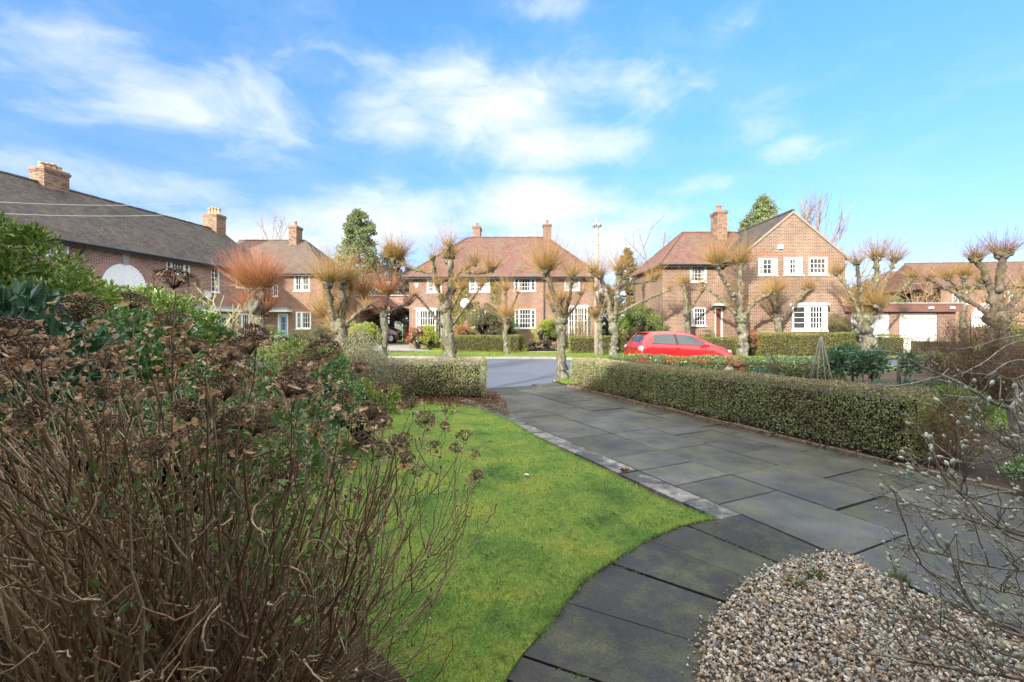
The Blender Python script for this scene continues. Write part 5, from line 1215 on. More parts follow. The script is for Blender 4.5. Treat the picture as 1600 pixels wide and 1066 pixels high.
m_rus = leafmat('russet_leaves', [(.34,.13,.06),(.42,.20,.09),(.26,.11,.05),(.30,.19,.08)], .6, .2)
m_longleaf = leafmat('long_dark_leaves', [(.03,.08,.045),(.055,.13,.07),(.10,.19,.11)], .3, .12, .6)
# left garden, near
shrub('evergreen_shrub', (-4.95, 4.35), .92, .85, 2.66, 22000, .065, m_pitt, 'tall glossy light green evergreen at the left edge in front of the terrace', clumps=120, aspect=.42, cr=.22)
shrub('broadleaf_shrub', (-3.35, 2.75), .6, .5, 1.95, 2600, .12, m_longleaf, 'shrub with long dark green leaves at the far left behind the hydrangea', clumps=40, aspect=.3, cr=.45, core=False, power=.9)
shrub('laurel_shrub', (-4.95, 6.0), 1.05, .9, 2.22, 15000, .07, m_pitt, 'yellow green laurel below the white arch panel', clumps=90, cr=.22)
shrub('laurel_shrub', (-5.05, 7.5), .65, .6, 1.92, 9000, .075, m_laurel, 'dark glossy laurel just right of the arch panel', clumps=60, cr=.26)
shrub('laurel_shrub', (-3.3, 3.9), .85, .7, 1.6, 12000, .06, m_laurel, 'dark green shrub directly behind the hydrangea heads', clumps=60, cr=.26)
shrub('dark_shrub', (-2.6, 5.4), .9, .8, 1.25, 10000, .05, m_laurel, 'low dark evergreen between hydrangea and lawn', clumps=50, cr=.28)
shrub('variegated_shrub', (-2.95, 6.7), .62, .5, 1.38, 4200, .085, m_vari, 'bright yellow green variegated shrub in the middle of the left border', clumps=34, aspect=.3, cr=.32)
shrub('variegated_shrub', (-2.0, 6.1), .42, .4, .88, 2400, .075, m_vari, 'small variegated shrub low at the far left of the lawn', clumps=26, aspect=.3, cr=.34)
shrub('low_hedge_shrub', (-4.9, 10.6), 1.6, .6, 1.18, 9000, .05, leafmat('lime_leaves', [(.14,.18,.04),(.22,.26,.07),(.10,.13,.035),(.17,.16,.07)], .5, .2), 'lime green low shrubs beyond the left border below the blue door', clumps=60, cr=.35)
shrub('round_shrub', (-5.3, 8.8), .8, .6, 1.12, 7000, .05, m_blue, 'blue green rounded shrub left of the red tipped tree', clumps=40, cr=.3)
twigbush('grey_green_shrub', (-2.95, 8.5), .85, 1.6, 110, 'airy grey green twiggy shrub beside the short hedge', m_tan, m_greyg, 9000, .040, .0045, levels=2)
twigbush('grey_green_shrub', (-3.35, 9.7), .7, 1.62, 80, 'taller grey green shrub in front of the slim orange tree', m_tan, m_greyg, 7000, .042, .0045, levels=2)
twigbush('brown_twiggy_shrub', (-2.5, 9.6), .5, .95, 80, 'brown twiggy shrub at the left end of the short hedge', m_twig, leafmat('purple_brown', [(.10,.06,.05),(.16,.10,.07),(.08,.08,.04)], .6, .1), 2600, .03, .0035, levels=2)
# before the left terrace
twigbush('bare_shrub', (-9.3, 14.4), 1.7, 3.1, 16, 'bare yellowish branching small tree in front of the white door', barkmat('lichen_yellow_bark', [(.22,.21,.09),(.34,.33,.16),(.42,.40,.24)], 12), None, 0, .03, .028, levels=2, wob=.02, cat='small tree')
for (x, y, r, h, m_, lab) in [(442,24,.75,1.25,m_laurel,'dark green round bush right of the blue door'),(468,25,1.0,1.35,m_olive,'olive brown clipped bush under the ground floor window'),(425,27,.8,1.3,m_pitt,'mid green bush under the small window of the blue door house'),(500,27,.9,1.6,m_olive,'olive bush near the right corner of the hip roofed house end'),
        (385,23,.7,1.0,m_pitt,'small green bush below the french window'),(350,20,.8,1.2,m_blue,'bluish bush below the white door')]:
    shrub('round_shrub', ((x-CX)/FPX*y, y), r, r*.8, h, 2600, .07, m_, lab, clumps=30, cr=.34)
shrub('yellow_shrub', (-8.5, 26.0), .95, .7, 1.75, 3000, .08, m_yel, 'bright yellow shrub in front of the archway', clumps=30, cr=.34)
shrub('russet_shrub', (-9.6, 27.2), .9, .7, 1.45, 2600, .08, leafmat('pink_brown', [(.38,.22,.15),(.46,.28,.18),(.28,.16,.10)], .6, .2), 'pinkish brown shrub left of the bright yellow one', clumps=30, cr=.34)
# before the middle house
shrub('russet_shrub', (-6.55, 31.6), .75, .6, 1.75, 2600, .08, m_rus, 'russet shrub against the left corner of the middle house', clumps=26, cr=.36)
shrub('yellow_shrub', (-5.5, 30.6), .75, .6, 1.6, 2600, .09, m_yel, 'lime yellow shrub under the left bay window of the middle house', clumps=26, cr=.36)
shrub('russet_shrub', (-3.2, 31.2), 1.0, .6, 1.5, 2600, .08, m_rus, 'orange brown shrub right of the largest pollarded tree', clumps=26, cr=.36)
shrub('olive_shrub', (-1.55, 30.4), 1.35, 1.0, 3.05, 7500, .08, m_olive, 'tall olive brown domed shrub in front of the middle house', clumps=60, cr=.26)
shrub('dark_shrub', (-.2, 31.4), .75, .6, 2.4, 3000, .08, m_laurel, 'dark green shrub left of the middle ground floor window', clumps=30, cr=.34)
shrub('yellow_shrub', (2.45, 30.6), .95, .8, 2.0, 4500, .085, m_yel, 'round yellow green clipped shrub beside the downpipe', clumps=40, cr=.30)
twigbush('bare_shrub', (4.55, 30.6), 1.3, 2.9, 70, 'tan bare shrub in front of the right bay window', m_tan, None, 0, .03, .012, levels=2)
sheet('rockery_soil', [(.9,29.0),(2.9,28.6),(2.9,31.5),(1.1,31.5)], .06, m_soil)
shrub('rockery_plants', (1.7, 29.6), .9, .6, .7, 1600, .07, m_olive, 'low mixed rockery plants by the pale drive', clumps=24, cr=.4)
# between middle and right houses
shrub('broad_laurel', (7.35, 26.2), 1.25, 1.0, 2.75, 7000, .09, m_pitt, 'broad bright green laurel left of the gabled house', clumps=60, cr=.28)
shrub('olive_shrub', (6.9, 25.2), .7, .6, 1.5, 2400, .07, m_olive, 'small olive bush in front of the broad laurel', clumps=26, cr=.34)
shrub('clipped_shrub', (17.75, 24.7), .95, .7, 2.25, 6000, .055, m_olive, 'clipped olive shrub between bay window and first garage door', clumps=50, cr=.30)
shrub('russet_shrub', (12.55, 23.9), .55, .4, 1.35, 2400, .06, m_rus, 'small russet brown bush between two clipped hedges', clumps=24, cr=.34)
shrub('round_shrub', (11.3, 26.0), .8, .5, 1.35, 2200, .06, m_olive, 'low bush under the brown front door canopy', clumps=24, cr=.36)
shrub('dark_ground_shrub', (13.9, 14.8), 1.3, .7, .75, 5000, .06, m_laurel, 'dark leafy clump at the foot of the dark pollarded tree', clumps=40, cr=.3)

# ---- background trees
def tall_tree(name, c, r, h, n, ls, mat, label, trunkr=.3, z0=1.5, taper=.75, clumps=160, droop=.5, core=True, cr=.55, amp=.35):
    root = empty(name, (c[0], c[1], 0), 0, label, 'tree'); g = GM(); g.tube([(0,0,-.1),(.05,0,h*.5),(0,0,h*.93)], [trunkr, trunkr*.6, .03], 8, bump=.05)
    t_ = rng.uniform(0, 1, clumps)**.8; an = rng.uniform(0, 2*PI, clumps); off = rng.uniform(-9, 9)
    env = (1-t_)**taper*np.minimum(1, .55+t_*3)*(1+amp*np.array([mnoise.noise(Vector((math.cos(a)*1.3+off, math.sin(a)*1.3, t__*5))) for a, t__ in zip(an, t_)])); q = rng.uniform(.45, 1, clumps)
    C = np.column_stack([np.cos(an)*env*q*r, np.sin(an)*env*q*r, z0+(h-z0)*t_]); cs = (.45+.6*(1-t_))*cr*rng.uniform(.7, 1.3, clumps)*r*.42
    for i in range(clumps):
        if i % 3 == 0: g.tube([(0,0,C[i][2]-.4*cs[i]), tuple(C[i])], [trunkr*.25, .02], 4)
    k = rng.integers(0, clumps, n); v_ = unit(rng.normal(0, 1, (n, 3))); P = C[k]+v_*cs[k, None]*rng.uniform(.3, 1, (n, 1))*np.array([1,1,.8]); d = v_*.7+rng.normal(0, .4, (n, 3))-np.array([0,0,droop])
    f = GM(); V, F = leaves(P, d, rng.uniform(.6, 1.3, n)*ls, .4, .2); f.add(V, F); g.build('trunk', m_bark_dk, root, True)
    if core:
        for i in range(clumps): lump(f, C[i]*np.array([.8,.8,1]), cs[i]*.42, .4, 2, ICO1)
    f.build('crown', mat, root); return root
tall_tree('conifer_tree', ((561-CX)/FPX*48, 48), 3.3, 13.6, 24000, .28, m_con, 'tall ivy clad conifer behind the archway', taper=.42, clumps=170)
tall_tree('conifer_tree', ((612-CX)/FPX*44, 44), 2.6, 9.2, 12000, .24, m_dkg, 'dark conifer just left of the middle house roof', taper=.5, clumps=110)
tall_tree('conifer_tree', ((640-CX)/FPX*50, 50), 2.2, 8.0, 6000, .24, m_dkg, 'lower dark evergreen touching the middle house roof edge', taper=.5, clumps=70)
tall_tree('conifer_tree', ((1193-CX)/FPX*46, 46), 3.9, 14.6, 20000, .26, m_con, 'green conifer rising behind the gabled roof', taper=.8, clumps=130, z0=6)
tall_tree('conifer_tree', ((1166-CX)/FPX*48, 48), 2.2, 12.6, 7000, .26, m_con, 'smaller conifer top left of the one behind the gabled roof', taper=.8, clumps=50, z0=7)
tall_tree('conifer_tree', ((980-CX)/FPX*36, 36), 1.7, 7.6, 12000, .16, m_orc, 'russet brown cypress between the middle and right houses', taper=.55, clumps=110, z0=.5, droop=-.2)
tall_tree('conifer_tree', ((950-CX)/FPX*40, 40), 2.2, 5.0, 8000, .18, m_dkg, 'dark shrubby evergreen low between the two sunlit houses', taper=.4, clumps=80, z0=.3)
tall_tree('evergreen_tree', ((1352-CX)/FPX*40, 40), 1.6, 5.2, 5000, .18, m_olive, 'olive evergreen behind the garage roof beside the gabled house', taper=.4, clumps=60, z0=.5)
tall_tree('evergreen_tree', ((1395-CX)/FPX*46, 46), 2.2, 4.6, 6000, .2, m_con, 'green bush top showing above the garages', taper=.4, clumps=60, z0=.5)
def bare_tree(name, c, h, label, seed=1, r0=.16, spread=.6, levels=4, z_start=.3, mat=None, nb=4, cat='tree', upw=.35, buds=0):
    rr = np.random.default_rng(seed); root = empty(name, (c[0], c[1], 0), 0, label, cat)
    P = bez(np.zeros((1,3)), np.array([[.1,0,h*.3]]), np.array([[rr.normal(0,.2),0,h*.55]]), 10, .02*h); g = GM(); V, F = tubes(P, np.linspace(1, .55, 10)[None]*r0, 8); g.add(V, F); g.build('trunk', mat or m_bark_dk, root, True)
    c_ = GM(); src, rad, L = P, r0*.5, h*.42
    for lv in range(levels):
        m_ = len(src)*nb if lv else 9; k = rr.integers(0, len(src), m_); s = rr.uniform(z_start if lv == 0 else .35, 1, m_); S = src.shape[1]; i0 = np.minimum((s*(S-1)).astype(int), S-2); B_ = src[k, i0]
        al = unit(src[k, i0+1]-src[k, i0]); d = unit(al*.55+rr.normal(0, spread, (m_, 3))+np.array([0,0,upw])); ln = L*rr.uniform(.6, 1.1, (m_, 1))
        Q = bez(B_, B_+d*ln*.5+rr.normal(0, .06, (m_, 3))*ln, B_+d*ln+np.array([0,0,.18])*ln, 6); V, F = tubes(Q, np.linspace(1, .4, 6)[None]*rad*np.ones((m_, 1)), 4 if lv < 2 else 3); c_.add(V, F); src = Q; rad *= .5; L *= .58
    c_.build('crown', mat or m_bark_dk, root); return root
m_far = barkmat('far_bare_bark', [(.16,.11,.09),(.24,.18,.15),(.30,.24,.2)], 6)
bare_tree('bare_tree', ((1268-CX)/FPX*44, 44), 14.6, 'bare tree rising behind the gable peak', 3, .25, .45, 4, .6, m_far, 3, upw=.7)
bare_tree('bare_tree', ((1318-CX)/FPX*44, 44), 10.6, 'lower bare tree right of the gable', 5, .2, .6, 4, .4, m_far, 3)
bare_tree('bare_tree', ((1026-CX)/FPX*38, 38), 9.6, 'bare tree in the gap left of the gabled house', 8, .2, .6, 4, .2, m_far, 4)
bare_tree('bare_tree', ((388-CX)/FPX*52, 52), 13.2, 'bare tree tips above the left terrace roof', 9, .2, .5, 4, .5, m_far, 3, upw=.6)
bare_tree('bare_tree', ((1440-CX)/FPX*38, 38), 6.4, 'bare brownish tree behind the garage roof', 12, .2, .7, 4, .2, shootmat('orange_twigs', (.30,.20,.12), (.34,.20,.12), (.3,.2,.12)), 4)
bare_tree('bare_tree', ((1575-CX)/FPX*33, 33), 6.2, 'bare pale tree in front of the far right terrace', 15, .2, .7, 4, .2, m_tan, 4)
0 and bare_tree('bare_tree', ((600-CX)/FPX*30, 30), 5.0, 'small bare tree in front of the archway link', 21, .12, .6, 4, .2, m_tan, 4)
# ================================================================ CARS
def paint(name, c):
    m, t = newmat(name); setp(t, t.ramp(t.noise(t.obj, 2, 3), [(.3, c), (.7, tuple(x*.92 for x in c))]), .28, .0, .5, 1.0); t.p.inputs['Coat Roughness'].default_value = .04; return m
m_tyre = plain('tyre_rubber', (.018,.018,.018), (.03,.03,.03), 20, .85); m_rim = plain('alloy_wheel', (.42,.43,.45), (.36,.37,.39), 5, .3, .05, .8)
def carglass():
    m, t = newmat('car_glass'); setp(t, (.035,.05,.055), .03, 0, .9); return m
m_cg = carglass(); m_blk = plain('black_trim', (.02,.02,.022), (.03,.03,.03), 8, .5)
ST = np.array([ # x, wb,zb, wm,zm, ws,zs, wr,zr, zt
 [0.00,.62,.34,.70,.56,.70,.78,.60,.86,.88],[.05,.74,.26,.80,.56,.77,.86,.64,.95,.98],[.16,.80,.22,.835,.58,.79,.97,.63,1.10,1.13],[.34,.82,.20,.845,.60,.80,1.02,.60,1.34,1.38],
 [.50,.83,.20,.85,.60,.80,1.02,.585,1.44,1.475],[.9,.83,.19,.85,.60,.80,1.00,.58,1.475,1.51],[1.4,.83,.19,.845,.60,.795,.975,.58,1.475,1.515],[1.9,.83,.19,.845,.58,.79,.95,.575,1.44,1.485],
 [2.3,.83,.19,.845,.58,.79,.935,.56,1.36,1.405],[2.65,.83,.19,.845,.58,.79,.92,.57,1.22,1.26],[3.0,.83,.19,.845,.57,.79,.905,.62,1.045,1.085],[3.2,.83,.20,.845,.56,.78,.88,.66,.955,.99],
 [3.5,.82,.20,.84,.54,.76,.81,.64,.875,.91],[3.75,.78,.21,.81,.52,.72,.72,.60,.785,.81],[3.89,.70,.24,.74,.48,.66,.62,.55,.68,.70],[3.95,.60,.30,.62,.46,.58,.54,.50,.58,.60]])
def car(loc, rz, pm, label, group=None, name='parked_car', zs=1.0, full=True):
    root = empty(name, loc, rz, label, 'car', group)
    def sec(s):
        x = s[0]; wb,zb,wm,zm,ws,zs_,wr,zr,zt = s[1:]
        pts = [(wb,zb),(wm,(zb+zm)/2),(wm,zm),((wm+ws)/2+.006,(zm+zs_)/2+.02),(ws,zs_),((ws+wr)/2+.018,(zs_+zr)/2),(wr,zr),(wr*.72,zr+(zt-zr)*.72),(0,zt)]
        return [(x, -y, z) for y, z in pts]+[(x, y, z) for y, z in pts[-2::-1]]
    xs = np.concatenate([np.linspace(ST[i, 0], ST[i+1, 0], 4)[:-1] for i in range(len(ST)-1)]+[[ST[-1, 0]]])
    I = np.stack([np.interp(xs, ST[:, 0], ST[:, j]) for j in range(ST.shape[1])], 1)
    for j in range(1, I.shape[1]): I[1:-1, j] = (I[:-2, j]+2*I[1:-1, j]+I[2:, j])/4
    V = np.array([sec(s) for s in I]); ns, nc, _ = V.shape
    g = GM(); idx = np.arange(ns*nc).reshape(ns, nc)
    F = np.stack([idx[:-1, :-1], idx[1:, :-1], idx[1:, 1:], idx[:-1, 1:]], -1).reshape(-1, 4)
    # open the wheel arches in the flanks
    cen = V.reshape(-1, 3)[F].mean(1); arch = np.zeros(len(F), bool)
    for wx in (.66, 3.17): arch |= (np.hypot(cen[:, 0]-wx, cen[:, 2]-.30) < .345) & (np.abs(cen[:, 1]) > .6)
    g.add(V.reshape(-1, 3), F[~arch]); g.add(V[0], [list(range(nc))[::-1]]); g.add(V[-1], [list(range(nc))])
    b = g.build('body', pm, root, True)
    u = GM(); u.box(.1, 3.85, -.74, .74, .17, .34)
    for wx in (.66, 3.17):
        for s in (-1, 1): arc_y = [(wx+.35*math.cos(a), .30+.35*math.sin(a)) for a in np.linspace(0, PI, 14)]; u.tube([(x, s*.835, z) for x, z in arc_y], .018, 6)
        u.box(wx-.36, wx+.36, -.6, .6, .2, .72)
    u.build('underbody', m_blk, root)
    for wx in (.66, 3.17):
        for s in (-1, 1):
            w_ = GM(); w_.tube([(wx,s*.64,.30),(wx,s*.66,.30),(wx,s*.81,.30),(wx,s*.83,.30)], [.27,.30,.30,.275], 24); o = w_.build('wheel', m_tyre, root, True)
            r = GM(); r.tube([(wx,s*.800,.30),(wx,s*.836,.30)], [.19,.185], 20)
            for k in range(5): a = 2*PI*k/5; r.box(wx+.1*math.cos(a)-.02, wx+.1*math.cos(a)+.02, min(s*.836, s*.845), max(s*.836, s*.845), .30+.1*math.sin(a)-.02, .30+.1*math.sin(a)+.02)
            r.build('rim', m_rim, o)
    def sp(x, t_, s, o=.012):     # point on the flank between shoulder (0) and roof rail (1)
        v_ = [np.interp(x, xs, I[:, j]) for j in range(ST.shape[1])]; ws,zs_,wr,zr = v_[5], v_[6], v_[7], v_[8]
        return np.array((x, s*(ws+(wr-ws)*t_+.036*(t_*(1-t_))*2+o), zs_+(zr-zs_)*t_+o*.4))
    for s in (-1, 1):
        for nm, x0b, x1b, x0t, x1t in (('side_window', .50, 1.46, .62, 1.42), ('side_window', 1.56, 2.62, 1.52, 2.26), ('quarter_light', 2.68, 2.92, 2.34, 2.40)):
            q = GM(); n = 8; t0, t1 = .10, .84
            A_ = [sp(x0b+(x1b-x0b)*i/n, t0+.0*i, s) for i in range(n+1)]; B_ = [sp(x0t+(x1t-x0t)*i/n, t1, s) for i in range(n+1)]
            for i in range(n): q.add([A_[i], A_[i+1], B_[i+1], B_[i]], [(0,1,2,3)])
            q.build(nm, m_cg, root)
        q = GM(); q.add([sp(1.47,.08,s,.010), sp(1.555,.08,s,.010), sp(1.515,.86,s,.010), sp(1.425,.86,s,.010)], [(0,1,2,3)]); q.add([sp(.45,.03,s,.008), sp(2.95,.03,s,.008), sp(2.95,.085,s,.010), sp(.45,.085,s,.010)], [(0,1,2,3)])
        q.build('window_trim', m_blk, root)
        q = GM(); lump(q, (2.62, s*.93, .99), .10, .1, base=ICO2, sc=(.75,.9,.7)); q.box(2.6, 2.66, min(s*.79,s*.9), max(s*.79,s*.9), .93, .97); q.build('door_mirror', pm, root, True)
        for x in (1.50, .98): q = GM(); q.box(x-.10, x+.10, min(s*.835,s*.858), max(s*.835,s*.858), .845, .872); q.build('door_handle', pm, root)
        q = GM(); 
        for x in (1.52, 2.66, .60): q.box(x-.003, x+.003, min(s*.80, s*.8515), max(s*.80, s*.8515), .36 if x > 1 else .72, .90)
        q.build('door_gap', m_blk, root)
        q = GM(); lump(q, (.10, s*.70, .86), .13, 0, base=ICO2, sc=(1.0,.75,.85)); q.build('tail_light', plain('red_white_lamp', (.50,.10,.09), (.75,.6,.6), 9, .15), root, True)
        q = GM(); lump(q, (3.70, s*.62, .70), .17, 0, base=ICO2, sc=(1.1,.85,.5)); q.build('headlight', plain('clear_lamp', (.45,.47,.50), (.16,.17,.2), 12, .08), root, True)
    def top(x, y, o=.012):
        v_ = [np.interp(x, xs, I[:, j]) for j in range(ST.shape[1])]; wr, zr, zt = v_[7], v_[8], v_[9]; t_ = abs(y); z = zt-(zt-zr)*t_**2; return np.array((x, y*wr*.9, z+o))
    q = GM(); 
    for x0, x1, nm in ((2.36, 2.98, 'windscreen'), (.14, .40, 'rear_window')):
        q = GM(); n = 8
        for i in range(n):
            for k in range(4): xa, xb = x0+(x1-x0)*k/4, x0+(x1-x0)*(k+1)/4; ya, yb = -1+2*i/n, -1+2*(i+1)/n; q.add([top(xa,ya), top(xb,ya), top(xb,yb), top(xa,yb)], [(0,1,2,3)])
        q.build(nm, m_cg, root)
    q = GM(); q.box(-.035, -.008, -.26, .26, .50, .61); q.build('number_plate', plain('yellow_plate', (.62,.46,.05), (.55,.40,.04), 3, .4), root)
    q = GM(); q.box(.33, .52, -.5, .5, 1.44, 1.465); q.build('spoiler', pm, root)
    q = GM(); q.box(3.90, 3.965, -.42, .42, .30, .42); q.build('grille', m_blk, root)
    root.scale = (1, 1, zs); return root
m_red = paint('bright_red_paint', (.50,.010,.016)); 
car((4.62+.1, 17.95, -.10), math.radians(9), m_red, 'bright red hatchback parked on the road behind the low hedge')
car((-9.25, 42.6, 0), math.radians(100), paint('orange_red_paint', (.50,.06,.02)), 'orange red car half hidden beside the right pier of the archway')
car((-14.2, 42.0, 0), math.radians(3), paint('maroon_paint', (.13,.035,.035)), 'dark maroon vehicle in the shade at the left of the archway', zs=1.45)

# ================================================================ NEIGHBOUR GARDEN
wg = empty('cane_wigwam', (7.13, 10.5, 0), 0, 'wigwam of thin pale garden canes beside the kale plants', 'plant support')
for i in range(9):
    a = 2*PI*i/9+.3; g = GM(); x, y = math.cos(a)*.32, math.sin(a)*.32; g.tube([(x,y,-.02),(x*.02,y*.02,1.42),(-x*.08,-y*.08,1.56+.05*(i % 3))], [.011,.010,.007], 6); g.build('cane', plain('weathered_cane', (.50,.46,.38), (.36,.32,.25), 14), wg, True)
g = GM(); g.tube([(math.cos(a)*.03, math.sin(a)*.03, 1.38+.004*k) for k, a in enumerate(np.linspace(0, 6*PI, 30))], .006, 5); g.build('string', m_tan, wg)
m_kale = leafmat('kale_leaves', [(.06,.13,.075),(.10,.19,.11),(.17,.27,.16),(.08,.15,.07)], .45, .15)
m_stalk = plain('pale_kale_stalk', (.22,.24,.11), (.32,.30,.17), 20, .7)
kp = []
for i in range(15):
    x = 7.55+i*.09+rng.uniform(-.05, .05); y = 10.7+rng.uniform(-.45, .45)
    o = empty('kale_plant', (x, y, 0), 0, 'tall kale plant with bare pale stalk in the row right of the cane wigwam', 'kale', 'row of kale plants')
    h = rng.uniform(.78, 1.02); g = GM(); lx, ly = rng.normal(0, .05, 2); g.tube([(0,0,0),(lx*.3,ly*.3,h*.5),(lx,ly,h)], [.02,.018,.012], 6); g.build('stalk', m_stalk, o, True)
    n = 210; d = unit(rng.normal(0, 1, (n, 3))+np.array([0,0,.2])); P0 = np.array([lx,ly,h-.12])+d*rng.uniform(.02, .2, (n, 1))*np.array([1,1,1.5]); V, F = leaves(P0, d+rng.normal(0, .3, (n, 3)), rng.uniform(.05, .13, n), .7, .5, .15); g = GM(); g.add(V, F); g.build('foliage', m_kale, o)
shrub('low_greens', (9.6, 9.9), 1.5, .5, .42, 5200, .05, m_kale, 'low dark green leaves right of the kale plants', clumps=40, cr=.5)
shrub('low_greens', (7.6, 9.6), .8, .35, .40, 2000, .05, m_blue, 'low bluish leaves at the foot of the cane wigwam', clumps=24, cr=.5)
shrub('low_greens', (5.9, 10.6), .5, .35, .55, 1800, .06, m_blue, 'pale blue green cabbage like plant between bare stems and log', clumps=20, cr=.5)
twigbush('bare_shrub', (6.0, 10.3, 0), .28, 1.5, 5, 'upright knobbly brown bare stems left of the cane wigwam', m_twig, None, 0, .03, .016, levels=1, spread=.9)
twigbush('bare_shrub', (6.6, 10.6, 0), .4, 1.25, 4, 'thin bare forked stem between knobbly stems and cane wigwam', m_twig, None, 0, .03, .009, levels=1, spread=.9)
lg = empty('log_post', (5.58, 11.2, 0), 0, 'rounded weathered brown log standing against the ivy hedge', 'log')
g = GM(); g.tube([(0,0,0),(0,0,.35),(.01,0,.62)], [.12,.13,.13], 12, bump=.06); lump(g, (0,0,.68), .16, .3, 1.6, sc=(1,.9,.8)); g.build('log', barkmat('orange_brown_log', [(.10,.05,.03),(.22,.11,.06),(.32,.18,.10)], 14), lg, True); g = GM(); g.box(-.13,.13,-.1,.1,.50,.53); g.build('band', m_bark_dk, lg)
g = GM(); lump(g, (0,0,0), .10, .3, 2, sc=(1.2,1,1)); g.tube([(0,0,-.5),(0,0,-.02)], .05, 8); o = g.build('grey_stone', M['stone'], None, True); o.location = (5.3, 11.1, .52); tag(o, 'grey rounded stone on a stub just left of the brown log', 'stone')
for i, (x, y, h, lb) in enumerate([(9.35, 11.0, .88, 'short grey timber post in front of the blue road at right'), (8.75, 7.9, .62, 'thin grey stake near the far end of the near hedge')]):
    g = GM(); r = .045 if i == 0 else .02; g.tube([(0,0,-.05),(0,0,h*.6),(.01,0,h)], [r, r*.95, r*.9], 7, bump=.04); o = g.build('timber_post', barkmat('grey_post%d' % i, [(.18,.16,.13),(.30,.27,.23)], 16), None, True); o.location = (x, y, 0); tag(o, lb, 'post')
m_rb = barkmat('red_brown_twigs', [(.10,.05,.035),(.19,.11,.075),(.26,.18,.13)], 20)
twigbush('red_brown_shrub', (9.9, 9.6, 0), 1.25, 2.02, 150, 'large dense red brown twiggy shrub in front of the dark tree', m_rb, leafmat('tiny_red_leaves', [(.14,.07,.05),(.20,.12,.08),(.10,.09,.04),(.25,.13,.08)], .6, .1), 9000, .032, .008, levels=3, spread=1.05)
twigbush('red_brown_shrub', (12.1, 10.6, 0), 1.0, 1.35, 90, 'lower brown shrub at the right edge behind the grey branches', m_rb, leafmat('tiny_brown_leaves', [(.10,.07,.05),(.15,.11,.07),(.08,.09,.04)], .6, .1), 5000, .032, .008, levels=2)
shrub('fern_plants', (7.2, 7.35), .55, .3, .62, 1800, .075, m_pitt, 'light green leafy plants right behind the near hedge end', clumps=22, aspect=.25, cr=.5)
shrub('small_evergreen', (10.6, 8.6), .7, .4, .5, 2400, .05, m_laurel, 'dark green clump beside the small side lawn', clumps=24, cr=.5)
shrub('small_evergreen', (5.75, 4.75), .30, .25, .34, 900, .045, m_pitt, 'small leafy plant at the end of the dying hedge', clumps=14, cr=.6)
shrub('small_evergreen', (4.95, 4.2), .45, .25, .36, 1500, .05, m_laurel, 'dark leaves under the magnolia tips beside the kerb', clumps=18, cr=.6)
# bare grey barked tree at the right edge
m_gb = barkmat('pale_grey_bark', [(.13,.12,.11),(.26,.24,.22),(.40,.38,.35)], 18)
def limb_tree(name, base, limbs, label, mat, twigs=6, tl=.35, seed=2, jit=.1):
    root = empty(name, tuple(base), 0, label, 'tree'); g = GM(); c = GM(); rr = np.random.default_rng(seed); src = []
    for j, (pts, r0, r1) in enumerate(limbs):
        Q = np.array([W(x, y, D) for x, y, D in pts])-np.array(base); seg = np.linalg.norm(np.diff(Q, axis=0), axis=1); n = max(8, int(seg.sum()/.05)); cs = np.append(0, np.cumsum(seg)); tt = np.linspace(0, cs[-1], n)
        P = np.stack([np.interp(tt, cs, Q[:, i]) for i in range(3)], 1)
        for _ in range(3): P[1:-1] = (P[:-2]+P[1:-1]*2+P[2:])/4
        P[1:-1] += rr.normal(0, .003, (n-2, 3)); (g if j == 0 else c).tube(P, np.linspace(r0, r1, n)*(1+rr.uniform(-.06, .12, n)), 7, bump=.05)
        if j: src.append((P, r1))
    for P, r1 in src:
        k = rr.integers(2, len(P), twigs*2); B_ = P[k]; al = unit(P[k]-P[k-2]); d = unit(al*.8+rr.normal(0, .5, (len(k), 3))); ln = rr.uniform(.3, 1, (len(k), 1))*tl; Q = bez(B_, B_+d*ln*.5+rr.normal(0, .02, (len(k), 3)), B_+d*ln+np.array([0,0,.08])*ln, 6)
        V, F = tubes(Q, np.linspace(1, .4, 6)[None]*r1*.55*np.ones((len(k), 1)), 4); c.add(V, F)
        m_ = len(k)*3; kk = rr.integers(0, len(Q), m_); B2 = Q[kk, rr.integers(2, 6, m_)]; d = unit(rr.normal(0, 1, (m_, 3))+al[kk]*.7); ln = rr.uniform(.3, 1, (m_, 1))*tl*.4; V, F = tubes(bez(B2, B2+d*ln*.5, B2+d*ln, 4), np.full((m_, 4), r1*.25), 3); c.add(V, F)
    g.build('trunk', mat, root, True); c.build('crown', mat, root); return root
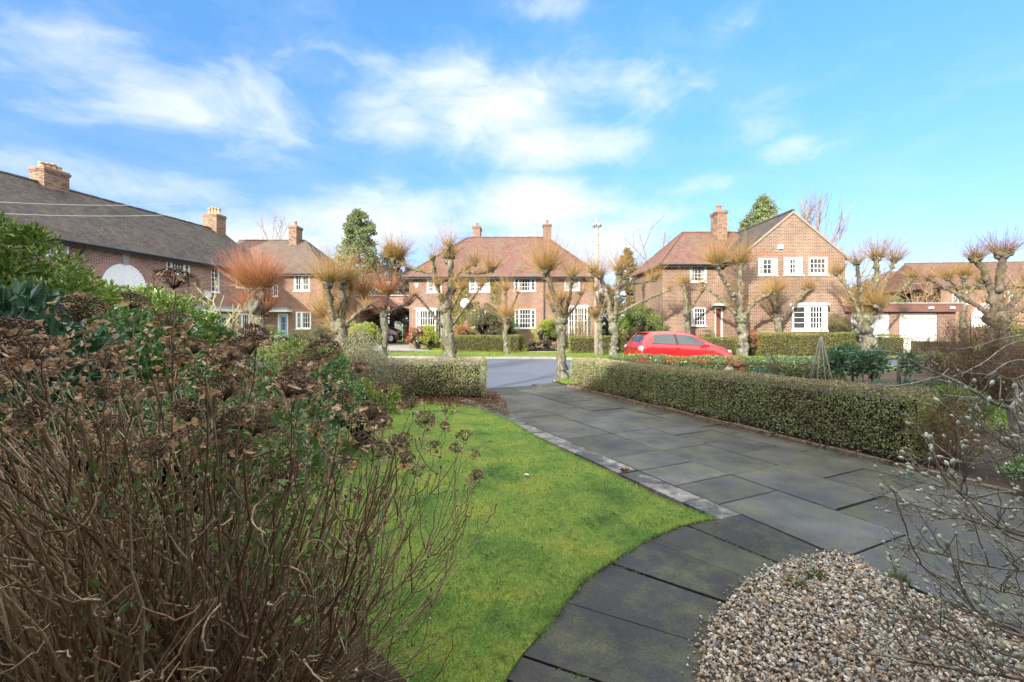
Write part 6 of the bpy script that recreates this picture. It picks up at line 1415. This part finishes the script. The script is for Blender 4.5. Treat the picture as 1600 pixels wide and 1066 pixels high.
limb_tree('bare_grey_tree', (5.62, 5.0, 0), [([(1600,745,5.0),(1590,700,5.0),(1582,665,5.0),(1578,636,5.0)], .045, .032),
  ([(1578,640,5.0),(1548,628,4.95),(1515,607,4.9),(1490,594,4.9),(1473,587,4.9)], .020, .016), ([(1473,587,4.9),(1455,580,4.9),(1430,568,4.85),(1412,553,4.8),(1385,549,4.8),(1340,547,4.75)], .013, .004),
  ([(1473,587,4.9),(1445,594,4.8),(1415,603,4.8),(1385,603,4.75),(1355,601,4.7)], .012, .004), ([(1578,640,5.0),(1590,620,5.1),(1612,606,5.2),(1650,590,5.3)], .018, .012),
  ([(1690,540,5.6),(1640,526,5.5),(1595,524,5.4),(1560,530,5.3),(1530,541,5.3),(1500,545,5.2)], .013, .004), ([(1690,545,5.6),(1640,534,5.4),(1592,532,5.3),(1563,545,5.3),(1545,562,5.3),(1515,578,5.2),(1490,588,5.2)], .015, .004),
  ([(1690,580,5.6),(1640,566,5.5),(1585,562,5.4),(1562,572,5.4),(1550,586,5.4),(1518,584,5.3),(1498,580,5.3)], .015, .004), ([(1690,600,5.5),(1640,592,5.4),(1600,585,5.3),(1580,596,5.3),(1555,582,5.3)], .011, .004),
  ([(1600,700,5.0),(1594,670,5.0),(1600,640,5.0),(1625,600,5.0)], .02, .015)], 'bare grey barked small tree reaching in from the right edge over the hedge', m_gb, twigs=7)
g = GM()
for i in range(12): x0, x1 = rng.uniform(-.05, .05), rng.uniform(-.16, .10); g.tube([(x0+.14,rng.uniform(-.04,.04),0),(x1,rng.uniform(-.04,.04),.62+rng.uniform(0,.1))], .008, 5)
o = g.build('cane_bundle', plain('blue_grey_canes', (.26,.29,.31), (.36,.38,.38), 12, .6)); o.location = (6.0, 5.35, 0); tag(o, 'leaning bundle of bluish grey sticks behind the bare grey tree trunk', 'cane bundle')

# ================================================================ MAGNOLIA, lower right
def magnolia():
    base = np.array([2.95, 1.75, 0.0]); root = empty('magnolia_shrub', tuple(base), 0, 'bare magnolia with pale furry buds reaching over the path from lower right', 'shrub')
    rr = np.random.default_rng(11); g = GM(); tw = []; 
    main = [([(1760,800,1.85),(1660,735,1.9),(1600,712,1.95),(1545,680,2.0),(1530,668,2.0)], .011, .004), ([(1790,870,1.8),(1680,845,1.85),(1600,835,1.9),(1520,812,1.95),(1450,806,2.0),(1392,800,2.05)], .010, .003),
     ([(1800,930,1.7),(1690,900,1.75),(1600,895,1.8),(1520,880,1.85),(1450,862,1.9),(1412,850,1.9)], .010, .0035), ([(1790,780,2.0),(1680,770,2.0),(1590,765,2.05),(1500,780,2.1),(1440,768,2.1)], .009, .003),
     ([(1810,1010,1.55),(1700,1000,1.6),(1610,985,1.6),(1560,970,1.65),(1510,955,1.7),(1478,905,1.72)], .012, .004), ([(1830,1110,1.4),(1700,1085,1.45),(1590,1062,1.5),(1500,1046,1.5),(1425,1030,1.55),(1350,1022,1.55)], .013, .004),
     ([(1800,960,1.5),(1700,990,1.5),(1620,1010,1.5),(1545,975,1.5),(1470,900,1.5),(1412,868,1.5)], .008, .003), ([(1800,900,1.6),(1690,860,1.65),(1610,850,1.7),(1560,835,1.7),(1480,745,1.75),(1425,728,1.8)], .009, .003),
     ([(1780,740,1.7),(1680,700,1.8),(1610,690,1.9),(1570,720,1.95),(1510,730,2.0),(1475,715,2.05)], .008, .003), ([(1800,930,2.0),(1700,930,2.05),(1620,935,2.1),(1560,925,2.1),(1500,905,2.15),(1440,900,2.2)], .009, .003),
     ([(1790,820,1.5),(1700,800,1.5),(1620,790,1.55),(1560,800,1.6),(1500,765,1.6),(1452,745,1.65)], .008, .003), ([(1820,1060,1.7),(1700,1040,1.7),(1600,1030,1.75),(1500,1000,1.8),(1420,960,1.85),(1370,950,1.85)], .009, .003)]
    for pts, r0, r1 in main:
        Q = np.array([W(x, y, D) for x, y, D in pts])-base; Q = np.concatenate([[np.array([rr.normal(0,.04), rr.normal(0,.04), 0.02])], Q]); n = 34; s = np.append(0, np.cumsum(np.linalg.norm(np.diff(Q, axis=0), axis=1))); t_ = np.linspace(0, s[-1], n)
        P = np.stack([np.interp(t_, s, Q[:, i]) for i in range(3)], 1)
        for _ in range(2): P[1:-1] = (P[:-2]+P[1:-1]*2+P[2:])/4
        P[1:-1] += rr.normal(0, .004, (n-2, 3)); g.tube(P, np.linspace(r0*1.1, r1*.8, n)*(1+rr.uniform(-.1, .2, n)), 6, bump=.05); tw.append(P)
    src = np.array(tw); tips = [src[:, -1]]; tdir = [src[:, -1]-src[:, -3]]
    rad = .0028
    for lv, (m_, L) in enumerate([(430, .24), (1050, .10)]):
        k = rr.integers(0, len(src), m_); S = src.shape[1]; i0 = rr.integers(int(S*.28), S-1, m_); B_ = src[k, i0]; al = unit(src[k, np.minimum(i0+1, S-1)]-src[k, i0-1]); d = unit(al*.8+rr.normal(0, .55, (m_, 3))+np.array([-.15,0,.12])); ln = rr.uniform(.35, 1, (m_, 1))*L
        Q = bez(B_, B_+d*ln*.5+rr.normal(0, .06, (m_, 3))*ln, B_+d*ln+np.array([0,0,.35])*ln, 7); Q[:, 1:-1] += rr.normal(0, .0025, (m_, 5, 3)); V, F = tubes(Q, np.linspace(1, .55, 7)[None]*rad*np.ones((m_, 1)), 5, .1); g.add(V, F)
        tips.append(Q[:, -1]); tdir.append(Q[:, -1]-Q[:, -3]); src = Q; rad *= .62
    g.build('branches', barkmat('magnolia_bark', [(.18,.15,.13),(.33,.29,.25),(.45,.41,.36)], 40), root, True)
    T = np.concatenate(tips); Dd = unit(np.concatenate(tdir)); n = len(T); extra_ = rr.integers(0, n, 160); T = np.concatenate([T, T[extra_]-Dd[extra_]*rr.uniform(.02, .06, (160, 1))]); Dd = np.concatenate([Dd, unit(Dd[extra_]+rr.normal(0, .8, (160, 3)))]); n = len(T)
    ln = np.where(rr.uniform(0, 1, n) < .35, rr.uniform(.018, .030, n), rr.uniform(.007, .014, n)); prof = np.array([.18,.85,1.0,.8,.12]); tt = np.array([0,.22,.5,.78,1.0])
    P = T[:, None]+Dd[:, None]*ln[:, None, None]*tt[None, :, None]; V, F = tubes(P, prof[None]*ln[:, None]*.30, 7); b = GM(); b.add(V, F)
    b.build('buds', leafmat('furry_grey_green_bud', [(.30,.33,.24),(.44,.48,.37),(.58,.61,.52),(.36,.38,.26)], .9, 0), root, True)
magnolia()

# ================================================================ HYDRANGEA, the big dead-headed bush in front
m_stem, t = newmat('hydrangea_stems'); gg = t.new('ShaderNodeNewGeometry')
col = t.ramp(gg.outputs['Random Per Island'], [(0, (.13,.085,.05)), (.3, (.25,.165,.095)), (.55, (.33,.255,.155)), (.8, (.46,.39,.26)), (1, (.21,.11,.06))])
col = t.mix(1.0, col, t.ramp(t.noise(t.mapping(t.obj, (1,1,.25)), 60, 4, .7), [(.3, (.5,.47,.45)), (.5, (1,1,1)), (.72, (1.5,1.5,1.45))]), 'MULTIPLY'); setp(t, col, .75, 0, .3, 0, t.noise(t.obj, 90, 4), .5, .003)
m_floret = leafmat('dark_dead_florets', [(.075,.048,.032),(.13,.085,.055),(.20,.14,.095),(.10,.06,.04)], .9, 0)
m_sepal, t = newmat('dry_tan_sepals'); gg = t.new('ShaderNodeNewGeometry')
col = t.ramp(gg.outputs['Random Per Island'], [(0, (.44,.28,.14)), (.25, (.62,.46,.27)), (.5, (.33,.17,.085)), (.7, (.70,.60,.42)), (.85, (.50,.24,.10)), (1, (.56,.45,.31))])
col = t.mix(1.0, col, t.ramp(t.noise(t.obj, 90, 4), [(.3, (.6,.55,.5)), (.6, (1.1,1.1,1.1))]), 'MULTIPLY'); setp(t, col, .7, 0, .25, 0, t.noise(t.obj, 120, 3), .4, .003)
tr = t.new('ShaderNodeBsdfTranslucent'); t.put(tr.inputs[0], col); ms = t.new('ShaderNodeMixShader'); ms.inputs[0].default_value = .35
t.l.new(t.p.outputs[0], ms.inputs[1]); t.l.new(tr.outputs[0], ms.inputs[2]); t.l.new(ms.outputs[0], t.out.inputs[0])
def head_mesh(R_=.075, nfl=170, nst=11, dark=False):
    g = GM(); an = rng.uniform(0, 2*PI, nfl); rr = R_*np.sqrt(rng.uniform(0, 1, nfl)); dome = .022*(1-(rr/R_)**2)
    P = np.column_stack([rr*np.cos(an), rr*np.sin(an), dome+rng.uniform(-.004, .006, nfl)])
    V, F = blobs_many(P, rng.uniform(.0022, .0046, (nfl, 3)), ICO0, .35); g.add(V, F, 0)
    nb = 46 if nst > 6 else 22; kk = rng.integers(0, nfl, nb); P2 = P[kk]; P0 = np.tile([[0,0,-.05 if nst > 6 else -.028]], (nb, 1)); P1 = P2*np.array([.35,.35,0])+np.array([0,0,-.03]); V, F = tubes(bez(P0, P1, P2, 5), np.linspace(1, .5, 5)[None]*.0012*np.ones((nb, 1)), 3); g.add(V, F, 0)
    for i in range(nst):
        a = 2*PI*i/nst+rng.uniform(-.2, .2); c = np.array([math.cos(a)*R_*rng.uniform(.8, 1.15), math.sin(a)*R_*rng.uniform(.8, 1.15), rng.uniform(-.030, .004)]); nrm = unit(np.array([math.cos(a)*rng.uniform(-.3, 1), math.sin(a)*rng.uniform(-.3, 1), rng.uniform(-1, .6)])); s = unit(np.cross(nrm, rng.normal(0, 1, 3))); t_ = np.cross(nrm, s)
        g.tube([(0,0,-.045), tuple(c*np.array([.5,.5,1])+np.array([0,0,-.012])), tuple(c)], [.0012,.001,.0008], 3, 0, False)
        for q in range(rng.integers(3, 5)):
            b = q*PI/2+rng.uniform(-.25, .25); d = s*math.cos(b)+t_*math.sin(b); w_ = np.cross(nrm, d); L = rng.uniform(.012, .020); cu = rng.uniform(-.5, .7)
            pts = [c]
            for u_, v_ in ((.30,-.36),(.68,-.50),(.96,-.28),(1.04,0),(.96,.28),(.68,.50),(.30,.36)): pts.append(c+d*L*u_+w_*L*v_*rng.uniform(.85, 1.1)+nrm*L*(cu*u_*u_*.6+.25*abs(v_))+rng.normal(0, .0006, 3))
            pts.append(c+d*L*.6+nrm*L*cu*.2)
            g.add(pts, [(0,1,8),(1,2,8),(2,3,8),(3,4,8),(4,5,8),(5,6,8),(6,7,8),(7,0,8)], 1)
    o = g.build('flower_head', [m_floret, m_sepal], None, True, link=False); return o.data
heads = [head_mesh(rng.uniform(.048, .070), int(rng.integers(110, 200)), int(rng.integers(11, 19))) for _ in range(8)]
sparse = [head_mesh(rng.uniform(.036, .05), int(rng.integers(50, 110)), int(rng.integers(3, 6))) for _ in range(4)]
hyd = empty('hydrangea_bush', (-1.45, 1.95, 0), 0, 'large leafless hydrangea with dark dead flower heads filling the lower left', 'shrub')
HB = np.array([-1.45, 1.95, 0])
ytop = lambda x: np.interp(x, [-150, 0, 150, 280, 400, 500, 560, 620, 680, 745], [505, 500, 490, 500, 515, 548, 600, 632, 665, 715])
tips, kind = [], []
for x, y, D, k in [(275,432,1.40,0),(213,468,1.55,0),(50,545,1.15,0),(125,482,1.35,0),(500,548,1.45,0),(404,520,1.6,0),(268,500,1.5,0),(455,600,1.5,0),(640,628,1.9,0),(585,640,1.7,0),(600,603,2.3,0),(240,700,1.25,0),(160,610,1.3,0),(350,560,1.7,0),(45,650,1.15,0),
                   (695,665,2.2,1),(725,680,2.3,1),(680,695,2.3,1),(742,708,2.35,1),(745,742,2.4,1),(665,655,2.2,0),(620,700,2.2,1),(700,640,2.35,1),(712,700,2.2,1),(650,735,2.3,1),(560,572,2.2,0),(350,600,1.4,0),(300,640,1.35,0)]:
    tips.append(W(x, y, D)); kind.append(k)
while len(tips) < 98:
    x = rng.uniform(-120, 640); yt = float(ytop(x)); y = yt+8+rng.gamma(1.7, 62) if x < 560 else yt+rng.uniform(0, 90); D = rng.uniform(1.35, 2.6) if x > 60 else rng.uniform(1.2, 2.3)
    if y > yt+300: continue
    tips.append(W(x, y, D)); kind.append(int(x > 520))
tips = np.array(tips)-HB; nH = len(tips)
g = GM()
def stems(T, R0, wob=.014, S=13, bend=.5, side=5):
    n = len(T); b = T[:, :2]*rng.uniform(.12, .5, (n, 1))+rng.normal(0, .13, (n, 2)); b[:, 0] = np.clip(b[:, 0], -1.1, .62); b[:, 1] = np.clip(b[:, 1], -.75, .75)
    P0 = np.column_stack([b, np.full(n, -.02)]); q_ = np.clip((T[:, :1]-.1)/.6, 0, 1); P1 = P0+(T-P0)*(np.array([[.22,.22,.62]])*(1-q_)+np.array([[.78,.6,.42]])*q_)+rng.normal(0, .06, (n, 3)); P = bez(P0, P1, T, S)
    w_ = rng.normal(0, 1, (n, S, 3))*wob; w_[:, 0] = 0; w_[:, -2:] *= .2; P = P+w_
    R = np.linspace(1, .34, S)[None]*R0[:, None]*(1+.16*(np.arange(S) % 2))[None]; V, F = tubes(P, R, side); g.add(V, F); return P
Ph = stems(tips-np.array([0,0,.045]), rng.uniform(.0034, .0058, nH))
# bare, snapped and budded stems; dense low in the bush
n = 330; x = rng.uniform(-260, 640, n); fr = rng.uniform(0, 1, n)**.8; yt = np.array([float(ytop(a)) for a in x]); y = yt+70+fr*300; y = np.where(x > 560, np.maximum(y, 760), y); D = rng.uniform(1.15, 2.7, n)
Tb = np.array([W(a, b, d) for a, b, d in zip(x, y, D)])-HB; Tb[:, 2] = np.maximum(Tb[:, 2], .15)
Pb = stems(Tb, rng.uniform(.0034, .0092, n))
# long low arching shoots out over the lawn
lw = [(745,742,2.4),(742,838,2.2),(712,870,2.15),(705,905,2.1),(690,995,1.95),(700,985,2.05),(690,1020,1.9),(705,1030,1.85),(640,940,2.0),(660,860,2.1),(755,735,2.5),(770,790,2.35),(735,800,2.3),(690,930,2.1),(668,960,2.1)]
Tl = np.array([W(*a) for a in lw])-HB; Pl = stems(Tl, rng.uniform(.003, .0048, len(lw)), .008)
# side shoots
for src, m_, L in ((Ph, 420, .30), (Pb, 620, .26), (Pl, 60, .18)):
    k = rng.integers(0, len(src), m_); i0 = rng.integers(3, 12, m_); B_ = src[k, i0]; al = unit(src[k, i0]-src[k, i0-1]); d = unit(al*.7+rng.normal(0, .5, (m_, 3))); ln = rng.uniform(.25, 1, (m_, 1))*L; en = B_+d*ln*.8+np.array([0,0,.6])*ln
    if src is Ph: en[:, 2] = np.minimum(en[:, 2], tips[k, 2]-.03)
    Q = bez(B_, B_+d*ln*.6, en, 7, .005); V, F = tubes(Q, np.linspace(1, .6, 7)[None]*rng.uniform(.0018, .0036, (m_, 1))*(1+.25*(np.arange(7) % 2))[None], 4); g.add(V, F)
    # nodes and end buds
    V, F = blobs_many(en, rng.uniform(.003, .0055, (m_, 1))*np.array([[1,1,1.7]]), ICO1, .1, rot=False); g.add(V, F)
for src in (Ph, Pb):
    k = rng.integers(0, len(src), 500); i0 = rng.integers(4, 12, 500); V, F = blobs_many(src[k, i0], rng.uniform(.0045, .0075, (500, 1))*np.array([[1,1,.8]]), ICO1, .15, rot=False); g.add(V, F)
# pale broken curly pieces
n = 60; x = rng.uniform(0, 560, n); y = rng.uniform(820, 1060, n); D = rng.uniform(1.15, 1.7, n); B_ = np.array([W(a, b, d) for a, b, d in zip(x, y, D)])-HB; d = unit(rng.normal(0, 1, (n, 3))); ln = rng.uniform(.05, .14, (n, 1)); V, F = tubes(bez(B_, B_+d*ln+rng.normal(0, .03, (n, 3)), B_+d*ln*.9+rng.normal(0, .04, (n, 3)), 8, .004), np.full((n, 8), .0026), 5); g.add(V, F)
g.build('stems', m_stem, hyd, True)
up = np.array([0, 0, 1.])
for i, (p, k) in enumerate(zip(tips, kind)):
    me = sparse[i % 4] if k else heads[i % 8]; o = bpy.data.objects.new('flower_head', me); COL.objects.link(o); o.parent = hyd; o.location = tuple(p)
    lean = Vector((rng.normal(.15, .38), rng.normal(-.1, .36), 1)); o.rotation_mode = 'QUATERNION'; o.rotation_quaternion = lean.to_track_quat('Z', 'Y') @ Vector((0,0,1)).to_track_quat('Z', 'X').__class__((math.cos(i*.7), 0, 0, math.sin(i*.7)))
    s = rng.uniform(.7, 1.05); o.scale = (s, s, s)
# hanging dead sepals lower in the bush
n = 900; x = rng.uniform(-60, 560, n); y = np.array([float(ytop(a)) for a in x])+rng.gamma(2, 65, n); D = rng.uniform(1.5, 2.7, n); P = np.array([W(a, b, d) for a, b, d in zip(x, y, D)])-HB; q = GM(); V, F = leaves(P, rng.normal(0, 1, (n, 3)), rng.uniform(.014, .03, n), .9, .8, .3); q.add(V, F); q.build('dead_petals', m_sepal, hyd)
# young leaves of climbers among the stems
m_young = leafmat('young_green_leaves', [(.08,.16,.035),(.13,.22,.06),(.17,.26,.08),(.07,.13,.05)], .4, .3)
cl = empty('leafy_climber', (-1.5, 2.3, 0), 0, 'fresh green leafy climber threading through the hydrangea stems', 'climber')
n = 44; cx_ = np.concatenate([rng.uniform(150, 500, 30), rng.uniform(0, 560, 14)]); cy_ = np.concatenate([rng.uniform(660, 900, 30), rng.uniform(800, 1050, 14)]); cD = rng.uniform(1.35, 2.7, n); Cc = np.array([W(a, b, d) for a, b, d in zip(cx_, cy_, cD)])-np.array([-1.5,2.3,0])
V, F = tubes(bez(Cc*np.array([.3,.3,0]), Cc*np.array([.6,.6,.5]), Cc, 10, .01), np.full((n, 10), .0016), 3); g = GM(); g.add(V, F); g.build('stems', m_stem, cl)
k = rng.integers(0, n, 1900); P = Cc[k]+rng.normal(0, .075, (1900, 3)); V, F = leaves(P, rng.normal(0, 1, (1900, 3))+np.array([0,0,.3]), rng.uniform(.02, .042, 1900), .62, .3, .1); g = GM(); g.add(V, F); g.build('foliage', m_young, cl)
shrub('leafy_undergrowth', (-2.45, 3.15), 1.25, .8, 1.28, 15000, .045, m_laurel, 'dark green undergrowth directly behind the hydrangea stems', clumps=80, cr=.3)
shrub('leafy_undergrowth', (-3.3, 2.2), .7, .6, 1.15, 6000, .05, m_blue, 'dark bluish leaves low at the far left behind the hydrangea stems', clumps=40, cr=.34)
# soil under the bush
so = [tuple(G(x, y)) for x, y in [(400,850),(470,900),(520,955),(570,1010),(610,1045),(650,1090)]]+[(-.2,1.0),(-4.8,.6),(-4.9,3.4),(-2.6,3.6),(-1.6,2.9)]
sheet('soil_bed', so, .026, m_soil)
litter('bed_litter', so, 2600, .03, 'dead leaves and fragments on the soil under the hydrangea', .05)
# odds and ends on the ground
for i, (px, py, r, lb) in enumerate([(823, 747, .022, 'small white pebble lying in the middle of the lawn'), (950, 795, .0, ''), (1097, 805, .02, 'dark small snail shell like stone at the tip of the lawn')]):
    if not r: continue
    p = G(px, py); g = GM(); lump(g, (0,0,0), r, .3, 2, ICO2, sc=(1.2,.9,.6)); o = g.build('pebble', plain('pebble%d' % i, (.62,.62,.60) if i == 0 else (.06,.055,.05)), None, True); o.location = (p[0], p[1], .035); tag(o, lb, 'pebble')
p = G(976, 738); g = GM(); 
for a in range(6): V, F = leaves(np.array([[0,0,0.]]), np.array([[math.cos(a), math.sin(a), .3]]), np.array([.06]), .6, .6, .3); g.add(V, F)
o = g.build('curled_leaf', lf); o.location = (p[0], p[1], .02); tag(o, 'curled pinkish brown dead leaf lying on the stone edging of the lawn', 'leaf')
